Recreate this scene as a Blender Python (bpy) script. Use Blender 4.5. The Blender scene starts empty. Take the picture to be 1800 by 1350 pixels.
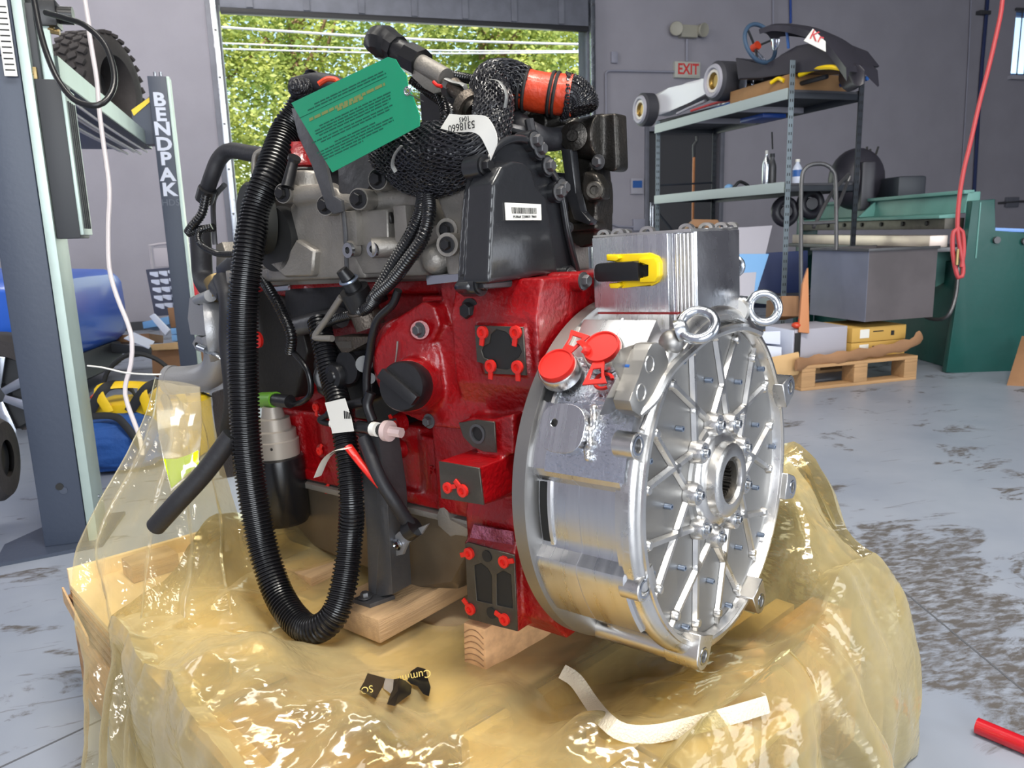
import bpy, bmesh, math, random
from mathutils import Vector as V, Matrix as M, noise
random.seed(7)
sc = bpy.context.scene
COL = sc.collection
# ------------------------------------------------------------------ camera
F = 1350.0
_p, _r = math.radians(11.2), math.radians(1.7)
FW = V((0, math.cos(_p), -math.sin(_p)))
_r0, _u0 = V((1, 0, 0)), V((0, math.sin(_p), math.cos(_p)))
CR = math.cos(_r)*_r0 - math.sin(_r)*_u0
CU = math.sin(_r)*_r0 + math.cos(_r)*_u0
CO = V((0, 0, 1.0))
cam = bpy.data.objects.new('camera', bpy.data.cameras.new('camera')); COL.objects.link(cam)
cam.data.lens = 27.0; cam.data.sensor_width = 36.0; cam.data.clip_start = .02; cam.data.clip_end = 200
m = M((CR, CU, -FW)).transposed().to_4x4(); m.translation = CO
cam.matrix_world = m
cam.data.dof.use_dof = True; cam.data.dof.focus_distance = 1.35; cam.data.dof.aperture_fstop = 11
sc.camera = cam
# ------------------------------------------------------------------ world, sun, exposure
wd = bpy.data.worlds.new('world'); sc.world = wd; wd.use_nodes = True
nt = wd.node_tree; sky = nt.nodes.new('ShaderNodeTexSky'); sky.sky_type = 'NISHITA'
sky.sun_elevation = math.radians(50); sky.sun_rotation = math.radians(200); sky.sun_disc = False
sky.altitude = 200; sky.air_density = 1.2; sky.dust_density = .6
bg = nt.nodes['Background']; bg.inputs['Strength'].default_value = .30
nt.links.new(sky.outputs[0], bg.inputs[0])
sun = bpy.data.objects.new('sun', bpy.data.lights.new('sun', 'SUN')); COL.objects.link(sun)
sun.data.energy = 8.0; sun.data.angle = .01; sun.data.color = (1, .95, .85)
sun.rotation_euler = V((-.35, .55, -.85)).to_track_quat('-Z', 'Y').to_euler()
def area(name, loc, aim, sx, sy, power, col):
    l = bpy.data.lights.new(name, 'AREA'); l.shape = 'RECTANGLE'; l.size = sx; l.size_y = sy; l.energy = power; l.color = col
    o = bpy.data.objects.new(name, l); COL.objects.link(o); o.location = loc
    o.rotation_euler = (V(aim)-V(loc)).to_track_quat('-Z', 'Z').to_euler(); return o
area('open_bay_light', (1.2, -7.0, 2.3), (-.6, 6, 1.4), 6.0, 3.8, 560, (.90, .95, 1))      # second open roll-up bay behind the camera
area('side_bay_light', (6.6, -1.2, 2.0), (1.0, 3.5, .6), 3.2, 3.2, 170, (.90, .95, 1))
area('side_bay_light', (-6.6, 4.6, 2.4), (-2.0, 8.0, 1.6), 3.0, 3.0, 130, (.92, .95, 1))
area('high_bay_and_fill_light', (-1.2, 2.6, 5.3), (-1.2, 2.6, 0), 2.4, .5, 60, (1, .96, .88))
area('high_bay_and_fill_light', (1.1, .1, 5.3), (.6, .8, 0), 2.4, .6, 300, (1, .95, .86))
area('high_bay_and_fill_light', (-3.2, 6.0, 5.3), (-3.4, 8.6, 1.6), 2.4, .5, 110, (1, .96, .9))  # added fill aimed at the back-left wall to brighten it
area('high_bay_and_fill_light', (-1.0, -1.6, 5.3), (-.8, .4, 0), 2.4, .3, 90, (1, .96, .9))
area('door_bay_light', (-1.4, 10.5, 2.2), (-.9, 2, 1.0), 4.2, 3.4, 90, (.9, 1, .92))
sc.view_settings.view_transform = 'Standard'; sc.view_settings.look = 'None'
sc.view_settings.gamma = 1; sc.view_settings.exposure = 0.13
sc.cycles.use_denoising = True
sc.cycles.max_bounces = 8; sc.cycles.diffuse_bounces = 3; sc.cycles.glossy_bounces = 4
sc.cycles.transmission_bounces = 4; sc.cycles.transparent_max_bounces = 14
sc.cycles.caustics_reflective = False; sc.cycles.caustics_refractive = False
sc.cycles.sample_clamp_indirect = 6
# ------------------------------------------------------------------ measuring helpers
def ray(x, y): return FW + (x-900)/F*CR - (y-675)/F*CU
def at(x, y, d): return CO + ray(x, y)*d                      # point at a depth
def flo(x, y, z=0.0):
    r = ray(x, y); return CO + r*((z-CO.z)/r.z)
def onpl(x, y, P0, n):
    r = ray(x, y); return CO + r*((P0-CO).dot(n)/r.dot(n))
# engine frame: s along the crankshaft away from the generator face, t towards the camera side, h up
EA = ray(-765, 545).normalized()
EU = (V((0, 0, 1)) - EA*EA.z).normalized()
ET = EU.cross(EA)
EO = at(1262, 848, 1.17)
EM = M((EA, ET, EU)).transposed().to_4x4(); EM.translation = EO
def P(x, y, s=None, t=None, h=None):
    n, k = (EA, s) if s is not None else (ET, t) if t is not None else (EU, h)
    p = onpl(x, y, EO+k*n, n)-EO
    return V((p.dot(EA), p.dot(ET), p.dot(EU)))
# room frame: D1 runs into the shop, D2 along the back wall
aw = math.radians(17)
D1 = V((-math.sin(aw), math.cos(aw), 0)); D2 = V((math.cos(aw), math.sin(aw), 0))
# ------------------------------------------------------------------ materials
def lin(c):
    f = lambda v: v/12.92 if v <= .04045 else ((v+.055)/1.055)**2.4
    return tuple(f(x/255) for x in c)+(1,)
def mat(name, col, rough=.5, metal=0, bump=0, bscale=60, var=0, vscale=8, coat=0, spec=.5, stretch=None, rvar=0, col2=None, vfac=(.4,.6), emit=0, det=4):
    m = bpy.data.materials.new(name); m.use_nodes = True; t = m.node_tree; b = t.nodes['Principled BSDF']
    c = lin(col); b.inputs['Base Color'].default_value = c
    b.inputs['Roughness'].default_value = rough; b.inputs['Metallic'].default_value = metal
    b.inputs['Coat Weight'].default_value = coat; b.inputs['Coat Roughness'].default_value = .12
    b.inputs['Specular IOR Level'].default_value = spec
    tc = t.nodes.new('ShaderNodeTexCoord'); vec = tc.outputs['Object']
    if stretch:
        mp = t.nodes.new('ShaderNodeMapping'); mp.inputs['Scale'].default_value = stretch
        t.links.new(vec, mp.inputs[0]); vec = mp.outputs[0]
    if var or col2 or rvar:
        n = t.nodes.new('ShaderNodeTexNoise'); n.inputs['Scale'].default_value = vscale; n.inputs['Detail'].default_value = 5
        t.links.new(vec, n.inputs['Vector'])
        if var or col2:
            r = t.nodes.new('ShaderNodeValToRGB'); t.links.new(n.outputs[0], r.inputs[0])
            e = r.color_ramp.elements; e[0].position, e[1].position = vfac
            c2 = lin(col2) if col2 else tuple(min(1, x*(1+var)) for x in c[:3])+(1,)
            e[0].color = tuple(x*(1-var) for x in c[:3])+(1,); e[1].color = c2
            t.links.new(r.outputs[0], b.inputs['Base Color'])
        if rvar:
            mr = t.nodes.new('ShaderNodeMapRange'); mr.inputs[1].default_value = .3; mr.inputs[2].default_value = .7
            mr.inputs[3].default_value = max(.03, rough-rvar); mr.inputs[4].default_value = rough+rvar
            t.links.new(n.outputs[0], mr.inputs[0]); t.links.new(mr.outputs[0], b.inputs['Roughness'])
    if bump:
        n = t.nodes.new('ShaderNodeTexNoise'); n.inputs['Scale'].default_value = bscale; n.inputs['Detail'].default_value = det
        t.links.new(vec, n.inputs['Vector'])
        u = t.nodes.new('ShaderNodeBump'); u.inputs['Strength'].default_value = bump; u.inputs['Distance'].default_value = .01
        t.links.new(n.outputs[0], u.inputs['Height']); t.links.new(u.outputs[0], b.inputs['Normal'])
    if emit:
        b.inputs['Emission Color'].default_value = c; b.inputs['Emission Strength'].default_value = emit
    return m
MT = {}
MT['alu'] = mat('machined_aluminium', (212, 210, 207), .30, 1, .03, 220, .04, 30, rvar=.05)
MT['alu_line'] = mat('milled_aluminium', (205, 206, 210), .27, 1, .08, 90, .04, 10, rvar=.08, stretch=(14, 1, 1))
MT['alu_mill'] = mat('fly_cut_aluminium', (208, 209, 213), .3, 1, .03, 60, .03, 9, rvar=.05, stretch=(8, .7, .7))
MT['alu_rough'] = mat('rough_milled_aluminium', (212, 217, 226), .28, 1, .30, 150, .04, 10, rvar=.08)
MT['alu_face'] = mat('satin_aluminium', (158, 156, 153), .46, 1)
MT['cast'] = mat('cast_aluminium', (146, 141, 134), .48, .6, .15, 240, .08, 12)
MT['cast_d'] = mat('brown_cast_iron', (92, 84, 76), .42, .7, .3, 200, .15, 14)
MT['exh'] = mat('dark_exhaust_iron', (60, 58, 55), .36, .8, .15, 200, .12, 14, col2=(74, 69, 64))
MT['red'] = mat('red_engine_paint', (136, 4, 11), .34, 0, .35, 110, .16, 9, coat=.35)
MT['redp'] = mat('red_plastic', (206, 36, 28), .4, 0)
MT['mach'] = mat('machined_iron', (86, 82, 76), .42, .7, .1, 200, .1, 20)
MT['blk'] = mat('black_plastic', (22, 22, 24), .34, 0, .05, 80)
MT['hose'] = mat('black_conduit', (20, 20, 22), .27, 0)
MT['rub'] = mat('black_rubber', (34, 34, 38), .55, 0, .1, 100)
MT['paint_k'] = mat('black_gloss_paint', (34, 35, 38), .28, 0, .06, 60, coat=.3)
MT['cast_l'] = mat('light_cast_aluminium', (158, 158, 160), .42, .6, .1, 240)
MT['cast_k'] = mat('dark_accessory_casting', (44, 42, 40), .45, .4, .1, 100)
MT['steel_d'] = mat('dark_steel', (92, 92, 94), .42, .6, .15, 60, .08, 10)
MT['steel'] = mat('zinc_steel', (190, 194, 200), .25, 1, .08, 120, rvar=.08)
MT['brass'] = mat('dull_brass', (150, 130, 90), .4, .8)
MT['pan'] = mat('bare_pan_steel', (112, 100, 84), .45, .6, .12, 30, .12, 7)
MT['yel'] = mat('yellow_plastic', (242, 205, 16), .35)
MT['white'] = mat('white_label', (228, 226, 218), .5)
MT['paper'] = mat('paper_white', (206, 212, 228), .6); MT['ink'] = mat('black_ink', (24, 24, 24), .6)
MT['bluei'] = mat('blue_ink', (50, 70, 170), .5)
MT['org'] = mat('orange_sleeve', (190, 58, 24), .42, 0, .3, 60, coat=.2)
MT['bscrew'] = mat('blue_screw_lock', (150, 163, 184), .3, .9)
MT['bluescr'] = mat('blue_paint_mark', (40, 90, 160), .4)
def braid_mat():
    m = mat('braided_sleeve', (26, 26, 29), .36); t = m.node_tree; b = t.nodes['Principled BSDF']
    tc = t.nodes.new('ShaderNodeTexCoord'); v = t.nodes.new('ShaderNodeTexVoronoi'); v.inputs['Scale'].default_value = 130
    w = t.nodes.new('ShaderNodeMapping'); w.inputs['Scale'].default_value = (1, 1.6, .7); w.inputs['Rotation'].default_value = (.5, .4, .8)
    t.links.new(tc.outputs['Object'], w.inputs[0]); t.links.new(w.outputs[0], v.inputs['Vector'])
    u = t.nodes.new('ShaderNodeBump'); u.inputs['Strength'].default_value = 1; u.inputs['Distance'].default_value = .006; u.invert = True
    t.links.new(v.outputs['Distance'], u.inputs['Height']); t.links.new(u.outputs[0], b.inputs['Normal']); return m
MT['braid'] = braid_mat()
# ------------------------------------------------------------------ mesh helpers
def box(bm, x0, x1, y0, y1, z0, z1, bev=0, mtx=None):
    vs = bmesh.ops.create_cube(bm, size=1)['verts']
    for v in vs:
        v.co = V((x0+(v.co.x+.5)*(x1-x0), y0+(v.co.y+.5)*(y1-y0), z0+(v.co.z+.5)*(z1-z0)))
    if bev:
        es = {e for v in vs for e in v.link_edges}
        r = bmesh.ops.bevel(bm, geom=list(es), offset=bev, segments=2, affect='EDGES', profile=.6)
        vs = r['verts']
        vs = list({v for f in r['faces'] for v in f.verts})
    if mtx: bmesh.ops.transform(bm, matrix=mtx, verts=vs)
    return vs
def frame_of(z, up=None):
    z = V(z).normalized(); u = V(up) if up is not None else (V((0, 0, 1)) if abs(z.z) < .9 else V((1, 0, 0)))
    x = u.cross(z).normalized(); y = z.cross(x); return x, y, z
def ring(bm, c, x, y, r, n, ph=0, ry=None):
    return [bm.verts.new(c + x*(r*math.cos(ph+2*math.pi*i/n)) + y*((ry or r)*math.sin(ph+2*math.pi*i/n))) for i in range(n)]
def bridge(bm, a, b):
    n = len(a)
    for i in range(n):
        try: bm.faces.new((a[i], a[(i+1) % n], b[(i+1) % n], b[i]))
        except ValueError: pass
def lathe(bm, p, axis, prof, n=24, up=None, ph=0, cap=True):
    """prof: list of (distance along axis, radius)"""
    x, y, z = frame_of(axis, up); p = V(p); prev = None; first = None
    for d, r in prof:
        q = ring(bm, p+z*d, x, y, max(r, 1e-5), n, ph)
        if prev: bridge(bm, prev, q)
        else: first = q
        prev = q
    if cap:
        bm.faces.new(first[::-1]); bm.faces.new(prev)
def cyl(bm, a, b, r, r2=None, n=20, ch=0, up=None, ph=0):
    a, b = V(a), V(b); L = (b-a).length; r2 = r if r2 is None else r2
    if ch: lathe(bm, a, b-a, [(0, r-ch), (ch, r), (L-ch, r2), (L, r2-ch)], n, up, ph)
    else: lathe(bm, a, b-a, [(0, r), (L, r2)], n, up, ph)
def pipe(bm, a, b, ro, ri, n=24):
    a, b = V(a), V(b); L = (b-a).length
    lathe(bm, a, b-a, [(0, ri), (0, ro), (L, ro), (L, ri), (0, ri)], n, cap=False)
def crom(pts, n):
    pts = [V(p) for p in pts]; q = [2*pts[0]-pts[1]]+pts+[2*pts[-1]-pts[-2]]; out = []
    seg = len(pts)-1; L = [(pts[i+1]-pts[i]).length for i in range(seg)]; tot = sum(L)
    for i in range(seg):
        k = max(1, round(n*L[i]/tot))
        for j in range(k):
            t = j/k; a, b, c, d = q[i], q[i+1], q[i+2], q[i+3]
            out.append(.5*((2*b)+(c-a)*t+(2*a-5*b+4*c-d)*t*t+(3*b-a-3*c+d)*t**3))
    out.append(pts[-1]); return out
def tube(bm, pts, r, n=10, steps=None, cap=True, flat=None):
    """r: float or f(u, i)"""
    if steps: pts = crom(pts, steps)
    else: pts = [V(p) for p in pts]
    N = len(pts); prev = None; x = None
    for i, p in enumerate(pts):
        d = (pts[min(i+1, N-1)]-pts[max(i-1, 0)]).normalized()
        if x is None: x, y, _ = frame_of(d, flat)
        else: x = (x-d*x.dot(d)).normalized()
        y = d.cross(x); rr = r(i/(N-1), i) if callable(r) else r
        rx, ry = rr if isinstance(rr, tuple) else (rr, rr)
        q = ring(bm, p, x, y, rx, n, 0, ry)
        if prev: bridge(bm, prev, q)
        elif cap: bm.faces.new(q[::-1])
        prev = q
    if cap: bm.faces.new(prev)
def corr(bm, pts, r, pitch=.006, dep=.12, n=14):
    """corrugated conduit"""
    q = crom(pts, 60); L = sum((q[i+1]-q[i]).length for i in range(len(q)-1)); k = max(4, int(L/pitch))
    q = crom(pts, k*4); rf = r if callable(r) else (lambda u: r)
    tube(bm, q, lambda u, i: rf(u)*(1 if i % 4 in (0, 1) else 1-dep), n)
def prism(bm, pts, vec, bev=0):
    """extrude a planar outline (3-D points) by vec"""
    a = [bm.verts.new(V(p)) for p in pts]; b = [bm.verts.new(V(p)+V(vec)) for p in pts]
    f0 = bm.faces.new(a); f1 = bm.faces.new(b[::-1]); n = len(a)
    for i in range(n): bm.faces.new((a[(i+1) % n], a[i], b[i], b[(i+1) % n]))
    if bev:
        es = {e for v in a+b for e in v.link_edges}
        bmesh.ops.bevel(bm, geom=list(es), offset=bev, segments=2, affect='EDGES', profile=.6)
    return a, b
def plate_holes(bm, outer, holes, vec):
    """flat plate with holes: outlines of 3-D points, extruded by vec"""
    loops = []
    for o in [outer]+holes:
        vs = [bm.verts.new(V(p)) for p in o]; loops.append([bm.edges.new((vs[i], vs[(i+1) % len(vs)])) for i in range(len(vs))])
    r = bmesh.ops.triangle_fill(bm, use_beauty=True, use_dissolve=False, edges=[e for l in loops for e in l])
    fs = [g for g in r['geom'] if isinstance(g, bmesh.types.BMFace)]
    e = bmesh.ops.extrude_face_region(bm, geom=fs)
    bmesh.ops.translate(bm, vec=V(vec), verts=[g for g in e['geom'] if isinstance(g, bmesh.types.BMVert)])
def circ(c, x, y, r, n=20, ry=None): return [V(c)+V(x)*(r*math.cos(2*math.pi*i/n))+V(y)*((ry or r)*math.sin(2*math.pi*i/n)) for i in range(n)]
def torus(bm, c, axis, R, r, n=28, k=10, a0=0, a1=2*math.pi):
    x, y, z = frame_of(axis); c = V(c); full = abs(a1-a0-2*math.pi) < 1e-6; cnt = n if full else n+1; rows = []
    for i in range(cnt):
        a = a0+(a1-a0)*i/n; d = x*math.cos(a)+y*math.sin(a)
        rows.append([bm.verts.new(c+d*(R+r*math.cos(2*math.pi*j/k))+z*(r*math.sin(2*math.pi*j/k))) for j in range(k)])
    for i in range(n):
        bridge(bm, rows[i], rows[(i+1) % cnt])
    if not full: bm.faces.new(rows[0][::-1]); bm.faces.new(rows[-1])
def sphere(bm, c, r, seg=16, sc_=(1, 1, 1)):
    vs = bmesh.ops.create_uvsphere(bm, u_segments=seg, v_segments=max(6, seg//2), radius=r)['verts']
    for v in vs: v.co = V((v.co.x*sc_[0], v.co.y*sc_[1], v.co.z*sc_[2]))+V(c)
def nb(): return bmesh.new()
def finish(bm, name, m, smooth=True, ang=38, bev=0):
    if bev:
        bmesh.ops.recalc_face_normals(bm, faces=bm.faces)
        es = [e for e in bm.edges if len(e.link_faces) == 2 and e.calc_face_angle(0) > math.radians(30)]
        bmesh.ops.bevel(bm, geom=es, offset=bev, segments=1, affect='EDGES', clamp_overlap=True)
    bmesh.ops.recalc_face_normals(bm, faces=bm.faces)
    if smooth:
        for f in bm.faces: f.smooth = True
        a = math.radians(ang)
        for e in bm.edges:
            if len(e.link_faces) != 2 or e.calc_face_angle(0) > a: e.smooth = False
    me = bpy.data.meshes.new(name); bm.to_mesh(me); bm.free()
    me.materials.append(MT[m] if isinstance(m, str) else m); return me
class T:
    """a thing: an Empty (or one mesh) whose parts are built in the frame mtx"""
    def __init__(s, name, label, cat, mtx=None, base=(0, 0, 0), group=None, bm=None, m=None, kind=None, bev=0, ang=38, smooth=True):
        s.mtx = mtx.copy() if mtx else M.Identity(4); s.base = V(base)
        if bm is not None:
            bmesh.ops.translate(bm, vec=-s.base, verts=bm.verts); s.o = bpy.data.objects.new(name, finish(bm, name, m, smooth, ang, bev))
        else: s.o = bpy.data.objects.new(name, None); s.o.empty_display_size = .05
        COL.objects.link(s.o); s.o.matrix_world = s.mtx @ M.Translation(s.base)
        if label: s.o['label'] = label
        if cat: s.o['category'] = cat
        if group: s.o['group'] = group
        if kind: s.o['kind'] = kind
    def part(s, name, bm, m, parent=None, label=None, bev=0, ang=38, smooth=True, kind=None, soft=0, sm=6):
        bmesh.ops.translate(bm, vec=-s.base, verts=bm.verts)
        o = bpy.data.objects.new(name, finish(bm, name, m, smooth and not soft, ang, bev)); COL.objects.link(o); o.parent = parent or s.o
        if label: o['label'] = label
        if kind: o['kind'] = kind
        if soft:
            r = o.modifiers.new('cast', 'REMESH'); r.mode = 'VOXEL'; r.voxel_size = soft; r.use_smooth_shade = True
            q = o.modifiers.new('round', 'SMOOTH'); q.iterations = sm; q.factor = .5
        return o
    def inst(s, name, me, loc, axis, parent=None, up=None, spin=0, label=None, sc_=1):
        o = bpy.data.objects.new(name, me); COL.objects.link(o); o.parent = parent or s.o
        x, y, z = frame_of(axis, up); r = M((x, y, z)).transposed().to_4x4() @ M.Rotation(spin, 4, 'Z') @ M.Scale(sc_, 4); r.translation = V(loc)-s.base
        o.matrix_local = r
        if label: o['label'] = label
        return o
def struct(name, bm, m, bev=0, mtx=None, smooth=True):
    o = bpy.data.objects.new(name, finish(bm, name, m, smooth, 38, bev)); COL.objects.link(o); o['kind'] = 'structure'
    if mtx: o.matrix_world = mtx
    return o
def text_mesh(s, size, ext=.0005, align='CENTER', off=0):
    c = bpy.data.curves.new('text', 'FONT'); c.body = s; c.size = size; c.extrude = ext; c.align_x = align; c.offset = off; c.align_y = 'CENTER'; c.resolution_u = 3
    o = bpy.data.objects.new('text', c); COL.objects.link(o)
    dg = bpy.context.evaluated_depsgraph_get(); dg.update(); me = bpy.data.meshes.new_from_object(o.evaluated_get(dg)); bpy.data.objects.remove(o); return me
def add_text(th, name, s, size, m, loc, x, y, parent=None, sx=1, ext=.0005, off=0):
    me = text_mesh(s, size, ext, off=off); me.materials.clear(); me.materials.append(MT[m])
    o = bpy.data.objects.new(name, me); COL.objects.link(o); o.parent = parent or th.o
    x, y = V(x).normalized(), V(y).normalized(); z = x.cross(y); r = M((x*sx, y, z)).transposed().to_4x4(); r.translation = V(loc)-th.base
    o.matrix_local = r; return o
def room(p, deg=None):
    """a frame standing on the floor at p whose x runs along the back wall and y into the shop"""
    a = aw if deg is None else math.radians(deg); r = M.Rotation(a, 4, 'Z'); r.translation = V(p); return r
# ================================================================== SETTING
MT['wall'] = mat('painted_wall', (156, 153, 162), .75, 0, .08, 25, .03, 2)
MT['wall_d'] = mat('painted_wall_shade', (150, 148, 158), .75)
MT['ceil'] = mat('ceiling_paint', (150, 150, 152), .9)
MT['frame'] = mat('grey_door_frame', (112, 114, 124), .5, .2, .1, 30, .08, 6)
MT['doorgrey'] = mat('dull_grey_door', (66, 66, 70), .6)
MT['trim'] = mat('light_trim', (168, 166, 176), .6)
def floor_mat():
    m = mat('painted_concrete', (158, 166, 184), .34, 0); t = m.node_tree; b = t.nodes['Principled BSDF']
    tc = t.nodes.new('ShaderNodeTexCoord')
    def nz(sc_, det, mp=None, dist=0):
        n = t.nodes.new('ShaderNodeTexNoise'); n.inputs['Scale'].default_value = sc_; n.inputs['Detail'].default_value = det; n.inputs['Distortion'].default_value = dist
        n.inputs['Roughness'].default_value = .65
        if mp:
            q = t.nodes.new('ShaderNodeMapping'); q.inputs['Scale'].default_value = mp; q.inputs['Rotation'].default_value = (0, 0, .5); t.links.new(tc.outputs['Object'], q.inputs[0]); t.links.new(q.outputs[0], n.inputs['Vector'])
        else: t.links.new(tc.outputs['Object'], n.inputs['Vector'])
        return n
    def ramp(src, a, b_, c0=(0, 0, 0, 1), c1=(1, 1, 1, 1)):
        r = t.nodes.new('ShaderNodeValToRGB'); r.color_ramp.elements[0].position = a; r.color_ramp.elements[1].position = b_
        r.color_ramp.elements[0].color = c0; r.color_ramp.elements[1].color = c1; t.links.new(src, r.inputs[0]); return r
    base = ramp(nz(1.3, 4).outputs[0], .3, .7, lin((128, 136, 151)), lin((150, 156, 168)))
    worn = ramp(nz(2.2, 8, (.7, 2.2, 1), 1.2).outputs[0], .55, .60)          # where the paint has worn off
    fine = ramp(nz(38, 9, (.5, 1.2, 1), .3).outputs[0], .36, .56)
    wp = WI @ flo(1650, 1060); mp = t.nodes.new('ShaderNodeMapping'); mp.vector_type = 'TEXTURE'; mp.inputs['Location'].default_value = (wp.x, wp.y, 0); mp.inputs['Scale'].default_value = (.75, .8, 1)
    gr = t.nodes.new('ShaderNodeTexGradient'); gr.gradient_type = 'SPHERICAL'; t.links.new(tc.outputs['Object'], mp.inputs[0]); t.links.new(mp.outputs[0], gr.inputs[0])
    nw = nz(3.2, 9, (.8, 1.5, 1), .7); add = t.nodes.new('ShaderNodeMath'); add.operation = 'MULTIPLY_ADD'; add.inputs[1].default_value = .22; t.links.new(gr.outputs[1], add.inputs[0]); t.links.new(nw.outputs[0], add.inputs[2])
    worn = ramp(add.outputs[0], .58, .62)
    mul = t.nodes.new('ShaderNodeMath'); mul.operation = 'MULTIPLY'; t.links.new(worn.outputs[0], mul.inputs[0]); t.links.new(fine.outputs[0], mul.inputs[1])
    scr = ramp(nz(34, 3, (.12, 1, 1), .5).outputs[0], .66, .71)
    ad = t.nodes.new('ShaderNodeMath'); ad.operation = 'MAXIMUM'; t.links.new(mul.outputs[0], ad.inputs[0]); 
    s2 = t.nodes.new('ShaderNodeMath'); s2.operation = 'MULTIPLY'; s2.inputs[1].default_value = .5; t.links.new(scr.outputs[0], s2.inputs[0]); t.links.new(s2.outputs[0], ad.inputs[1])
    mx = t.nodes.new('ShaderNodeMix'); mx.data_type = 'RGBA'; t.links.new(ad.outputs[0], mx.inputs[0]); t.links.new(base.outputs[0], mx.inputs[6]); mx.inputs[7].default_value = lin((86, 82, 80))
    t.links.new(mx.outputs[2], b.inputs['Base Color'])
    rr = t.nodes.new('ShaderNodeMapRange'); rr.inputs[3].default_value = .36; rr.inputs[4].default_value = .6; t.links.new(ad.outputs[0], rr.inputs[0]); t.links.new(rr.outputs[0], b.inputs['Roughness'])
    u = t.nodes.new('ShaderNodeBump'); u.inputs['Strength'].default_value = .25; u.inputs['Distance'].default_value = .004; u.invert = True
    t.links.new(ad.outputs[0], u.inputs['Height']); t.links.new(u.outputs[0], b.inputs['Normal']); return m
W0 = V((-4.6, 8.88, 0)); WM = room(W0); WI = WM.inverted(); MT['floor'] = floor_mat()
def wl(x, y):                                   # point of the back wall (k along it, height)
    q = WI @ onpl(x, y, W0, D1); return q.x, q.z
KL, KR, YF, HC = -3.0, 16.5, -18.0, 6.0
b = nb(); box(b, KL, KR, YF, .25, -.2, 0); struct('floor', b, 'floor', mtx=WM)
for i, (p0, p1) in enumerate([(flo(1395, 880), flo(1800, 1215)), (flo(20, 1340), flo(190, 1260))]):
    b = nb(); d_ = (p1-p0).normalized(); e_ = V((-d_.y, d_.x, 0))*.0025; prism(b, [p0-d_*.2-e_, p0-d_*.2+e_, p1+d_*.6+e_, p1+d_*.6-e_], (0, 0, .0008)); struct('trim_%d' % (6+i), b, mat('floor_joint', (84, 86, 92), .8))
b = nb(); box(b, KL, KR, YF, .25, HC, HC+.2); struct('ceiling', b, 'ceil', mtx=WM)
b = nb(); box(b, KL-.2, KL, YF, .25, 0, HC); struct('wall_left', b, 'wall', mtx=WM)
b = nb(); box(b, KR, KR+.2, YF, .25, 0, HC); struct('wall_right', b, 'wall', mtx=WM)
b = nb(); box(b, KL, KR, YF-.2, YF, 0, HC); struct('wall_front', b, 'wall', mtx=WM)
g0, g1, gt = wl(402, 200)[0], wl(1030, 200)[0], wl(700, 26)[1]
d0, d1, dt = wl(1139, 400)[0], wl(1262, 400)[0], wl(1200, 232)[1]
w0, w1, wb, wt = wl(1781, 80)[0], wl(1781, 80)[0]+1.1, wl(1790, 134)[1], wl(1790, 20)[1]
b = nb()
def rect(x0, x1, z0, z1, y=0): return [(x0, y, z0), (x1, y, z0), (x1, y, z1), (x0, y, z1)]
# wall as rectangular blocks round the openings
for x0, x1, z0, z1 in [(KL, g0, 0, HC), (g0, g1, gt, HC), (g1, d0, 0, HC), (d0, d1, dt, HC), (d1, w0, 0, HC), (w0, w1, 0, wb), (w0, w1, wt, HC), (w1, KR, 0, HC)]:
    box(b, x0, x1, 0, .22, z0, z1)
struct('wall_back', b, 'wall', mtx=WM)
# garage opening: jambs, header, rolled-up sectional door with its tracks
b = nb()
box(b, g0-.14, g0, -.06, .24, 0, gt+.25, .006); struct('trim_1', b, 'frame', mtx=WM)
b = nb(); box(b, g1, g1+.12, -.06, .24, 0, gt+.25, .006); struct('trim_2', b, 'frame', mtx=WM)
b = nb(); box(b, g0-.14, g1+.12, -.05, .0, gt, gt+.5, .006)
struct('trim_3', b, 'frame', mtx=WM)
gd = T('garage_door', 'grey sectional roll-up door raised above the bright bay opening', 'door', WM, (g0, 0, gt-.05)); gd.o['kind'] = 'structure'
for i in range(3):
    b = nb(); box(b, g0+.02, g1-.02, -.16+i*.0, -.10, gt-.06+i*.34, gt+.26+i*.34, .012)
    for k in range(7): box(b, g0+.3+k*.62, g0+.37+k*.62, -.18, -.15, gt-.05+i*.34, gt+.25+i*.34)
    gd.part('door_panel', b, 'frame')
b = nb(); box(b, g0+.02, g1-.02, -.17, -.09, gt-.12, gt-.06, .01); gd.part('bottom_seal', b, 'rub')
for x in (g0-.05, g1+.05):
    b = nb(); box(b, x-.03, x+.03, -.14, -.06, 0, gt+.9, .005); gd.part('track', b, 'steel')
    for k in range(8): 
        q = nb(); cyl(q, (x+.0, -.14, .3+k*.5), (x, -.155, .3+k*.5), .014, n=6); gd.part('bolt', q, 'steel_d')
# dark doorway and its frame
b = nb(); box(b, d0, d1, .08, .13, 0, dt); struct('door_1', b, 'doorgrey', mtx=WM)
b = nb()
for a_ in ((d0-.06, d0), (d1, d1+.06)): box(b, a_[0], a_[1], -.03, .1, 0, dt+.06, .004)
box(b, d0, d1, -.03, .1, dt, dt+.06, .004); struct('trim_4', b, 'frame', mtx=WM)
b = nb(); cyl(b, (d0+.1, .06, 1.0), (d0+.1, .06, 1.3), .02); box(b, d0+.06, d0+.14, .06, .09, .95, 1.35, .01)
tt = T('door_plate', 'small bright push plate on the dark grey shop door', 'door hardware', WM, (d0+.1, .06, 1.0), bm=b, m='steel')
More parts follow.
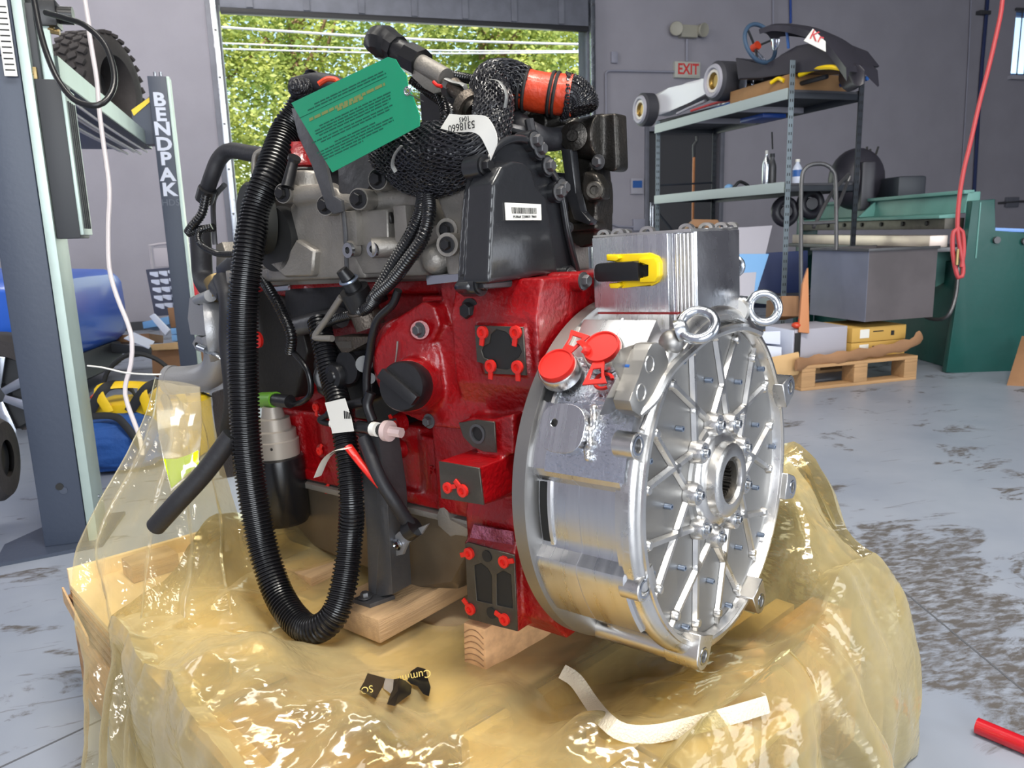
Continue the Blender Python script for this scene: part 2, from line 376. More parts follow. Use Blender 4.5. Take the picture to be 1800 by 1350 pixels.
# high window with bars
wn = T('window_1', None, None, WM, (w0, 0, wb)); wn.o['kind'] = 'structure'
MT['winblue'] = mat('window_frame_paint', (120, 160, 220), .4)
MT['glass'] = bpy.data.materials.new('window_glass'); MT['glass'].use_nodes = True
_t = MT['glass'].node_tree; _t.nodes.remove(_t.nodes['Principled BSDF'])
_a, _b, _c = _t.nodes.new('ShaderNodeBsdfTransparent'), _t.nodes.new('ShaderNodeBsdfGlossy'), _t.nodes.new('ShaderNodeMixShader')
_a.inputs[0].default_value = (.93, .96, 1, 1); _b.inputs['Roughness'].default_value = .02; _c.inputs[0].default_value = .08
_t.links.new(_a.outputs[0], _c.inputs[1]); _t.links.new(_b.outputs[0], _c.inputs[2]); _t.links.new(_c.outputs[0], _t.nodes['Material Output'].inputs[0])
b = nb()
for x in (w0, w1-.05): box(b, x, x+.05, .05, .14, wb, wt, .004)
for z in (wb, wt-.05): box(b, w0, w1, .05, .14, z, z+.05, .004)
wn.part('window_frame', b, 'winblue')
b = nb(); box(b, w0+.05, w1-.05, .09, .1, wb+.05, wt-.05); wn.part('pane', b, 'glass')
b = nb(); box(b, w0-.06, w1+.06, -.08, .05, wb-.06, wb, .006); wn.part('window_sill', b, 'trim')
for k in range(7):
    b = nb(); cyl(b, (w0+.09+k*.15, -.03, wb-.0), (w0+.09+k*.15, -.03, wt), .009, n=8); wn.part('window_bar', b, 'doorgrey')
b = nb(); box(b, w0-.05, w1+.05, -.05, -.02, wt, wt+.04, .003); wn.part('bar_rail', b, 'doorgrey')
# baseboard
b = nb(); box(b, KL, g0-.14, -.012, 0, 0, .1); struct('baseboard_left', b, 'doorgrey', mtx=WM)
b = nb(); box(b, d1+.06, KR, -.012, 0, 0, .1); struct('baseboard_right', b, 'doorgrey', mtx=WM)
# wall fittings: exit sign, emergency lamp, conduit runs, boxes
MT['exitw'] = mat('exit_sign_white', (190, 190, 180), .5); MT['exitr'] = mat('exit_letter_red', (215, 60, 60), .5)
MT['beige'] = mat('beige_plastic', (168, 164, 150), .5); MT['cond'] = mat('painted_conduit', (150, 150, 164), .5)
def wallbox(name, label, cat, px, m, dep=.06, bev=.008, extra=None):
    (x0, z1), (x1, z0) = wl(px[0], px[1]), wl(px[2], px[3]); b = nb(); box(b, x0, x1, -dep, 0, z0, z1, bev)
    th = T(name, label, cat, WM, ((x0+x1)/2, -dep/2, z0)); th.part('body', b, m)
    if extra: extra(th, x0, x1, z0, z1, dep)
    return th
def ex(th, x0, x1, z0, z1, d):
    b = nb(); box(b, x0+.015, x1-.015, -d-.008, -d, z0+.02, z1-.02, .003); th.part('face_plate', b, 'exitw')
    add_text(th, 'exit_lettering', 'EXIT', (z1-z0)*.92, 'exitr', ((x0+x1)/2, -d-.0095, (z0+z1)/2), (1, 0, 0), (0, 0, 1), sx=.82, off=.005)
wallbox('exit_sign', 'white EXIT sign with red letters high on the back wall', 'sign', (1183, 109, 1227, 139), 'exitw', extra=ex)
def em(th, x0, x1, z0, z1, d):
    for x, s_ in ((x0-.08, -1), (x1+.06, 1)):
        b = nb(); lathe(b, (x, -.08, (z0+z1)/2+.02), (s_*.3, -1, -.15), [(-.06, .02), (-.02, .075), (.05, .09), (.06, .085), (.055, .07)], 18); th.part('lamp_head', b, 'beige')
wallbox('emergency_light', 'beige twin-head emergency light above the EXIT sign', 'light', (1192, 46, 1220, 69), 'beige', .1, extra=em)
def pipe_run(name, label, pts, r, m, cat='conduit'):
    q = [(wl(*p)[0], -.02-r, wl(*p)[1]) for p in pts]
    if pts[0][1] < 0: q.insert(0, (q[0][0], q[0][1], HC-.01))
    b = nb(); tube(b, q, r, 8); return T(name, label, cat, WM, q[0], bm=b, m=m)
pipe_run('conduit', 'short vertical conduit between the emergency light and EXIT sign', [(1205, 70), (1205, 109)], .016, 'cond')
pipe_run('conduit', 'grey conduit running level from the bay opening to the EXIT sign', [(1064, 300), (1063, 130), (1066, 126), (1072, 125), (1183, 127)], .014, 'cond')
pipe_run('conduit', 'curved conduit dropping beside the door to a wall box', [(1063, 300), (1063, 370), (1066, 385), (1074, 394), (1085, 398), (1112, 399)], .014, 'cond')
wallbox('switch_box', 'small grey box on the wall at the foot of the curved conduit', 'box', (1111, 385, 1131, 405), 'cond', .05)
wallbox('keypad', 'pale keypad with a blue screen left of the dark door', 'keypad', (1107, 314, 1128, 341), 'trim', .05, extra=lambda th, x0, x1, z0, z1, d: th.part('screen', (lambda b: (box(b, x0+.02, x1-.02, -d-.004, -d, z0+.08, z1-.03), b)[1])(nb()), 'bluescr'))
wallbox('junction_box', 'small oval junction box on the wall right of the bay door', 'box', (1073, 91, 1084, 112), 'cond', .04, .012)
MT['airblue'] = mat('blue_air_line', (30, 70, 150), .4); MT['navy'] = mat('navy_hose', (28, 44, 90), .45)
pipe_run('air_line', 'thin bright blue air line dropping from the ceiling above the kart', [(1386, -30), (1387, 42)], .018, 'airblue', 'pipe')
pipe_run('wall_conduit', 'thin pale conduit rising the wall above the kart', [(1356, -30), (1357, 60)], .012, 'cond')
pipe_run('wall_conduit', 'thin pale rod beside the blue hose on the right of the wall', [(1705, -20), (1700, 100), (1693, 225), (1686, 335)], .011, 'cond')
pipe_run('blue_hose', 'dark blue hose hanging down the wall beside the red air hose', [(1733, -20), (1729, 30), (1722, 110), (1715, 210), (1708, 338)], .026, 'navy', 'hose')
pipe_run('level_pipe', 'dark pipe running level from the outlet box at the right', [(1752, 357), (1765, 356), (1812, 353)], .018, 'doorgrey', 'pipe')
wallbox('outlet_box', 'small grey outlet box above the dark green cabinet', 'box', (1766, 347, 1786, 364), 'frame', .05)
wallbox('hose_valve', 'dark hose valve clamped at the top of the blue hose', 'valve', (1715, 20, 1733, 28), 'doorgrey', .09)
# ------------------------------------------------------------------ outside the bay
MT['asph'] = mat('asphalt_lot', (150, 148, 140), .9, 0, .2, 30, .1, 3)
b = nb(); box(b, -40, 60, .25, 60, -.25, -.05); struct('trim_5', b, 'asph', mtx=WM).name = 'ground_outside'
def leaf_mat():
    m = bpy.data.materials.new('leaf'); m.use_nodes = True; t = m.node_tree; b = t.nodes['Principled BSDF']
    g = t.nodes.new('ShaderNodeNewGeometry'); n = t.nodes.new('ShaderNodeTexNoise'); n.inputs['Scale'].default_value = 1.3; n.inputs['Detail'].default_value = 5
    t.links.new(g.outputs['Position'], n.inputs['Vector']); r = t.nodes.new('ShaderNodeValToRGB'); t.links.new(n.outputs[0], r.inputs[0])
    e = r.color_ramp.elements; e[0].position = .35; e[1].position = .66; e[0].color = lin((120, 146, 70)); e[1].color = lin((222, 226, 128))
    b.inputs['Roughness'].default_value = .6; t.links.new(r.outputs[0], b.inputs['Base Color'])
    tr = t.nodes.new('ShaderNodeBsdfTranslucent'); t.links.new(r.outputs[0], tr.inputs[0]); mx = t.nodes.new('ShaderNodeMixShader'); mx.inputs[0].default_value = .45
    t.links.new(b.outputs[0], mx.inputs[1]); t.links.new(tr.outputs[0], mx.inputs[2]); t.links.new(mx.outputs[0], t.nodes['Material Output'].inputs[0]); return m
MT['leaf'] = leaf_mat(); MT['bark'] = mat('bark', (150, 118, 96), .8, 0, .5, 20, .2, 6)
def tree(x, y, h, rx, rz, n, label, zc=None):
    rnd = random.Random(int(x*100)); th = T('tree', label, 'tree', None, (x, y, 0), 'trees outside the open bay')
    zc = zc or h*.62; b = nb(); tube(b, [(x, y, 0), (x+.1, y, h*.35), (x-.1, y+.1, h*.7), (x, y, h*.9)], lambda u, i: .26*(1-u*.8), 8, 12)
    for k in range(6):
        a = rnd.uniform(0, 6.28); z = h*rnd.uniform(.35, .7); tube(b, [(x, y, z), (x+math.cos(a)*rx*.4, y+math.sin(a)*rx*.4, z+.8), (x+math.cos(a)*rx*.8, y+math.sin(a)*rx*.8, z+1.9)], lambda u, i: .09*(1-u*.8), 6, 6)
    th.part('trunk', b, 'bark'); vs, fs = [], []; cl = []
    while len(cl) < 110:
        p = V((rnd.uniform(-1, 1), rnd.uniform(-1, 1), rnd.uniform(-1, 1)))
        if p.length < 1: cl.append(V((x+p.x*rx, y+p.y*rx*.8, zc+p.z*rz)))
    for i in range(n):
        c = rnd.choice(cl)+V((rnd.gauss(0, .36), rnd.gauss(0, .36), rnd.gauss(0, .36))); s_ = rnd.uniform(.035, .085)
        a = V((rnd.gauss(0, 1), rnd.gauss(0, 1), rnd.gauss(0, 1))).normalized(); u, v, _ = frame_of(a); k = len(vs)
        vs += [c-u*s_, c-v*s_*.6, c+u*s_, c+v*s_*.6]; fs.append((k, k+1, k+2, k+3))
    me = bpy.data.meshes.new('foliage'); me.from_pydata([v-V((x, y, 0)) for v in vs], [], fs); me.materials.append(MT['leaf'])
    o = bpy.data.objects.new('foliage', me); COL.objects.link(o); o.parent = th.o; o['kind'] = 'stuff'
tree(-7.4, 17.5, 9, 2.9, 4.4, 30000, 'leftmost tall leafy tree outside the open bay door', 4.2)
tree(-4.9, 19.5, 9, 1.9, 4.2, 18000, 'slender leafy tree behind the left tree outside the bay', 4.4)
tree(-.4, 19, 9, 2.6, 3.9, 28000, 'broad leafy tree right of the sky gap outside the bay', 4.8)
tree(2.6, 21, 9, 2.6, 4.2, 24000, 'rightmost leafy tree outside the open bay door', 4.8)
MT['wire'] = mat('power_cable', (225, 225, 230), .5)
for i, (a, b_, lb) in enumerate([((390, 48), (1050, 79), 'upper pale power line crossing outside the bay'), ((390, 76), (1050, 90), 'middle pale power line crossing outside the bay'), ((390, 86), (1050, 92), 'lower pale power line crossing outside the bay')]):
    b = nb(); p0, p1 = at(a[0], a[1], 14), at(b_[0], b_[1], 15.5); mid = (p0+p1)/2-V((0, 0, .05)); tube(b, [p0, mid, p1], .014 if i else .022, 6, 12)
    T('power_line', lb, 'cable', None, p0, 'power lines outside', bm=b, m='wire')
# ================================================================== LEFT: lift, car, clutter
MT['lift'] = mat('charcoal_lift_paint', (58, 66, 82), .42, 0, .05, 60)
MT['galv'] = mat('green_grey_galvanised', (172, 188, 182), .4, .35, .05, 40, .08, 3)
MT['char'] = mat('charcoal_plastic', (44, 46, 50), .5)
MT['hosek'] = mat('hydraulic_hose', (26, 26, 28), .3)
MT['cream'] = mat('cream_cord', (206, 198, 200), .5)
# near column of the car lift: stands at flo(110,960)
c = flo(134, 950); LM = room(c); LI = LM.inverted()
def lp(x, y, d): return LI @ at(x, y, d)
col = T('lift_column', 'near charcoal car-lift column with a galvanised edge and cover', 'car lift', LM)
b = nb(); box(b, -.08, .05, -.06, .10, .012, 2.6, .004); cyl(b, (0, -.062, .2), (0, -.05, .2), .012)
col.part('post', b, 'lift')
b = nb(); cyl(b, (-.01, -.0625, .215), (-.01, -.058, .215), .012, n=16); col.part('bolt_hole', b, 'ink')
b = nb(); box(b, .052, .080, -.056, .10, .012, 2.6, .001); col.part('edge_channel', b, 'galv')
b = nb(); prism(b, [(-.20, -.16, 0), (.10, -.10, 0), (.12, .22, 0), (-.10, .22, 0), (-.22, .02, 0)], (0, 0, .012)); col.part('base_plate', b, 'lift')
b = nb(); lathe(b, (.068, .03, .14), (1, 0, 0), [(-.006, .012), (0, .012), (.01, .006), (.018, .006)], 8); col.part('anchor_bolt', b, 'steel')
b = nb(); box(b, .082, .15, -.045, .09, 1.02, 1.50, .004); col.part('cover_housing', b, 'char')
cv = nb()
box(cv, .148, .160, -.042, .088, 1.03, 1.48, .003); covp = col.part('ribbed_cover', cv, 'galv')
for k in range(4):
    b = nb(); box(b, .158, .164, -.025+k*.026, -.019+k*.026, 1.05, 1.44, .001); col.part('cover_rib', b, 'char', covp)
# upper gear: pulley box, brackets, sticker, valve
b = nb(); box(b, -.12, .03, -.075, -.055, 1.56, 1.95, .003); col.part('cover_plate', b, 'lift')
b = nb(); lathe(b, (-.005, -.076, 1.60), (0, -1, 0), [(0, .011), (.004, .011), (.006, .008), (.004, .004)], 14); col.part('screw', b, 'steel')
b = nb(); box(b, .045, .10, -.03, .08, 1.46, 1.72, .004); col.part('latch_block', b, 'char')
b = nb(); box(b, .07, .16, -.02, .06, 1.66, 1.74, .008); cyl(b, (.16, .02, 1.70), (.20, .02, 1.70), .026); col.part('air_cylinder', b, 'blk')
b = nb(); cyl(b, (.11, 0, 1.655), (.16, 0, 1.645), .009, n=6); cyl(b, (.13, 0, 1.653), (.145, 0, 1.65), .012, n=6); col.part('brass_fitting', b, 'brass')
b = nb(); box(b, .08, .135, -.01, .0, 1.48, 1.66, .002); col.part('bracket_plate', b, 'galv')
b = nb(); box(b, .055, .09, -.04, -.02, 1.50, 1.535, .002); lathe(b, (.072, -.04, 1.517), (0, -1, 0), [(0, .01), (.006, .01), (.007, .004)], 12); col.part('hinge_block', b, 'brass')
b = nb(); box(b, -.115, -.062, -.0605, -.0603+.0, 1.36, 1.46); col.part('photo_sticker', b, 'bluescr')
b = nb(); box(b, -.10, -.066, -.0625, -.0605, 1.375, 1.425); col.part('paper_label', b, 'white')
for k in range(3):
    b = nb(); box(b, -.096, -.072, -.0632, -.0626, 1.408+k*.005, 1.410+k*.005); col.part('label_line', b, 'ink')
b = nb(); box(b, .012, .046, -.0765, -.0755, 1.50, 1.72); pl_ = col.part('decal_strip', b, 'white')
for k in range(12):
    b = nb(); box(b, .016, .042, -.0772, -.0766, 1.515+k*.016, 1.519+k*.016); col.part('decal_line', b, 'ink', pl_)
# loop hose and cords
b = nb(); tube(b, [at(60, 0, 2.22), at(72, 60, 2.2), at(88, 110, 2.18), at(108, 150, 2.15), at(135, 178, 2.14), at(172, 185, 2.14), at(195, 165, 2.16), at(201, 130, 2.18), at(185, 80, 2.2), at(150, 45, 2.22), at(115, 32, 2.25), at(80, 22, 2.28)], .0085, 10, 60)
T('hydraulic_hose', 'looped black hydraulic hose on the near lift column', 'hose', None, at(60, 0, 2.22), bm=b, m='hosek')
b = nb(); tube(b, [at(146, -20, 2.6)+V((-.06, 0, 1.2)), at(146, -20, 2.6), at(157, 60, 2.6), at(170, 140, 2.6), at(174, 190, 2.6), at(180, 240, 2.6), at(192, 330, 2.6), at(190, 400, 2.6), at(192, 470, 2.6), at(205, 520, 2.6), at(225, 570, 2.6), at(232, 600, 2.6), at(230, 640, 2.6), at(220, 680, 2.6), at(224, 710, 2.6), at(246, 770, 2.6), at(250, 800, 2.6)], .0075, 8, 90)
T('hanging_cord', 'cream cord hanging beside the near lift column to the floor', 'cord', None, at(192, 400, 2.6), bm=b, m='cream')
# far column + cross beam + runway
c2 = LM.inverted() @ V((-1.99, 4.6, 0)); far = T('lift_column', 'far charcoal lift column with white BENDPAK lettering', 'car lift', room((-1.93, 4.55, 0)))
zt = at(325, 152, 4.55).z
b = nb(); box(b, -.045, .05, -.05, .06, 0, zt, .003); far.part('post', b, 'lift')
b = nb(); box(b, .051, .066, -.05, .06, 0, zt, .001); far.part('edge_channel', b, 'galv')
for x in (-.01, .02):
    b = nb(); cyl(b, (x, 0, zt), (x, 0, zt+.03), .008, n=8); far.part('stud', b, 'steel')
zz = [at(330, y, 4.55).z for y in (190, 214, 237, 262, 286, 312, 337)]
for ch, z in zip('BENDPAK', zz):
    add_text(far, 'letter', ch, .098, 'paper', (.003, -.0515, z), (1, 0, 0), (0, 0, 1), sx=1.15, off=.0035)
MT['lgrey'] = mat('grey_decal', (96, 104, 118), .5)
add_text(far, 'small_lettering', 'HDS', .05, 'lgrey', (.003, -.0515, at(340, 358, 4.55).z), (1, 0, 0), (0, 0, 1))
bz = at(250, 252, 4.6).z
b = nb(); box(b, -.95, -.05, .0, .12, bz-.04, bz+.05, .004); far.part('cross_beam', b, 'lift')
b = nb(); prism(b, [(-.20, -.01, bz-.04), (-.045, -.01, bz-.04), (-.045, -.01, bz+.22), (-.15, -.01, bz+.13), (-.15, -.01, bz+.06), (-.20, -.01, bz+.05)], (0, .02, 0)); far.part('gusset_plate', b, 'lift')
b = nb(); prism(b, [(-.05, -.016, bz+.21), (-.05, -.016, bz+.185), (-.14, -.016, bz+.11), (-.15, -.016, bz+.14)], (0, .03, 0)); far.part('yellow_guard', b, 'yel')
rw = T('lift_runway', 'green-grey galvanised runway rail of the car lift seen from below', 'car lift', None, at(105, 210, 2.4))
a0, a1 = at(104, 121, 2.5), at(266, 250, 4.55)
dr = (a1-a0).normalized(); sd = V((0, 0, 1)).cross(dr).normalized()
up = V((0, 0, 1))
b = nb(); prism(b, [a0-up*.04, a0+up*.04, a0+up*.04+sd*.01, a0-up*.04+sd*.01], a1-a0); rw.part('side_rail', b, 'galv')
b = nb(); prism(b, [a0-up*.04, a0-up*.034, a0-up*.034+sd*.6, a0-up*.04+sd*.6], a1-a0); rw.part('deck', b, 'lift')
for k in range(5):
    b = nb(); q = sd*(.03+k*.035)-up*(.055+.012*(k % 2)); tube(b, [a0+q+dr*.1, a0+q+dr*1.0-up*.01, a1+q], .006, 6, 10); rw.part('lift_cable', b, 'cream')
b = nb(); y0 = at(252, 235, 4.45); cyl(b, y0-sd*.0, y0+sd*.02, .045, n=20); rw.part('wheel_stop', b, 'yel')
# wheel standing on the runway
MT['tyre'] = mat('knobbly_tyre', (62, 58, 58), .8, 0, .2, 60, .15, 6)
tc_ = at(176, 156, 4.75); ax = (D2*.93-D1*.36).normalized()
ty = T('truck_tyre', 'off-road truck tyre standing up on the lift runway', 'tyre', None, tc_-V((0, 0, .33)))
b = nb(); lathe(b, tc_-ax*.12, ax, [(0, .19), (-.0, .24), (.01, .29), (.03, .315), (.21, .315), (.23, .29), (.24, .24), (.24, .19), (.12, .17), (0, .19)], 44, cap=False); tp = ty.part('carcass', b, 'tyre')
tm = nb(); box(tm, -.019, .019, -.025, .025, -.008, .012, .003); tme = finish(tm, 'tread_block', 'tyre')
X, Y, Z = frame_of(ax)
for i in range(30):
    a = 2*math.pi*i/30
    for j, o_ in enumerate((-.085, -.03, .03, .085)):
        aa = a+(j % 2)*math.pi/30; d = X*math.cos(aa)+Y*math.sin(aa); ty.inst('tread_block', tme, tc_+d*.318+ax*o_, d, tp, up=ax, spin=.4*(-1)**j)
b = nb(); lathe(b, tc_-ax*.08, ax, [(0, .19), (.02, .175), (.03, .06), (.06, .05), (.06, .0)], 30, cap=False); ty.part('rim', b, 'steel_d')
# blue car behind the post
MT['carb'] = mat('blue_car_paint', (8, 92, 205), .4, 0, coat=.25)
MT['carg'] = mat('car_window_glass', (90, 150, 210), .08, .2, coat=1)
cm = room(V((-3.52, 5.3, -.06)), 8); car = T('car', 'bright blue car parked beyond the near lift column', 'car', cm)
def loft(b, secs):
    prev = None
    for s_ in secs:
        q = [b.verts.new(V(p)) for p in s_]
        if prev: bridge(b, prev, q)
        else: b.faces.new(q[::-1])
        prev = q
    b.faces.new(prev)
def sec(x, w, z0, z1, zs, n=16):
    out = []
    for i in range(n):
        a = 2*math.pi*i/n; cx, cz = math.cos(a), math.sin(a); e = .36
        out.append((x, w*math.copysign(abs(cx)**e, cx), (z0+z1)/2+(z1-z0)/2*math.copysign(abs(cz)**e, cz)))
    return out
b = nb(); loft(b, [sec(.60, .60, .40, .76, 0), sec(.58, .74, .34, .84, 0), sec(.52, .80, .30, .88, 0), sec(.1, .84, .26, .90, 0), sec(-.8, .86, .26, .94, 0), sec(-2.4, .86, .26, .96, 0)]); car.part('body', b, 'carb')
b = nb(); loft(b, [sec(-.9, .62, .9, 1.0, 0), sec(-1.15, .66, .88, 1.38, 0), sec(-1.6, .68, .93, 1.45, 0), sec(-2.3, .66, .93, 1.4, 0)]); car.part('window_band', b, 'carg')
b = nb(); loft(b, [sec(.60, .5, .16, .34, 0), sec(.52, .72, .12, .33, 0), sec(.2, .80, .12, .30, 0), sec(-.2, .80, .12, .28, 0)]); car.part('lower_bumper', b, 'char')
MT['chr'] = mat('wheel_chrome', (190, 195, 205), .15, 1)
def car_wheel(th, c, axv, r, w, name='wheel'):
    c = V(c); axv = V(axv).normalized(); X, Y, Z = frame_of(axv)
    b = nb(); lathe(b, c-axv*w/2, axv, [(0, r*.68), (0, r*.93), (w*.15, r), (w*.85, r), (w, r*.93), (w, r*.68), (w*.5, r*.62), (0, r*.68)], 40, cap=False); p = th.part(name, b, 'tyre')
    b = nb(); lathe(b, c-axv*w/2, axv, [(0, r*.68), (.01, r*.7), (w*.3, r*.62), (w*.32, r*.2), (w*.1, r*.16), (.02, 0)], 36, cap=False); th.part('rim', b, 'char', p)
    for k in range(7):
        a = 2*math.pi*k/7; d = X*math.cos(a)+Y*math.sin(a); e = axv.cross(d); b = nb()
        prism(b, [c-axv*(w/2-.02)+d*r*.12-e*r*.06, c-axv*(w/2-.02)+d*r*.12+e*r*.06, c-axv*(w/2-.005)+d*r*.66+e*r*.09, c-axv*(w/2-.005)+d*r*.66-e*r*.09], axv*.02, .003); th.part('spoke', b, 'chr', p)
    return p
wc = cm.inverted() @ (at(2, 690, 4.3)); car_wheel(car, wc, (-.15, 1, 0), .335, .22)
# tyre lying by the frame edge, left
tq = at(-34, 812, 2.45); t2 = T('spare_tyre', 'dark tyre leaning at the left edge beside the lift column', 'tyre', None, tq-V((0, 0, .16)))
b = nb(); lathe(b, tq-V((.05, 0, 0)), (1, .3, 0), [(0, .06), (0, .12), (.015, .135), (.10, .135), (.12, .12), (.12, .06)], 36, cap=False); t2.part('carcass', b, 'tyre')
b = nb(); lathe(b, tq-V((.045, 0, 0)), (1, .3, 0), [(0, .0), (.0, .062), (.1, .062), (.1, 0)], 24, cap=False); t2.part('rim', b, 'char')
# folding chair, picture frame, cartons, papers along the wall
MT['chairm'] = mat('beige_folding_chair', (176, 170, 176), .5); MT['card'] = mat('cardboard', (146, 108, 76), .75, 0, .1, 60, .08, 5)
MT['cardl'] = mat('pale_cardboard', (196, 160, 112), .75, 0, .1, 60, .06, 5); MT['paper'] = mat('paper_white', (206, 212, 228), .6)
MT['pblue'] = mat('light_blue_plastic', (120, 168, 216), .5); MT['redbox'] = mat('red_carton', (200, 44, 52), .5); MT['navyc'] = mat('navy_cloth', (36, 42, 66), .7)
cf = room(flo(305, 632)-V((0, 0, 0)), 12)
ch = T('folding_chair', 'beige metal folding chair leaning against the left wall', 'chair', cf)
d_ = flo(305, 632).y; X0 = cf.inverted() @ at(300, 430, 7.4)
fw_, tz = .2, X0.z
b = nb(); tube(b, [(X0.x-.19, X0.y+.05, tz-.9), (X0.x-.19, X0.y, tz-.1), (X0.x-.15, X0.y, tz), (X0.x+.15, X0.y, tz), (X0.x+.19, X0.y, tz-.1), (X0.x+.19, X0.y+.05, tz-.9)], .013, 8, 40); ch.part('frame', b, 'chairm')
b = nb(); box(b, X0.x-.16, X0.x+.16, X0.y-.01, X0.y+.012, tz-.21, tz-.03, .01); ch.part('backrest', b, 'chairm')
b = nb(); box(b, X0.x-.17, X0.x+.17, X0.y-.16, X0.y-.12, tz-.72, tz-.34, .01); ch.part('seat', b, 'chairm')
b = nb(); box(b, X0.x-.06, X0.x+.06, X0.y-.02, X0.y-.01, tz-.29, tz-.22); ch.part('paper_tag', b, 'brass', label='brown paper tag')
def quad_box(name, label, cat, pts, dep, d, m, group=None, back=None, bev=.004):
    """box standing where its front outline (4 pixels at depth d, or 4 depths) lies, extruded away"""
    ds = d if isinstance(d, (list, tuple)) else [d]*4; q = [at(p[0], p[1], e) for p, e in zip(pts, ds)]
    n = (q[1]-q[0]).cross(q[2]-q[0]).normalized(); n = n if n.dot(q[0]-CO) > 0 else -n
    b = nb(); prism(b, q, n*dep, bev); base = min(q, key=lambda v: v.z)
    return T(name, label, cat, None, base, group, bm=b, m=m)
bd = T('photo_board', 'dark board covered with small white photo cards leaning on the wall', 'board', None, at(300, 560, 6.6))
q = [at(256, 474, 6.6), at(318, 468, 6.7), at(330, 552, 6.5), at(272, 556, 6.4)]
b = nb(); prism(b, q, (0, .03, 0), .003); bp = bd.part('board', b, 'navyc')
for i in range(5):
    for j in range(3):
        u, v = .22+j*.26, .12+i*.17; p = (q[0]*(1-u)+q[1]*u)*(1-v)+(q[3]*(1-u)+q[2]*u)*v; b = nb(); box(b, p.x-.035, p.x+.035, p.y-.012, p.y-.004, p.z-.022, p.z+.022); bd.part('card', b, 'paper', bp)
quad_box('carton', 'white and red printed carton beside the photo board', 'box', [(300, 482), (342, 470), (345, 540), (308, 548)], .15, 6.35, 'paper')
quad_box('carton', 'red-topped carton standing in front of the white one', 'box', [(313, 486), (345, 484), (348, 536), (315, 540)], .05, 6.25, 'redbox')
quad_box('carton', 'tall brown cardboard carton with open flap left of the engine', 'box', [(294, 541), (335, 538), (338, 574), (300, 576)], .3, 5.9, 'card')
quad_box('carton', 'wide brown cardboard carton on the floor left of the engine', 'box', [(266, 612), (352, 604), (350, 660), (268, 660)], .35, [5.3, 5.25, 5.2, 5.25], 'card')
quad_box('carton', 'flat pale cardboard tray lying over the wide carton', 'box', [(262, 606), (345, 598), (350, 612), (268, 616)], .3, 5.2, 'cardl')
for i, (x, y) in enumerate([(300, 582), (301, 594)]):
    quad_box('plastic_case', ('lower', 'upper')[1-i]+' light blue plastic case stacked on the cardboard', 'case', [(x, y-5), (x+38, y-8), (x+38, y+3), (x+1, y+6)], .2, 5.3, 'pblue', 'blue plastic cases')
quad_box('paper_sheet', 'loose white paper sheet lying on the clutter near the wall', 'paper', [(218, 594), (235, 584), (272, 600), (262, 612)], .006, [5.2, 5.5, 5.4, 5.1], 'paper', bev=0)
quad_box('plank', 'short pale plank leaning over the clutter', 'wood', [(262, 556), (270, 551), (298, 580), (290, 590)], .03, 5.6, 'paper')
quad_box('carton', 'low black carton at the foot of the left wall', 'box', [(195, 603), (262, 610), (262, 622), (193, 620)], .3, 5.7, 'char')
quad_box('plank', 'brown board lying along the foot of the left wall', 'wood', [(193, 590), (262, 586), (262, 600), (193, 603)], .25, 6.0, 'card')
quad_box('plastic_case', 'small pale blue case on the pile by the wall', 'case', [(250, 566), (296, 556), (298, 570), (252, 578)], .2, 5.9, 'pblue')
# tool bags
MT['bagb'] = mat('blue_canvas', (28, 76, 146), .75, 0, .5, 50, .1, 8); MT['bagk'] = mat('black_webbing', (26, 28, 32), .7); MT['bagy'] = mat('yellow_canvas', (228, 190, 20), .6, 0, .3, 40)
def soft_bag(name, label, cat, c, sx, sy, sz, m, seed, rot=0):
    b = nb(); bmesh.ops.create_icosphere(b, subdivisions=5, radius=1)
    for v in b.verts:
        p = v.co.copy(); e = .62
        q = V([math.copysign(abs(a)**e, a) for a in p]); n = noise.fractal(p*1.6+V((seed, 0, 0)), 1, 2, 3)
        r = 1-abs(noise.noise(p*2.5+V((0, seed, 0))))*.16
        q = V((q.x*sx*r*(1-.18*max(0, q.z)), q.y*sy*r, (q.z+.99)*sz/2*(.92+.08*n))); v.co = M.Rotation(rot, 3, 'Z') @ q+V(c)
    return T(name, label, cat, None, c, bm=b, m=m, ang=60)
bc = flo(205, 838)
tb = soft_bag('tool_bag', 'royal blue canvas tool bag with black trim behind the lift column', 'bag', V((bc.x-.06, bc.y+.18, 0)), .22, .2, .26, 'bagb', 3, .3)
b = nb(); zt = .262; tube(b, [(-.22, -.02, .10), (-.17, -.13, .24), (-.05, -.15, .265), (.06, -.14, .262), (.12, -.16, .22), (.19, -.18, .12)], lambda u, i: (.005, .016), 8, 40, flat=(0, 0, 1))
for v in b.verts: v.co += V((bc.x-.06, bc.y+.18, 0))-tb.base
o = bpy.data.objects.new('strap', finish(b, 'strap', 'bagk')); COL.objects.link(o); o.parent = tb.o
yb = T('tool_tote', 'open yellow and black tool tote full of straps behind the blue bag', 'bag', None, flo(235, 770))
c = V((-1.72, 3.55, 0))
b = nb(); box(b, c.x-.24, c.x+.25, c.y-.12, c.y+.14, .0, .28, .03); yb.part('body', b, 'bagy')
for k in range(5):
    b = nb(); rr = random.Random(k); x = c.x-.2+k*.09
    tube(b, [(x, c.y-.15, .25), (x+rr.uniform(-.06, .1), c.y-.12, .36), (x+rr.uniform(0, .15), c.y, .34), (x+.1, c.y+.1, .26)], lambda u, i: (.004, .022), 8, 30); yb.part('webbing_strap', b, ('bagk', 'bagy')[k % 2])
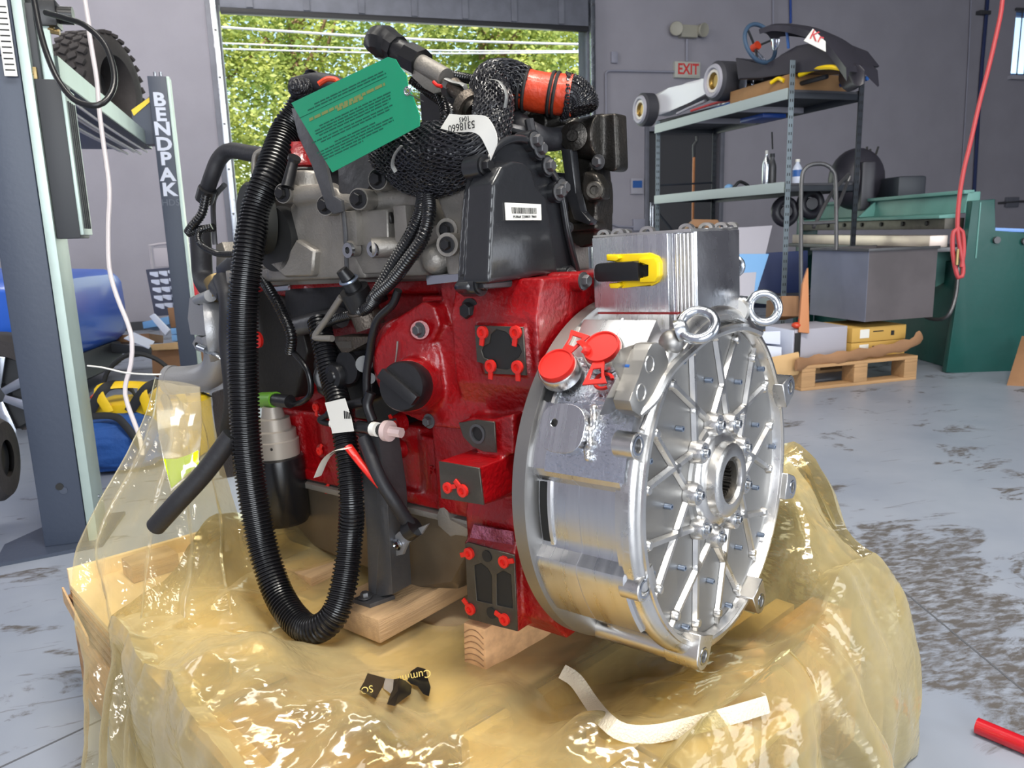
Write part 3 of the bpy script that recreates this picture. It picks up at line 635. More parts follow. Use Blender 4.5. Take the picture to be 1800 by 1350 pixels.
b = nb(); tube(b, [(c.x-.2, c.y-.04, .26), (c.x-.15, c.y-.04, .42), (c.x-.02, c.y-.04, .5), (c.x+.12, c.y-.04, .44), (c.x+.18, c.y-.04, .27)], .011, 8, 24); yb.part('carry_handle', b, 'bagk')
b = nb(); p_ = at(176, 706, 3.5); tube(b, [p_+V((-.03, 0, .03)), p_, p_+V((.04, .02, -.05)), p_+V((.07, .03, -.17))], .017, 10, 8); T('screwdriver', 'orange screwdriver handle sticking out of the tool tote', 'tool', None, p_, bm=b, m='org')
b = nb(); torus(b, (c.x+.17, c.y-.15, .30), (0, 1, .4), .06, .02, 24, 8); yb.part('coiled_strap', b, 'bagy')
b = nb(); tube(b, [flo(140, 620), flo(180, 612), flo(222, 628), flo(262, 622), flo(300, 612)], .012, 8, 30); T('floor_cable', 'black cable trailing on the floor behind the car', 'cable', None, flo(180, 612), bm=b, m='hosek')
# ================================================================== RIGHT: rack, kart, press, pallet
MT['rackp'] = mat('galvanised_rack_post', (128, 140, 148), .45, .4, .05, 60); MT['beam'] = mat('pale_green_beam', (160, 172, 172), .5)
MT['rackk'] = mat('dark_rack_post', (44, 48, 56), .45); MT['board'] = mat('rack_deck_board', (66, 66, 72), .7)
A0 = V((.354*5.6, 5.6, 0)); RM = room(A0, 18.6); RI = RM.inverted()
def rp(x, y, d): return RI @ at(x, y, d)
LL, WW = 1.84, .60
hz = lambda px, py, Y: 1-(py-(407-(px-900)*.0297))/1350*Y
tz, mz, ph = hz(1376, 180, 5.6), hz(1368, 332, 5.6), hz(1385, 128, 5.6)
rk = T('shelving_rack', 'tall grey boltless steel rack carrying the racing kart', 'rack', RM)
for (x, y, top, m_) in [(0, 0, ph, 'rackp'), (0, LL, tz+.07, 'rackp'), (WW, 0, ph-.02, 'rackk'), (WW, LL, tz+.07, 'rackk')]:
    b = nb(); box(b, x-.02, x+.02, y-.022, y-.018, 0, top); box(b, x+.018, x+.022, y-.022, y+.03, 0, top); po = rk.part('post', b, m_)
    b = nb()
    for k in range(int(top/.055)):
        for xx in (-.009, .009): box(b, x+xx-.003, x+xx+.003, y-.0235, y-.0215, k*.055+.01, k*.055+.03)
    rk.part('slot_row', b, 'ink', po, kind='stuff')
for z, h_ in ((tz, .075), (mz, .075), (.45, .07)):
    for x in (-.025, WW): 
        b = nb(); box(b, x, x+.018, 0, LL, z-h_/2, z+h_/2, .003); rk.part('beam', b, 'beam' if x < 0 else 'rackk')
    for y in (0, LL):
        b = nb(); box(b, 0, WW, y-.01, y+.008, z-.03, z+.01, .002); rk.part('end_beam', b, 'rackk')
    b = nb(); box(b, 0, WW, 0, LL, z+.012, z+.028); rk.part('deck', b, 'board')
for y in (LL*.33, LL*.66):
    b = nb(); box(b, 0, WW, y-.02, y+.02, tz-.03, tz+.01); rk.part('cross_support', b, 'trim')
b = nb(); tube(b, [(0, LL, mz-.1), (WW, LL, mz-.75)], .012, 6); rk.part('brace', b, 'rackk')
b = nb(); tube(b, [(WW, LL, mz+.15), (0, LL, mz+.13)], .01, 6); rk.part('brace', b, 'rackk')
b = nb(); tube(b, [(0, 0, .1), (WW, 0, .75)], .012, 6); rk.part('brace', b, 'rackk')
# ---- kart
MT['podw'] = mat('white_side_pod', (226, 226, 230), .35, 0, coat=.3); MT['kblk'] = mat('black_bodywork', (48, 46, 54), .4); MT['slick'] = mat('slick_tyre', (60, 60, 66), .6)
MT['rimc'] = mat('cream_kart_rim', (214, 206, 196), .4); MT['gold'] = mat('gold_hub', (150, 120, 60), .35, .8); MT['sw'] = mat('blue_grey_suede', (60, 84, 110), .6)
KM = RM.copy(); ka = T('racing_kart', 'racing kart with black nose fairing lying on top of the rack', 'kart', KM, (WW/2, LL/2, tz+.03))
def kwheel(c, r, w, a=(1, 0, 0)):
    c = V(c); a = V(a); b = nb(); lathe(b, c-a*w/2, a, [(0, r*.56), (0, r*.86), (w*.12, r), (w*.88, r), (w, r*.86), (w, r*.56), (0, r*.56)], 32, cap=False); p = ka.part('tyre', b, 'slick')
    b = nb(); lathe(b, c-a*(w/2+.004), a, [(0, r*.58), (0, r*.44), (.03, r*.4), (.04, 0)], 28, cap=False); ka.part('rim', b, 'rimc', p)
    b = nb(); lathe(b, c-a*(w/2+.001), a, [(0, r*.42), (.006, r*.36), (.02, r*.3), (.02, 0)], 28, cap=False); ka.part('hub', b, 'gold', p)
    b = nb(); torus(b, c-a*(w/2), a, r*.72, r*.13, 30, 6); ka.part('sidewall', b, 'trim', p)
w1 = rp(1136, 193, 7.25); w2 = rp(1272, 143, 6.1)
kwheel((w1.x, w1.y, w1.z), .15, .13); kwheel((w2.x, w2.y, w2.z), .15, .19)
kwheel((WW+.35, w1.y, w1.z), .14, .13); kwheel((WW+.3, w2.y-.1, w2.z), .15, .19)
def slab(pts, dep, m, name, bev=.01, th=None, par=None):
    b = nb(); q = [V(p) for p in pts]; prism(b, q, dep, bev); return (th or ka).part(name, b, m, par)
pp = [rp(*p) for p in [(1148, 165, 7.2), (1152, 205, 7.2), (1178, 195, 7.0), (1215, 178, 6.7), (1245, 166, 6.4), (1252, 155, 6.4), (1246, 142, 6.4), (1232, 137, 6.5), (1205, 145, 6.8), (1175, 160, 7.0)]]
b = nb(); prism(b, pp, (.16, .02, 0), .03); ka.part('side_pod', b, 'podw', label='white side pod')
b = nb(); q0, q1 = rp(1118, 200, 7.4), rp(1128, 200, 7.3); box(b, q0.x-.02, q0.x+.02, q0.y-.05, q0.y+.02, q0.z-.06, q0.z+.07, .01); ka.part('bumper_end', b, 'trim')
b = nb(); tube(b, [rp(1118, 207, 7.4), rp(1150, 212, 7.2)], .02, 8); ka.part('bumper', b, 'char')
for x_ in (.08, .42):
    b = nb(); tube(b, [(x_, LL+.1, tz+.08), (x_+.04, LL*.6, tz+.07), (x_, LL*.3, tz+.07), (x_+.06, -.2, tz+.08)], .016, 8, 20); ka.part('frame_tube', b, 'char' if x_ < .2 else 'bluescr')
b = nb(); tube(b, [rp(1190, 200, 6.8), rp(1215, 188, 6.6), rp(1240, 177, 6.4)], .012, 8, 10); ka.part('nerf_bar', b, 'trim')
b = nb(); tube(b, [rp(1215, 195, 6.6), rp(1255, 182, 6.3), rp(1285, 176, 6.1)], .010, 8, 10); ka.part('tie_rod', b, 'redbox')
b = nb(); tube(b, [rp(1230, 202, 6.5), rp(1265, 188, 6.2), rp(1290, 180, 6.0)], .012, 8, 10); ka.part('tie_rod', b, 'bluescr')
b = nb(); e = rp(1318, 152, 5.9); box(b, e.x, e.x+.18, e.y-.05, e.y+.12, e.z-.12, e.z+.05, .02); cyl(b, e+V((0, .02, .02)), e+V((-.05, .02, .02)), .05); ka.part('engine_block', b, 'chr')
b = nb(); tube(b, [rp(1280, 188, 6.0), rp(1300, 184, 5.9), rp(1308, 176, 5.9)], .022, 8, 8); ka.part('exhaust_pipe', b, 'trim')
# black fairing: low side skirt, arch over the nose, number panel
sk = [rp(*p) for p in [(1292, 101, 5.8), (1297, 140, 5.75), (1340, 137, 5.6), (1400, 128, 5.3), (1460, 122, 5.05), (1492, 112, 4.95), (1470, 84, 5.0), (1440, 72, 5.1), (1400, 80, 5.3), (1372, 96, 5.45), (1352, 113, 5.55), (1335, 112, 5.6)]]
b = nb(); prism(b, sk, (.30, .04, .0), .012); ka.part('side_fairing', b, 'kblk')
def ribbon(name, pts, wd, thk, m, steps=30, th=None, flat=(1, 0, 0)):
    b = nb(); tube(b, pts, lambda u, i: (wd*(.55+.45*math.sin(math.pi*min(1, u*1.1+.05))), thk), 12, steps, flat=flat); return (th or ka).part(name, b, m)
b = nb(); pa = [rp(*p) for p in [(1340, 52, 5.35), (1362, 45, 5.3), (1390, 46, 5.25), (1420, 52, 5.15), (1445, 64, 5.05), (1465, 82, 5.0), (1482, 104, 4.95), (1494, 120, 4.9)]]
prev = None
Q = crom(pa, 28)
for i, p in enumerate(Q):
    u = i/(len(Q)-1); w_ = .10+.16*u; th_ = .012+.02*u; d = .05*u
    q = [b.verts.new(p+V(a)) for a in ((-.02, 0, -.03-d), (-.03, 0, .0), (0, 0, .012), (w_*.5, .02, .02), (w_, .04, .005), (w_+.02, .04, -.04-d), (w_-.0, .03, -.05-d), (w_*.5, .02, -.02), (.0, 0, -.02))]
    if prev: bridge(b, prev, q)
    else: b.faces.new(q[::-1])
    prev = q
b.faces.new(prev); fa = ka.part('nose_arch', b, 'kblk')
lc = rp(1437, 63, 5.02); ld = (rp(1450, 71, 5.02)-rp(1424, 60, 5.02)).normalized()
add_text(ka, 'decal_letters', 'Kr', .085, 'redbox', lc+V((-.045, -.05, -.02)), ld, V((0, 0, 1)).cross(V((1, 0, 0))).cross(ld)*-1 if False else V((0, 0, 1))-ld*ld.z, fa)
b = nb(); c_ = lc+V((-.04, -.045, -.025)); uu = V((0, 0, 1))-ld*ld.z
prism(b, [c_-ld*.07-uu*.05, c_+ld*.09-uu*.06, c_+ld*.06+uu*.0, c_-ld*.05+uu*.045], (.003, .006, 0)); ka.part('decal_panel', b, 'white', fa)
be = [rp(*p) for p in [(1492, 110, 4.95), (1510, 112, 4.9), (1522, 124, 4.9), (1521, 148, 4.9), (1508, 152, 4.9), (1498, 146, 4.95), (1490, 130, 5.0)]]
b = nb(); prism(b, be, (.10, .2, 0), .012); ka.part('bumper_pod', b, 'kblk')
b = nb(); tube(b, [rp(1405, 132, 5.3), rp(1430, 122, 5.2), rp(1460, 118, 5.05), rp(1485, 122, 4.95)], .016, 8, 16); ka.part('yellow_trim', b, 'yel')
b = nb(); tube(b, [rp(1355, 146, 5.5), rp(1368, 138, 5.45), rp(1378, 142, 5.4)], .014, 8, 8); ka.part('yellow_cap', b, 'yel')
s0 = rp(1330, 76, 5.55); sa = V((.55, -.80, .25)).normalized()
b = nb(); torus(b, s0+V((.03, 0, 0)), V((.15, -.95, .3)), .145, .015, 40, 10); sw = ka.part('steering_wheel', b, 'sw')
X, Y, Z = frame_of(V((.15, -.95, .3))); cc = s0+V((.03, 0, 0))
for a in (.3, 2.3, 4.3):
    b = nb(); tube(b, [cc-Z*.05, cc+(X*math.cos(a)+Y*math.sin(a))*.15], .009, 6); ka.part('wheel_spoke', b, 'char', sw)
b = nb(); cyl(b, cc-Z*.07, cc-Z*.02, .03); ka.part('wheel_hub', b, 'org', sw)
b = nb(); tube(b, [cc-Z*.07, rp(1355, 118, 5.6)], .011, 8); ka.part('steering_column', b, 'chr')
b = nb(); tube(b, [rp(1383, 55, 5.3), rp(1386, 85, 5.35)], .01, 6); ka.part('fairing_stay', b, 'bluescr')
b = nb(); sphere(b, rp(1363, 70, 5.45), .045, 14, (.4, 1, 1.7)); ka.part('dash_display', b, 'chr')
# things on the rack
MT['cartonl'] = mat('brown_carton', (160, 120, 78), .75, 0, .1, 60, .05, 5)
def rbox(name, label, cat, x0, x1, y0, y1, z0, z1, m, group=None, bev=.004):
    b = nb(); box(b, x0, x1, y0, y1, z0, z1, bev); return T(name, label, cat, RM, ((x0+x1)/2, (y0+y1)/2, z0), group, bm=b, m=m)
rbox('carton', 'long brown carton on the rack top under the kart fairing', 'box', .03, WW-.05, .03, .75, tz+.029, tz+.14, 'cartonl')
def bottle(name, label, px, d, r, h, m, cap, zb, neck=.35):
    p = rp(px[0], px[1], d); z0 = zb; th = T(name, label, 'bottle', RM, (p.x, p.y, z0))
    b = nb(); lathe(b, (p.x, p.y, z0), (0, 0, 1), [(0, r*.9), (.01, r), (h*.62, r), (h*.75, r*.75), (h*.84, r*neck), (h*.9, r*neck)], 20); th.part('body', b, m)
    b = nb(); lathe(b, (p.x, p.y, z0+h*.9), (0, 0, 1), [(0, r*neck*1.2), (h*.1, r*neck*1.1)], 14); th.part('cap', b, cap); return th
MT['botc'] = mat('clear_bottle_plastic', (196, 204, 222), .2)
zm = mz+.029
bt = bottle('water_bottle', 'small clear plastic water bottle on the middle rack shelf', (1402, 290), 5.9, .036, .20, 'botc', 'white', zm, .4)
b = nb(); q = rp(1402, 290, 5.9); lathe(b, (q.x, q.y, zm+.07), (0, 0, 1), [(0, .0367), (.05, .0367)], 20, cap=False); bt.part('label_band', b, 'bluescr')
bottle('spray_bottle', 'slim silver bottle on the middle rack shelf', (1347, 290), 6.1, .03, .29, 'steel', 'white', zm, .3)
bottle('spray_bottle', 'dark slim canister beside the silver bottle on the middle shelf', (1357, 290), 6.15, .035, .27, 'steel_d', 'char', zm, .5)
b = nb(); tube(b, [rp(1358, 262, 6.15), rp(1357, 232, 6.15)], .006, 6); T('spray_straw', 'thin black rod standing out of the dark canister', 'rod', RM, rp(1358, 262, 6.15), bm=b, m='ink')
b = nb(); q = rp(1282, 316, 6.5); sphere(b, (q.x, q.y, zm+.03), .04, 14, (1, 1, .8)); T('cap', 'light blue cap lying on the middle rack shelf', 'cap', RM, (q.x, q.y, zm), bm=b, m='pblue')
b = nb(); q = rp(1300, 312, 6.4); tube(b, [(q.x-.06, q.y, zm+.02), (q.x, q.y, zm+.07), (q.x+.07, q.y, zm+.05), (q.x+.1, q.y, zm+.02)], .014, 8, 12); T('tool', 'dark hand tool lying on the middle rack shelf', 'tool', RM, (q.x, q.y, zm), bm=b, m='char')
b = nb(); q = rp(1345, 230, 6.1); box(b, q.x-.10, q.x+.12, q.y-.1, q.y+.2, tz-.07, tz-.035, .01); T('blue_tray', 'blue plastic piece tucked under the rack top deck', 'tray', RM, (q.x, q.y, tz-.07), bm=b, m='airblue')
# broom behind the rack by the dark door
bs, be_ = at(1220, 255, 8.2), at(1220, 400, 8.2); br = T('broom', 'wooden-handled broom standing in front of the dark doorway', 'broom', None, V((bs.x, bs.y, 0)))
MT['wood_h'] = mat('orange_wood_handle', (186, 120, 72), .5)
b = nb(); tube(b, [V((bs.x, bs.y, .15)), V((bs.x, bs.y, at(1220, 276, 8.2).z))], .014, 8); br.part('handle', b, 'wood_h')
b = nb(); tube(b, [V((bs.x, bs.y, at(1220, 276, 8.2).z)), V((bs.x, bs.y, bs.z)), V((bs.x+.03, bs.y, bs.z+.04)), V((bs.x+.03, bs.y, bs.z+.09))], .018, 8, 10); br.part('hook', b, 'char')
b = nb(); box(b, bs.x-.17, bs.x+.17, bs.y-.03, bs.y+.03, 0, .15, .01); br.part('brush_head', b, 'char')
# cardboard & panels stacked under the rack beyond the terminal box
quad_box('carton', 'open brown cardboard carton behind the terminal box', 'box', [(1212, 398), (1218, 385), (1262, 386), (1268, 402)], .35, 6.0, 'card')
b = nb(); q0 = at(1215, 402, 5.9); 
quad_box('panel', 'large white panel leaning on the rack behind the machined box', 'panel', [(1262, 402), (1358, 396), (1300, 640), (1240, 645)], .02, [5.5, 5.5, 5.15, 5.15], 'trim')
quad_box('panel', 'pale blue sheet leaning beside the white panel', 'panel', [(1300, 446), (1352, 446), (1290, 640), (1262, 640)], .02, [5.3, 5.3, 5.05, 5.05], 'pblue')
quad_box('panel', 'white offcut panel leaning low under the pale blue sheet', 'panel', [(1296, 480), (1330, 478), (1310, 650), (1270, 655)], .02, [5.1, 5.1, 4.95, 4.95], 'trim')
quad_box('crate', 'dark blue plastic crate on the rack bottom shelf', 'crate', [(1316, 446), (1420, 440), (1420, 530), (1312, 530)], .5, 5.9, 'navy')
for i, p in enumerate([[(1330, 583), (1372, 582), (1372, 606), (1332, 602)], [(1336, 606), (1374, 610), (1374, 640), (1338, 634)]]):
    quad_box('storage_box', ('upper', 'lower')[i]+' pale blue storage box stacked beside the pallet', 'box', p, .4, 4.75, 'paper', 'pale storage boxes')
quad_box('carton', 'brown cardboard box above the pale storage boxes', 'box', [(1374, 520), (1408, 520), (1408, 556), (1372, 556)], .3, 5.0, 'card')
quad_box('carton', 'tan cardboard box left of the grey metal bin', 'box', [(1368, 574), (1412, 572), (1412, 592), (1370, 592)], .3, 4.9, 'cardl')
quad_box('plank', 'narrow orange-brown board standing left of the grey bin', 'wood', [(1411, 500), (1421, 470), (1423, 586), (1404, 584)], .03, 4.7, 'wood_h')
b = nb(); q = at(1400, 572, 4.72); sphere(b, q, .026, 10, (1.2, 1, .8)); sphere(b, q+V((.02, 0, .03)), .012, 8); T('orange_connector', 'small bright orange connector by the narrow board', 'connector', None, q-V((0, 0, .02)), bm=b, m='org')
# ---- pallet with its load
MT['palw'] = mat('pallet_wood', (176, 138, 96), .75, 0, .3, 40, .12, 6, stretch=(.3, 3, 3))
c0 = flo(1408, 688); PM = room(c0, 17); pal = T('pallet', 'wooden pallet carrying cartons and the grey metal bin', 'pallet', PM)
for i in range(3):
    for j in range(3):
        b = nb(); x = i*.385; y = j*.43; box(b, x, x+.1, y, y+.11, .02, .115, .004); pal.part('block', b, 'palw')
for j in range(3):
    b = nb(); box(b, 0, .87, j*.43, j*.43+.1, 0, .02, .003); pal.part('bottom_board', b, 'palw')
for i in range(3):
    b = nb(); box(b, i*.385, i*.385+.1, 0, .97, .115, .135, .003); pal.part('stringer_board', b, 'palw')
for j in range(6):
    b = nb(); box(b, 0, .87, j*.175, j*.175+.1, .135, .155, .003); pal.part('deck_board', b, 'palw')
PI_ = PM.inverted()
def pq(x, y, d): return PI_ @ at(x, y, d)
def pbox(name, label, cat, x0, x1, y0, y1, z0, z1, m, group=None, bev=.005):
    b = nb(); box(b, x0, x1, y0, y1, z0, z1, bev); th = T(name, label, cat, PM, ((x0+x1)/2, (y0+y1)/2, z0), group); th.part('body', b, m); return th
MT['gbox'] = mat('grey_white_enclosure', (176, 178, 186), .5); MT['tape'] = mat('yellow_brown_carton', (196, 156, 78), .7, 0, .1, 60)
eb = pbox('enclosure', 'grey and white equipment enclosure on the pallet front', 'box', .03, .42, .12, .42, .156, .36, 'trim')
b = nb(); box(b, .025, .031, .13, .41, .16, .355, .002); eb.part('side_panel', b, 'paper')
b = nb(); box(b, .03, .07, .113, .121, .16, .34, .001); eb.part('dark_vent', b, 'ink')
for i, z in enumerate((.156, .252)):
    th = pbox('carton', ('lower', 'upper')[i]+' flat yellow-brown carton with a label under the bin', 'box', .44, .86, .10, .45, z, z+.093, 'tape', 'flat cartons on the pallet')
    b = nb(); box(b, .5, .57, .098, .1005, z+.025, z+.08); th.part('shipping_label', b, 'white')
    b = nb(); box(b, .74, .765, .098, .1005, z+.03, z+.06); th.part('print_mark', b, 'ink')
    b = nb(); box(b, .60, .68, .098, .1005, z+.06, z+.066); th.part('print_line', b, 'ink')
b = nb()
pts = [(-.06, -.02, .17), (.1, .02, .175), (.3, .0, .19), (.55, .02, .2), (.8, .0, .235), (.9, .02, .28)]
tube(b, pts, lambda u, i: (.035+.008*math.sin(i*1.7), .012), 10, 24, flat=(0, 1, 0)); T('cardboard_strip', 'crumpled brown cardboard strip along the pallet front edge', 'cardboard', PM, pts[0], bm=b, m='card')
b = nb(); tube(b, [(-.3, .1, .12), (-.15, .05, .15), (0, .03, .17)], lambda u, i: (.07, .01), 10, 8, flat=(0, 1, 0)); T('cardboard_strip', 'torn pale cardboard flap hanging off the pallet corner', 'cardboard', PM, (-.3, .1, .12), bm=b, m='cardl')
# grey bin
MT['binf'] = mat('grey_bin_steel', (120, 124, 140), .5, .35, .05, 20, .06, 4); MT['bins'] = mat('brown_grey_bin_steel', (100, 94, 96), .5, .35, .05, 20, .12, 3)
n0 = at(1520, 566, 4.78); BM = room(V((n0.x, n0.y, 0)), 17); zb_, zt_ = n0.z, at(1520, 438, 4.78).z
bn = T('metal_bin', 'square grey sheet metal bin resting on the pallet cartons', 'bin', BM, (.25, .25, zb_))
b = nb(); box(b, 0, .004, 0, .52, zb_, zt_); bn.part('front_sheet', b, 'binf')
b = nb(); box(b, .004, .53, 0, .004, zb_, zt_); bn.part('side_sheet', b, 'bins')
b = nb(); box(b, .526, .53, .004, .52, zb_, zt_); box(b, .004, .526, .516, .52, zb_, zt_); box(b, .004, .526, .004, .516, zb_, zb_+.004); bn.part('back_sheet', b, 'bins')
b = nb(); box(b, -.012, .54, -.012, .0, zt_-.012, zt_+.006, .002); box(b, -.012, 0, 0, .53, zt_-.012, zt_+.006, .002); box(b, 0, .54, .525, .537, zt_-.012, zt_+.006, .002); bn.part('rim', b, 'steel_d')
# ---- green shear
MT['grn'] = mat('dark_green_machine', (14, 74, 68), .4, 0, .1, 30, .05, 4); MT['grnl'] = mat('sea_green_machine', (96, 146, 138), .45, 0, .1, 30, .06, 4)
MT['blade'] = mat('bright_blade_steel', (206, 190, 180), .35, .7, .05, 20, .06, 4, rvar=.08); MT['bluebar'] = mat('blue_guard', (120, 160, 226), .4)
s0 = flo(1666, 656); SM = room(s0, 2); SI = SM.inverted(); sh = T('sheet_shear', 'large green sheet metal shear with a bright steel blade bed', 'machine', SM)
def spx(x, y, yy):                    # pixel -> machine frame at machine depth yy
    return SI @ onpl(x, y, SM @ V((0, yy, 0)), SM.to_3x3() @ V((0, 1, 0)))
def shp(pts, yy, dep, m, name, bev=.006, lab=None):
    b = nb(); prism(b, [spx(x, y, yy) for x, y in pts], (0, dep, 0), bev); return sh.part(name, b, m, label=lab)
shp([(1663, 655), (1690, 470), (1700, 440), (1708, 353), (1750, 350), (1748, 407), (1850, 412), (1850, 660), (1700, 659)], 0, .05, 'grn', 'side_plate')
shp([(1748, 400), (1860, 404), (1860, 410), (1748, 407)], .0, .06, 'bluebar', 'blue_guard')
b = nb(); 
for px in ((1750, 422), (1800, 424)):
    q = spx(px[0], px[1], 0); b = nb(); cyl(b, q-V((0, .02, 0)), q, .022, n=14); sh.part('bolt', b, 'steel_d')
q = spx(1716, 440, 0); b = nb(); box(b, q.x-.004, q.x+.004, -.004, 0, q.z-.05, q.z+.3); sh.part('seam_strip', b, 'grnl')
LM_ = 2.35
A1, A2 = spx(1708, 337, .05), spx(1706, 374, .05)
b = nb(); prism(b, [(A1.x-.02, .05, A1.z), (A1.x+.06, .05, A1.z), (A1.x+.06, .05, A2.z), (A1.x-.04, .05, A2.z)], (0, LM_, 0), .004); sh.part('top_beam', b, 'grnl')
b = nb(); box(b, A1.x-.05, A1.x+.02, .05, .05+LM_, A1.z-.012, A1.z+.012, .004); sh.part('beam_flange', b, 'grnl')
b = nb(); prism(b, [(A1.x-.03, 1.2, A1.z-.015), (A1.x-.03, 1.2, A2.z), (A1.x-.16, 1.2, A2.z)], (0, .02, 0), .002); sh.part('gusset', b, 'grnl')
b = nb(); prism(b, [(A1.x-.04, .1, A2.z+.0), (A1.x-.04, .1, A2.z-.03), (A1.x-.17, .1, A2.z-.03), (A1.x-.17, .1, A2.z-.01)], (0, LM_-.1, 0), .003); sh.part('beam_ledge', b, 'grnl')
zb1, zb2 = spx(1690, 412, .2).z, spx(1690, 427, .2).z
b = nb(); box(b, A1.x-.13, A1.x, .1, LM_, A2.z-.10, A2.z-.03, .004); sh.part('hold_down_beam', b, 'mach')
for k in range(7):
    b = nb(); cyl(b, (A1.x-.13, .3+k*.3, A2.z-.06), (A1.x-.14, .3+k*.3, A2.z-.06), .016, n=12); sh.part('bolt', b, 'ink')
b = nb(); box(b, A1.x-.22, A1.x-.1, .1, LM_, zb2-.02, zb1, .004); sh.part('blade_bed', b, 'blade')
b = nb(); box(b, A1.x-.26, A1.x+.3, .05, LM_+.05, zb2-.05, zb2-.02, .004); sh.part('table', b, 'steel_d')
b = nb(); box(b, A1.x-.15, A1.x+.02, LM_, LM_+.08, 0, A1.z-.04, .006); sh.part('far_side_plate', b, 'grn')
b = nb(); box(b, A1.x+.02, A1.x+.5, .1, LM_, 0, .72, .01); sh.part('rear_body', b, 'grn')
shp([(1645, 440), (1690, 440), (1690, 480), (1645, 505)], .3, .04, 'grnl', 'bracket_plate')
b = nb(); tube(b, [spx(1685, 470, .02), spx(1680, 520, -.02), spx(1665, 556, -.04), spx(1635, 560, .1), spx(1600, 540, .3)], .012, 8, 20); sh.part('cable', b, 'steel_d')
# cutting-table guard and dark gear on the shear
b = nb(); q = spx(1590, 320, 1.2); box(b, q.x-.1, q.x+.12, 1.1, 1.5, q.z-.12, q.z+.04, .02); th = T('control_pendant', 'dark grey control housing on top of the green shear', 'machine part', SM, (q.x, 1.2, q.z-.12), bm=b, m='rackk')
b = nb(); q0, q1 = spx(1500, 318, 1.6), spx(1608, 318, 1.2); tube(b, [spx(1502, 350, 1.6), spx(1500, 322, 1.6), spx(1545, 320, 1.5), spx(1550, 350, 1.5)], .022, 8, 24); T('guard_frame', 'dark tubular guard frame standing on the green shear', 'frame', SM, q0, bm=b, m='rackk')
b = nb(); tube(b, [spx(1545, 320, 1.6), spx(1600, 317, 1.3), spx(1608, 345, 1.3)], .02, 8, 20); T('guard_frame', 'dark horizontal bar leading to the control housing', 'frame', SM, q1, bm=b, m='rackk')
# cart with hooped handle
b = nb(); D_ = 4.95
tube(b, [at(1408, 560, D_), at(1408, 400, D_), at(1409, 320, D_), at(1414, 298, D_), at(1428, 289, D_), at(1450, 289, D_), at(1464, 300, D_), at(1469, 320, D_), at(1470, 400, D_), at(1470, 440, D_)], .013, 10, 60)
ct = T('hand_truck', 'dark hand truck with hooped tubular handle beside the rack', 'hand truck', None, at(1408, 560, D_)); b.free(); b = nb()
tube(b, [at(1408, 560, D_), at(1408, 400, D_), at(1409, 320, D_), at(1414, 298, D_), at(1428, 289, D_), at(1450, 289, D_), at(1464, 300, D_), at(1469, 320, D_), at(1470, 400, D_), at(1470, 440, D_)], .013, 10, 60)
ct.base = ct.mtx.inverted() @ at(1408, 560, D_); ct.part('handle_hoop', b, 'steel_d')
ct.o.matrix_world = M.Translation(at(1408, 560, D_))
b = nb(); tube(b, [at(1408, 330, D_), at(1409, 385, D_), at(1420, 392, D_), at(1468, 390, D_)], .012, 8, 20); ct.part('cross_bar', b, 'steel_d')
b = nb(); tube(b, [at(1470, 370, D_), at(1490, 320, 5.3), at(1494, 310, 5.3)], .012, 8, 12); tube(b, [at(1430, 400, D_), at(1462, 340, 5.1), at(1492, 306, 5.3)], .012, 8, 12); ct.part('brace_bar', b, 'steel_d')
# stacked dark wheels / seat behind
b = nb(); q = at(1505, 315, 6.3); sphere(b, q, .26, 28, (.85, .7, .95)); 
T('seat_shell', 'black rounded moulded kart seat behind the rack post', 'seat', None, q-V((0, 0, .25)), bm=b, m='kblk')
for i, (a, c) in enumerate([((1522, 310), (1524, 258)), ((1528, 305), (1530, 262)), ((1530, 300), (1544, 258)), ((1532, 330), (1543, 300))]):
    b = nb(); tube(b, [at(*a, 6.2), at(*c, 6.2)], .008, 6); T('metal_rod', ('tall upright', 'short upright', 'slanted upper', 'slanted lower')[i]+' black rod sticking up behind the kart seat', 'rod', None, at(*a, 6.2), 'black rods by the seat', bm=b, m='ink')
b = nb(); q = at(1523, 325, 6.15); box(b, q.x-.06, q.x+.05, q.y-.05, q.y+.05, q.z-.2, q.z+.18, .02); T('tool_caddy', 'black tool caddy holding the upright rods', 'caddy', None, q-V((0, 0, .2)), bm=b, m='kblk')
for i, p in enumerate([(1380, 372, 5.9), (1425, 358, 5.9)]):
    b = nb(); q = at(*p); torus(b, q, (.3, -1, .1), .085, .035, 26, 10); cyl(b, q-V((0, .03, 0)), q+V((0, .03, 0)), .045); T('caster_wheel', ('left', 'right')[i]+' dark wheel among the gear under the middle rack shelf', 'wheel', None, q-V((0, 0, .11)), bm=b, m='kblk')
# red air hose hanging on the right
MT['redh'] = mat('red_air_hose', (168, 56, 60), .5)
b = nb(); D_ = 3.6
tube(b, [at(1766, -20, D_)+V((.12, 0, z_)) for z_ in (3.4, 2.6, 1.8, 1.1, .6)]+[at(1766, -20, D_)+V((.05, 0, .25)), at(1766, -20, D_), at(1758, 30, D_), at(1740, 110, D_), at(1722, 180, D_), at(1706, 250, D_), at(1694, 300, D_), at(1686, 350, D_), at(1683, 400, D_), at(1688, 440, D_), at(1693, 470, D_), at(1691, 486, D_), at(1684, 488, D_), at(1677, 460, D_), at(1674, 430, D_), at(1676, 408, D_), at(1684, 400, D_), at(1692, 408, D_), at(1694, 440, D_), at(1690, 470, D_)], .010, 10, 260)
rh = T('air_hose', 'red air hose hanging in a loop in front of the shear', 'hose', None, at(1686, 350, D_)); rh.base = at(1686, 350, D_); rh.part('hose', b, 'redh')
b = nb(); tube(b, [at(1684, 438, D_-.02), at(1682, 466, D_-.02)], .007, 8); rh.part('fitting', b, 'brass')
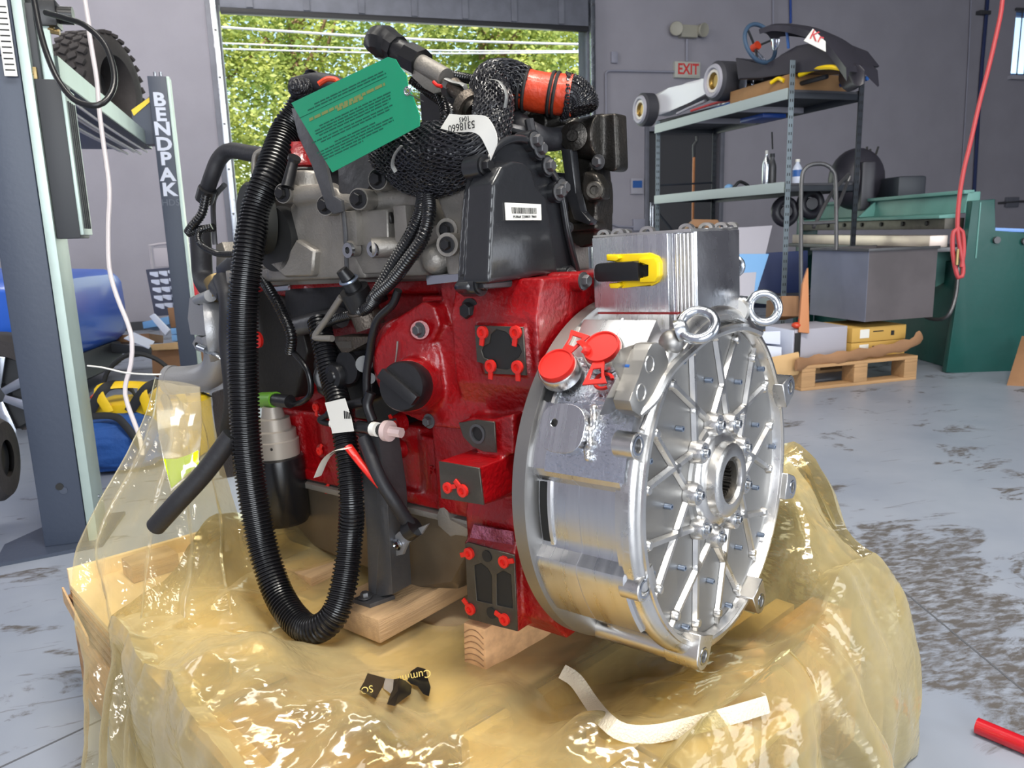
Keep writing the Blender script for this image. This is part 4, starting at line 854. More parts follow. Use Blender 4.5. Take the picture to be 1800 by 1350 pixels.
# leaning cardboard and red bar on the floor
quad_box('cardboard_sheet', 'brown cardboard sheet standing at the right edge near the shear', 'cardboard', [(1796, 590), (1850, 600), (1850, 700), (1768, 680)], .02, [4.9, 4.7, 4.5, 4.65], 'card')
b = nb(); r0_, r1_ = flo(1716, 1288), flo(1850, 1345); r0_.z = r1_.z = .016; cyl(b, r0_, r1_, .016, n=20); MT['redbar'] = mat('glossy_red_bar', (180, 16, 30), .25, coat=.5)
rb = T('red_bar', 'glossy red round bar lying on the floor at the lower right', 'bar', None, r0_-V((0, 0, .016)), bm=b, m='redbar')
# ================================================================== GENERATOR (frame: x = s, y = t, z = h)
GC = V((0, .004, .008))                      # shaft centre in (s, t, h)
def G(r, deg, s=0): a = math.radians(deg); return V((s, GC.y+r*math.cos(a), GC.z+r*math.sin(a)))
gen = T('electric_generator', 'bright machined aluminium disc-shaped generator bolted to the red engine', 'generator', EM, (.09, 0, -.27))
SA = V((-1, 0, 0))                           # outward face direction
def smooth(a, b, x):
    x = max(0, min(1, (x-a)/(b-a))); return x*x*(3-2*x)
def rad(deg):                                # outer profile of the housing barrel
    d = (deg+180) % 360-180
    r = .246
    r += .022*(smooth(10, 13, d)*(1-smooth(50, 53, d)))           # rough upper band
    r += .024*(smooth(-39, -36, d)*(1-smooth(-15, -11, d)))       # lower band with bright fillet
    r += .018*(smooth(128, 131, d)*(1-smooth(160, 164, d)))+.018*(smooth(-160, -156, d)*(1-smooth(-120, -116, d)))
    return r
N = 180
def barrel(b, secs, capa=True, capb=True, rf=rad):
    prev = first = None
    for s_, k, add in secs:
        q = [b.verts.new(G(rf(i*360/N)*k+add, i*360/N, s_)) for i in range(N)]
        if prev: bridge(b, prev, q)
        else: first = q
        prev = q
    if capa: b.faces.new(first)
    if capb: b.faces.new(prev[::-1])
b = nb(); barrel(b, [(.009, 1, -.004), (.012, 1, 0), (.0835, 1, 0), (.0838, 1, -.0008), (.0848, 1, -.0008), (.0851, 1, 0), (.155, 1, 0), (.156, 1, -.004)]); gen.part('barrel_housing', b, 'alu_mill', ang=30)
# end ring round the face
b = nb(); lathe(b, G(0, 0, .012), SA, [(0, .232), (0, .262), (.012, .262), (.018, .258), (.022, .250), (.022, .240), (.017, .2385), (.008, .236), (.0, .232)], 120, cap=False); gen.part('end_ring', b, 'alu')
b = nb(); lathe(b, G(0, 0, .012), SA, [(.018, .2485), (.0255, .2475), (.026, .2415), (.018, .240)], 120, cap=False); gen.part('ring_lip', b, 'alu')
# mounting flange on the engine side
def flr(d):
    d = (d+180) % 360-180; return .268+.010*(smooth(-48, -40, d)*(1-smooth(-14, -4, d)))+.0*d
b = nb(); barrel(b, [(.152, 1, -.004), (.154, 1, 0), (.176, 1, 0), (.178, 1, -.003)], rf=lambda d: .276); gen.part('rear_flange', b, 'alu_face', ang=30)
# dark cooling slots between barrel and flange
for d0_, d1_, r_ in ((34, 49, .2725), (-10.5, 9.5, .2485), (-62, -41, .2485), (132, 160, .2665)):
    b = nb(); n_ = 14; pr = None
    for i in range(n_+1):
        dd = d0_+(d1_-d0_)*i/n_; q = [b.verts.new(G(rr, dd, s_)) for s_, rr in ((.135, r_-.012), (.135, r_), (.149, r_), (.149, r_-.012))]
        if pr: bridge(b, pr, q)
        else: b.faces.new(q[::-1])
        pr = q
    b.faces.new(pr); gen.part('vent_slot', b, 'ink')
    # frame round the slot
    b = nb(); pr = None
    for i in range(n_+1):
        dd = d0_-.8+(d1_-d0_+1.6)*i/n_; q = [b.verts.new(G(rr, dd, s_)) for s_, rr in ((.130, r_-.014), (.130, r_+.001), (.1345, r_+.002), (.1345, r_-.014))]
        if pr: bridge(b, pr, q)
        else: b.faces.new(q[::-1])
        pr = q
    b.faces.new(pr); gen.part('slot_lip', b, 'alu')
# milled step plates by the end ring on the recessed bands
for d0_, d1_ in ((-13, 11), (51, 56)):
    for j in range(3):
        b = nb(); pr = None
        for i in range(13):
            dd = d0_+(d1_-d0_)*i/12; q = [b.verts.new(G(rr, dd, s_)) for s_, rr in ((.0+j*.008, .24), (.0+j*.008, .262-j*.004), (.008+j*.008, .262-j*.004), (.008+j*.008, .24))]
            if pr: bridge(b, pr, q)
            else: b.faces.new(q[::-1])
            pr = q
        b.faces.new(pr); gen.part('milled_step', b, 'alu')
# skins: rough milled band, polished fillet band
def skin(name, d0_, d1_, s0_, s1_, m, add=.0006, n_=30):
    b = nb(); rows = []
    for i in range(n_+1):
        dd = d0_+(d1_-d0_)*i/n_; rows.append([b.verts.new(G(rad(dd)+add, dd, s_)) for s_ in (s0_, (s0_+s1_)/2, s1_)])
    for i in range(n_):
        for j in range(2): b.faces.new((rows[i][j], rows[i+1][j], rows[i+1][j+1], rows[i][j+1]))
    return gen.part(name, b, m)
skin('rough_band', 13.5, 49.5, .004, .128, 'alu_rough')
# face plate with hub, ribs, bosses and screws
b = nb(); lathe(b, G(0, 0, .004), SA, [(-.01, .236), (0, .2355), (.002, .232), (.0, .229), (0, .09), (.004, .086), (.004, .0)], 110); fp = gen.part('face_plate', b, 'alu_face')
def rib(a, c, w, h):
    b = nb(); d = (c-a).normalized(); e = d.cross(SA).normalized()
    q = [(-w, 0), (-w*.55, h), (w*.55, h), (w, 0)]
    pr = None
    for p in (a, c):
        r = [b.verts.new(p+e*u+SA*v) for u, v in q]
        if pr: bridge(b, pr, r)
        else: b.faces.new(r[::-1])
        pr = r
    b.faces.new(pr); return b
fs = .0035
for k in range(9):
    a = 40*k+1
    for sg in (-1, 1):
        gen.part('rib', rib(G(.096, a+sg*4, fs), G(.214, a+sg*29.5, fs), .0058, .0065), 'alu', fp)
        gen.part('rib', rib(G(.218, a+sg*29.8, fs), G(.234, a+sg*30.5, fs), .0035, .006), 'alu', fp)
bb = nb(); lathe(bb, (0, 0, 0), (0, 0, 1), [(0, .0085), (.006, .0075), (.009, .0055), (.0095, 0)], 16); me = finish(bb, 'rib_boss', 'alu')
b2 = nb(); lathe(b2, (0, 0, 0), (0, 0, 1), [(0, .0105), (.005, .009), (.0065, .0075), (.0065, 0)], 8); mx = finish(b2, 'rib_node', 'alu')
for k in range(18): gen.inst('rib_boss', me, G(.2165, 20*k+11, fs), SA, fp)
for k in range(9): gen.inst('rib_node', mx, G(.135, 40*k+21, fs), SA, fp)
b = nb(); lathe(b, (0, 0, 0), (0, 0, 1), [(0, .0185), (.012, .017), (.017, .015), (.017, .0)], 22); mh = finish(b, 'bolt_boss', 'alu')
b = nb(); lathe(b, (0, 0, 0), (0, 0, 1), [(0, .0105), (.0006, .0105), (.0018, .0095), (.0018, .0068), (.0075, .0064), (.008, .0055), (.008, .0033), (.0035, .003), (.0035, 0)], 18); mb = finish(b, 'socket_bolt', 'steel')
b = nb(); lathe(b, (0, 0, 0), (0, 0, 1), [(0, .0042), (.010, .0042), (.0105, .0036), (.0105, .002), (.007, .0018), (.007, 0)], 12); ms = finish(b, 'blue_screw', 'bscrew')
for k in range(9):
    gen.inst('bolt_boss', mh, G(.0885, 40*k+.5, fs), SA, fp)
    gen.inst('socket_bolt', mb, G(.0885, 40*k+.5, fs-.016), SA, fp)
    gen.inst('cap_screw', ms, G(.157, 40*k+1, fs), SA, fp); gen.inst('cap_screw', ms, G(.2235, 40*k+21, fs), SA, fp)
b = nb(); lathe(b, G(0, 0, .004), SA, [(0, .078), (.008, .074), (.012, .070), (.014, .058), (.026, .056), (.029, .052), (.029, .036), (.024, .034), (.004, .034)], 72, cap=False); hb = gen.part('hub', b, 'alu')
b = nb(); lathe(b, G(0, 0, .004), SA, [(.020, .036), (.0235, .0355), (.0235, .029), (.018, .028), (-.03, .028)], 60, cap=False); gen.part('seal_ring', b, 'mach', hb)
b = nb(); pr = []
for i in range(120):
    r_ = .0275 if i % 5 in (0, 1) else .0225; pr.append((r_, 3*i))
f0 = [b.verts.new(G(r, a, -.012)) for r, a in pr]; f1 = [b.verts.new(G(r, a, .05)) for r, a in pr]; fo = [b.verts.new(G(.0290, a, -.012)) for r, a in pr]
bridge(b, f0, f1); bridge(b, fo, f0); b.faces.new(f1); gen.part('splined_socket', b, 'exh', hb, smooth=False)
# mounting lugs round the barrel, each with a through hole facing out
def lug(deg, r=.266, s0_=-.022, s1_=.045, R=.021, tail=True):
    b = nb(); c = G(r, deg); n_ = 28; ang0 = math.radians(deg)
    ux, uy = V((0, math.cos(ang0), math.sin(ang0))), V((0, -math.sin(ang0), math.cos(ang0)))
    out = [c+ux*(R*math.cos(t))+uy*(R*math.sin(t)) for t in [math.radians(-90+180*i/14) for i in range(15)]]+[c-ux*.03+uy*R*1.1, c-ux*.03-uy*R*1.1]
    plate_holes(b, [p+V((s0_, 0, 0)) for p in out], [[p+V((s0_, 0, 0)) for p in circ(c, ux, uy, .0095, 20)]], V((s1_-s0_, 0, 0)))
    lg = gen.part('mounting_lug', b, 'alu', bev=.0012)
    b = nb(); cyl(b, c+V((s0_+.006, 0, 0)), c+V((s0_+.03, 0, 0)), .0094); gen.part('lug_bolt', b, 'steel_d', lg)
    b = nb(); lathe(b, c+V((s0_, 0, 0)), SA, [(0, .0135), (.0008, .0125), (.0008, .0095)], 20, cap=False); gen.part('lug_chamfer', b, 'chr', lg); return lg
for dg, rr, s1_ in ((158.5, .268, .03), (-162, .272, .03), (-115, .264, .03), (-66, .258, .03)): lug(dg, rr, -.024, s1_)
lug(-18.5, .256, -.010, .02, .017); lug(24, .270, -.010, .02, .017)
for dg, r_ in ((-66, .262), (-115, .262), (198, .262), (158.5, .262)):
    b = nb(); cyl(b, G(r_, dg, .01), G(r_, dg, .155), .014, .016, 20); gen.part('tie_rib', b, 'alu')
# connector boss pad on the upper band
q = [P(*p, t=.272) for p in [(1008, 775), (985, 764), (962, 768), (948, 782), (946, 800), (955, 822), (975, 835), (1002, 838), (1010, 826)]]
c = G(.272, 26, .10); nrm = V((0, math.cos(math.radians(22)), math.sin(math.radians(22)))); vv = V((0, -nrm.z, nrm.y))
b = nb(); out = []
for i in range(40):
    a = 2*math.pi*i/40; x, y = math.cos(a), math.sin(a); e = .75
    out.append(c+V((1, 0, 0))*(.036*math.copysign(abs(x)**e, x))+vv*(.033*math.copysign(abs(y)**e, y))-nrm*.014)
hc = c+V((.013, 0, 0))+vv*.006-nrm*.014
plate_holes(b, out, [circ(hc, V((1, 0, 0)), vv, .0055, 18)], nrm*.026); pad = gen.part('threaded_boss_pad', b, 'alu_line', bev=.001)
b = nb(); cyl(b, hc+nrm*.001, hc+nrm*.014, .0056); gen.part('threaded_hole', b, 'mach', pad)
b = nb()
for k in range(9):
    rn = random.Random(k); sphere(b, c+V((-.036-.006*rn.random(), 0, 0))+vv*(-.032+k*.008)+nrm*(.000-.003*(k % 2)), .0065, 10)
gen.part('weld_ridge', b, 'alu', pad, soft=.0022, sm=5)
# pad with the red caps: inclined plate over the upper left
pn = V((-.10, math.cos(math.radians(46)), math.sin(math.radians(46)))).normalized(); pu = V((0, -pn.z, pn.y)).normalized()      # pad normal, pad uphill
po_ = G(.268, 56, .0)
def PD(s_, u, n_=0): return po_+V((s_, 0, 0))+pu*u+pn*n_
b = nb(); prism(b, [PD(.03, -.052), PD(.150, -.052), PD(.150, .045), PD(.03, .045)], -pn*.05, .003)
gen.part('cap_pad', b, 'alu_mill')
b = nb(); prism(b, [PD(.03, -.054, .002), PD(.150, -.060, .002), PD(.150, -.060, -.004), PD(.03, -.054, -.004)], V((0, .0, -.02))-pn*.0, .002); gen.part('pad_ledge', b, 'alu')
b = nb(); prism(b, [PD(.148, -.05, .001), PD(.172, -.05, .001), PD(.172, .03, .001), PD(.148, .03, .001)], -pn*.03, .002); gen.part('pad_bridge', b, 'alu_face')
b = nb(); prism(b, [PD(.082, -.055, .002), PD(.0845, -.055, .002), PD(.0845, .045, .002), PD(.082, .045, .002)], -pn*.01); gen.part('seam_bead', b, 'chr')
# dished cap holes
def cap(c, n_, r=.026, name='red_dust_cap'):
    b = nb(); lathe(b, c-n_*.004, n_, [(0, r*.93), (.001, r), (.007, r), (.0095, r*.97), (.0095, r*.90), (.0075, r*.87), (.0075, 0)], 44); return gen.part(name, b, 'redp')
def bosses(c, n_, r=.029): b = nb(); lathe(b, c-n_*.02, n_, [(0, r), (.016, r), (.018, r*.95), (.018, 0)], 40); gen.part('port_boss', b, 'alu')
c1 = P(981, 642, h=EO.x*0+.21); 
def onpad(x, y, up_=.02):
    """pixel onto the plane lifted up_ above the pad"""
    n = EM.to_3x3() @ pn; P0 = EM @ (po_+pn*up_); w = onpl(x, y, P0, n); return EM.inverted() @ w
k1, k2 = onpad(979, 643), onpad(1058, 612)
for k_ in (k1, k2): bosses(k_, pn); cap(k_+pn*.0, pn)
def web(c, d, n_=None, L=.034, w=.017):
    n_ = n_ or pn; d = (d-n_*d.dot(n_)).normalized(); e = d.cross(n_); b = nb(); o = c+d*.025+n_*.0
    out = [o-e*w*.5, o+e*w*.5, o+d*L*.55+e*w*.75, o+d*L+e*w*1.0, o+d*L-e*w*1.0, o+d*L*.55-e*w*.6]
    inn = [o+d*L*.3-e*w*.3, o+d*L*.3+e*w*.35, o+d*L*.78+e*w*.5, o+d*L*.78-e*w*.5]
    plate_holes(b, out, [inn], n_*.003); return gen.part('cap_tether', b, 'redp', bev=.0006)
web(k1, onpad(1017, 592)-k1); web(k2, onpad(1048, 665)-k2, L=.036)
b = nb(); tube(b, [onpad(1020, 600, .022), onpad(1032, 612, .03), onpad(1028, 622, .026)], (.006, .002), 8, 8); gen.part('cap_tether', b, 'redp')
b = nb(); torus(b, onpad(1061, 670, .004), pn, .012, .0028, 20, 6, .3, 5.4); gen.part('red_paint_ring', b, 'redp')
# rounded block with two blind dimples above the ring, on the left
bc_ = [P(*p, s=-.012) for p in [(1113, 688), (1107, 705), (1112, 722), (1126, 732), (1142, 726), (1153, 706), (1157, 684), (1159, 668), (1172, 652), (1176, 636), (1170, 614), (1156, 602), (1146, 604), (1140, 615), (1132, 634), (1124, 660)]]
b = nb(); prism(b, bc_, V((.024, 0, 0)), .0015); bl = gen.part('dimpled_block', b, 'alu_face')
for p in ((1142, 640), (1127, 690)):
    b = nb(); torus(b, P(*p, s=-.0122), SA, .0105, .0012, 26, 6); gen.part('dimple_ring', b, 'alu', bl)
b = nb(); prism(b, [P(*p, s=.012) for p in [(1090, 613), (1118, 604), (1100, 640), (1075, 638)]], V((-.0, -.02, -.03)), .001); gen.part('clamp_plate', b, 'alu_face')
b = nb(); prism(b, [P(*p, s=.012) for p in [(1065, 700), (1105, 698), (1118, 650), (1092, 648)]], V((.03, -.03, -.03)), .001); gen.part('clamp_plate', b, 'alu_face')
for i, p in enumerate(((1108, 645), (1120, 649), (1124, 654))):
    b = nb(); cyl(b, P(*p, s=.006), P(*p, s=.006)+V((.01, 0, .0)), .0035, n=10); gen.part('blue_screw', b, 'bluescr')
# eye bolts
def eyebolt(base, c, axis, R=.0225, r=.0085):
    b = nb(); torus(b, c, axis, R, r, 36, 12); d = (c-base).normalized(); cyl(b, base, c-d*R*.95, .010, .011, 18); lathe(b, base, d, [(0, .015), (.010, .015), (.014, .012)], 20); return gen.part('eye_bolt', b, 'steel')
e1 = P(1226, 571, s=-.035); eb1 = P(1183, 590, s=.0)
eyebolt(P(1190, 583, s=-.01), e1, V((-.25, .72, .64)), r=.0068)
b = nb(); sphere(b, P(1180, 602, s=.0), .017, 18); gen.part('eye_bolt_seat', b, 'alu_face')
e2 = P(1343, 541, s=-.03)
eyebolt(P(1300, 536, s=.01), e2, V((-.62, .75, .25)), r=.0068)
b = nb(); cyl(b, P(1292, 547, s=.002), P(1292, 547, s=.05), .022, n=28, ch=.004); gen.part('eye_bolt_seat', b, 'alu_face')
b = nb(); tube(b, [P(1120, 728, s=-.006), P(1150, 700, s=-.012), P(1175, 655, s=-.012), P(1212, 618, s=-.012), P(1250, 590, s=-.012), P(1300, 575, s=-.012), P(1335, 585, s=-.012)], .007, 8, 40); gen.part('contour_bead', b, 'alu')
b = nb(); tube(b, [P(1128, 755, s=-.006), P(1150, 700, s=-.006), P(1172, 660, s=-.006)], .0035, 8, 20); gen.part('contour_bead', b, 'alu')
# terminal box on top
bx0, bx1, by0, by1, bz0, bz1 = -.002, .158, -.085, .078, .235, .377
b = nb(); prism(b, [(bx0, by0, bz0), (bx1, by0, bz0), (bx1, by1, bz0), (.034, by1, bz0), (.030, .070, bz0), (.022, .070, bz0), (.018, .064, bz0), (bx0+.002, .064, bz0), (bx0, .060, bz0)], (0, 0, bz1-bz0), .0008); tbx = gen.part('terminal_box', b, 'alu_line')
b = nb()
for k in range(5):
    cyl(b, (.003+k*.005, .0665+k*.0014, bz0+.02), (.003+k*.005, .0665+k*.0014, bz1-.002), .0026, n=10)
gen.part('corner_flutes', b, 'alu', tbx, kind='stuff')
b = nb(); box(b, bx0+.001, bx1-.001, by0+.001, by1-.001, bz1-.0005, bz1+.004, .001); lid = gen.part('lid', b, 'alu', tbx)
for s_, t_ in [(.150, .06), (.118, .072), (.07, .072), (.02, .05), (.004, .02), (.004, -.03), (.004, -.065), (.15, .0)]:
    b = nb(); n_ = 10; arc = [V((s_+.011*math.cos(math.pi*i/n_), t_, bz1+.004+.008*math.sin(math.pi*i/n_))) for i in range(n_+1)]
    inn = [V((s_+.006*math.cos(math.pi*i/n_), t_, bz1+.004+.004*math.sin(math.pi*i/n_))) for i in range(n_, -1, -1)]
    prism(b, arc+inn, (0, -.009, 0)); gen.part('lid_clip', b, 'alu', tbx)
b = nb(); box(b, .02, .16, .070, .0795, .264, .267); gen.part('box_gasket', b, 'red', tbx)
def tb(x, y, t=.084): return P(x, y, t=t)
b = nb(); out = [tb(*p) for p in [(1065, 447), (1080, 447), (1092, 449), (1140, 444), (1155, 450), (1162, 462), (1162, 485), (1156, 497), (1145, 503), (1096, 504), (1083, 507), (1070, 504), (1070, 499), (1094, 497), (1098, 488), (1098, 461), (1090, 459), (1066, 459)]]
prism(b, out, V((0, -.008, 0)), .002); con = gen.part('connector_shroud', b, 'yel')
for o_ in ([(1066, 449), (1084, 448), (1088, 454), (1083, 459), (1067, 458)], [(1070, 498), (1088, 497), (1092, 502), (1086, 507), (1072, 507)], [(1122, 455), (1150, 453), (1155, 462), (1155, 487), (1150, 496), (1124, 497), (1124, 489), (1142, 487), (1142, 463), (1122, 463)]):
    b = nb(); prism(b, [tb(*p, t=.094) for p in o_], V((0, -.012, 0)), .002); gen.part('latch_arm', b, 'yel', con)
b = nb(); prism(b, [tb(*p, t=.098) for p in [(1045, 466), (1050, 463), (1112, 459), (1121, 461), (1123, 494), (1050, 496), (1044, 490), (1043, 475)]], V((0, -.02, 0)), .004); gen.part('connector_plug', b, 'blk', con)
b = nb(); prism(b, [tb(*p, t=.0865) for p in [(1128, 466), (1140, 466), (1140, 486), (1128, 486)]], V((0, -.004, 0))); gen.part('pin_window', b, 'exh', con)
q = P(1296, 466, s=.035); b = nb(); lathe(b, (.016, -.085, q.z), (0, -1, 0), [(0, .018), (.004, .018), (.006, .0155), (.018, .0155), (.02, .0175), (.024, .0175), (.026, .014), (.028, .0)], 26); gen.part('round_connector', b, 'steel', tbx)
# ================================================================== ENGINE (same frame as the generator)
eng = T('diesel_engine', 'red four-cylinder diesel engine standing on the crate under yellow film', 'engine', EM, (.6, 0, -.33))
TT = V((0, 1, 0)); HH = V((0, 0, 1)); SS = V((1, 0, 0))
def pr_t(pts, t, dep, b=None, bev=0):
    """outline seen on the flank at lateral position t, extruded dep towards the inside"""
    b = b or nb(); prism(b, [P(x, y, t=t) for x, y in pts], V((0, -dep, 0)), bev); return b
def pr_s(pts, s, dep, b=None, bev=0):
    b = b or nb(); prism(b, [P(x, y, s=s) for x, y in pts], V((dep, 0, 0)), bev); return b
# ---- bolts
b = nb(); lathe(b, (0, 0, 0), (0, 0, 1), [(0, .0125), (.002, .0125), (.0025, .0095)], 22); lathe(b, (0, 0, .002), (0, 0, 1), [(0, .0085), (.007, .0085), (.0085, .0072), (.0085, 0)], 6); hexk = finish(b, 'flange_bolt', 'blk')
b = nb(); lathe(b, (0, 0, 0), (0, 0, 1), [(0, .0125), (.002, .0125), (.0025, .0095)], 22); lathe(b, (0, 0, .002), (0, 0, 1), [(0, .0085), (.007, .0085), (.0085, .0072), (.0085, 0)], 6); hexs = finish(b, 'flange_bolt', 'steel_d')
# ---- red castings
b = nb()
box(b, .34, 1.03, -.18, .115, -.085, .06); box(b, .34, 1.03, -.18, .06, .0, .325)
for s_ in (.48, .63, .78, .93): cyl(b, (s_, .06, -.05), (s_, .06, .05), .075, n=24)
box(b, .34, 1.03, -.19, .135, -.085, -.06); box(b, .34, 1.03, -.19, .10, .30, .33)
box(b, .36, .46, .0, .15, -.08, .3)
blk = eng.part('cylinder_block', b, 'red', soft=.0048, sm=5)
b = nb()
outl = [(-.20, -.24), (.155, -.24), (.19, -.2), (.19, -.05), (.17, 0), (.17, .12), (.19, .17), (.19, .27), (.17, .325), (-.18, .325), (-.22, .2), (-.22, -.15)]
prism(b, [V((.185, y, z)) for y, z in outl], (.17, 0, 0))
# oil-filler bulge and its neck
c = P(752, 635, t=.13)
cyl(b, c-TT*.06, c+TT*.055, .108, .082, 40); cyl(b, c+TT*.055, c+TT*.068, .082, .06, 40)
cyl(b, P(760, 672, t=.14), P(716, 678, t=.232), .055, .042, 30)
prism(b, [P(*p, t=.19) for p in [(668, 590), (674, 572), (742, 530), (762, 540), (772, 572), (760, 600), (700, 600)]], (0, -.1, 0))
prism(b, [P(*p, t=.175) for p in [(668, 620), (672, 585), (760, 580), (840, 560), (850, 640), (860, 760), (760, 750), (690, 720)]], (0, -.1, 0))
box(b, .30, .40, .02, .16, .22, .335)
# square-port pad, round-port pad, cube boss
pr_t([(834, 571), (920, 574), (926, 661), (846, 656)], .197, .1, b)
prism(b, [P(900, 573, t=.197), P(960, 560, t=.15), P(965, 665, t=.15), P(922, 661, t=.197)], (0, -.05, 0))
pr_t([(806, 742), (826, 734), (868, 738), (870, 798), (846, 796), (822, 780), (808, 760)], .205, .06, b)
prism(b, [P(862, 738, t=.205), P(902, 728, t=.2), P(904, 800, t=.2), P(866, 798, t=.205)], (0, -.06, 0))
prism(b, [P(*p, t=.262) for p in [(771, 810), (842, 822), (850, 889), (774, 876)]], (0, -.14, 0))
prism(b, [P(842, 822, t=.262)+V((.002, 0, 0)), P(850, 889, t=.262)+V((.002, 0, 0)), P(904, 872, t=.18), P(906, 800, t=.18)], (.05, -.02, 0))
# rear support leg
q = [P(*p, t=.203) for p in [(816, 952), (905, 974), (910, 1112), (822, 1090)]]
prism(b, q, (0, -.10, 0))
prism(b, [P(832, 920, t=.19), P(905, 935, t=.19), P(905, 975, t=.2), P(816, 955, t=.2)], (0, -.08, 0))
gh = eng.part('gear_housing', b, 'red', soft=.0034, sm=4)
# machined faces with openings (thin plates proud of the paint)
def face(outer, holes, t, m='mach', th_=.003, name='machined_face', par=None):
    b = nb(); plate_holes(b, [P(x, y, t=t) for x, y in outer], [[P(x, y, t=t) for x, y in h] for h in holes], V((0, -th_, 0))); return eng.part(name, b, m, par, bev=.0006)
port = [(862, 588), (872, 579), (888, 583), (896, 590), (898, 600), (912, 606), (917, 618), (912, 628), (904, 634), (901, 646), (890, 650), (872, 648), (862, 634), (850, 628), (846, 616), (850, 608), (860, 604)]
face([(834, 572), (919, 575), (925, 660), (852, 657), (851, 640), (838, 636)], [port], .2055)
b = pr_t(port, .2035, .003); eng.part('port_opening', b, 'ink', gh)
rp_ = [(828+2+17*math.cos(a*.2618*1.5)*.9, 763+17*math.sin(a*.2618*1.5)) for a in range(16)]
face([(806, 743), (838, 738), (869, 742), (872, 796), (850, 794), (830, 785), (814, 768)], [[(841+12*math.cos(math.tau*i/20), 762+15*math.sin(math.tau*i/20)) for i in range(20)]], .213)
b = nb(); cc = P(841, 762, t=.2105); cyl(b, cc, cc-TT*.002, .0145, n=24); eng.part('starter_hole', b, 'ink', gh)
b = nb(); lathe(b, cc, TT, [(0, .0155), (.004, .0155), (.004, .0115), (0, .0115)], 26, cap=False); eng.part('bore_rim', b, 'steel_d', gh)
face([(771, 811), (842, 823), (850, 888), (775, 876)], [], .2655)
# lower bracket face: frame with two big windows and two bolt holes
face([(817, 956), (822, 953), (904, 976), (909, 1110), (823, 1088)], [[(833, 994), (846, 990), (858, 1000), (864, 1012), (865, 1062), (838, 1056)], [(872, 1010), (884, 1003), (898, 1010), (901, 1070), (873, 1064)]], .209)
for w in ([(833, 994), (846, 990), (858, 1000), (864, 1012), (865, 1062), (838, 1056)], [(872, 1010), (884, 1003), (898, 1010), (901, 1070), (873, 1064)]):
    b = pr_t(w, .2065, .002); eng.part('bracket_window', b, 'ink', gh)  # solid dark insert paints the shade inside the window
for x, y in ((855, 978), (863, 1078)):
    b = nb(); q = P(x, y, t=.211); cyl(b, q, q-TT*.004, .0095); eng.part('bracket_hole', b, 'ink', gh)
b = pr_t([(832, 922), (900, 936), (901, 958), (826, 945)], .204, .004); MT['over'] = mat('overspray_patch', (196, 110, 140), .5, 0, .9, 160, .35, 30, col2=(120, 40, 60)); eng.part('overspray_patch', b, 'over', gh)
# red thread plugs
b = nb(); lathe(b, (0, 0, 0), (0, 0, 1), [(0, .0085), (.004, .0085), (.0045, .0045), (.001, .004), (.001, 0)], 18); box(b, .004, .018, -.0035, .0035, 0, .003, .001); plug = finish(b, 'thread_plug', 'redp')
for x, y, t_, sp in [(850, 584, .2055, 4.5), (908, 584, .2055, 4.5), (864, 643, .2055, 4.6), (911, 645, .2055, 4.7), (788, 857, .2655, .3), (815, 862, .2655, 2.4), (826, 972, .209, 3.5), (887, 987, .209, .3), (828, 1070, .209, 2.4), (888, 1088, .209, 2.8), (556, 716, .14, 4.7), (563, 793, .14, 1.0), (692, 745, .16, 2), (691, 793, .15, 2), (575, 860, .13, 1)]:
    eng.inst('thread_plug', plug, P(x, y, t=t_), TT, gh, spin=sp, sc_=1.15 if x > 800 else 1.0)
for x, y, t_ in [(691, 793, .148), (692, 745, .158), (556, 716, .138), (563, 793, .138)]:
    b = nb(); q = P(x, y, t=t_); cyl(b, q-TT*.02, q-TT*.001, .018, .014, 22); eng.part('plug_boss', b, 'red', blk)
for x, y, t_, m_, k_ in [(738, 580, .205, hexs, 1.0), (755, 740, .19, hexs, 1.0), (828, 545, .18, hexk, 1.5)]:
    eng.inst('flange_bolt', m_, P(x, y, t=t_), TT, sc_=k_)
b = nb(); cyl(b, P(738, 580, t=.19), P(738, 580, t=.203), .018, .015, 20); eng.part('bolt_boss', b, 'red', gh)
b = nb(); tube(b, [P(699, 600, t=.203), P(697, 622, t=.204), P(693, 648, t=.203)], lambda u, i: .0018*(1-u*.5), 6, 8); eng.part('paint_run', b, 'cast', gh)
for ch_ in (('F0', (765, 822), .150),):
    add_text(eng, 'cast_letters', 'FO', .022, 'red', P(765, 828, t=.142), -SS, HH, gh, ext=.002)
b = nb(); q = P(1025, 494, s=.17); cyl(b, q, q+SS*.06, .015); eng.part('bolt_boss', b, 'red', gh); eng.inst('flange_bolt', hexs, q, -SS, sc_=1.1)
b = pr_s([(985, 490), (1040, 478), (1045, 540), (1000, 560)], .2, .08); eng.part('housing_shoulder', b, 'red', gh, bev=.004)
# oil filler cap
c0, c1 = P(722, 678, t=.225), P(697, 680, t=.272); ax = (c1-c0).normalized()
b = nb(); n_ = 48; prof = [(0, .038), (.002, .040), (.030, .040), (.036, .037), (.037, 0)]
lathe(b, c0, ax, prof, n_); oc = eng.part('oil_filler_cap', b, 'blk')
b = nb(); X, Y, Z = frame_of(ax); dd = (X*math.cos(-.65)+Y*math.sin(-.65)); L_ = (c1-c0).length; e_ = ax.cross(dd)
cc = c0+ax*.036; prism(b, [cc-dd*.037-e_*.009, cc-dd*.037+e_*.009, cc+dd*.037+e_*.009, cc+dd*.037-e_*.009], ax*.016, .003); eng.part('grip_bar', b, 'blk', oc)
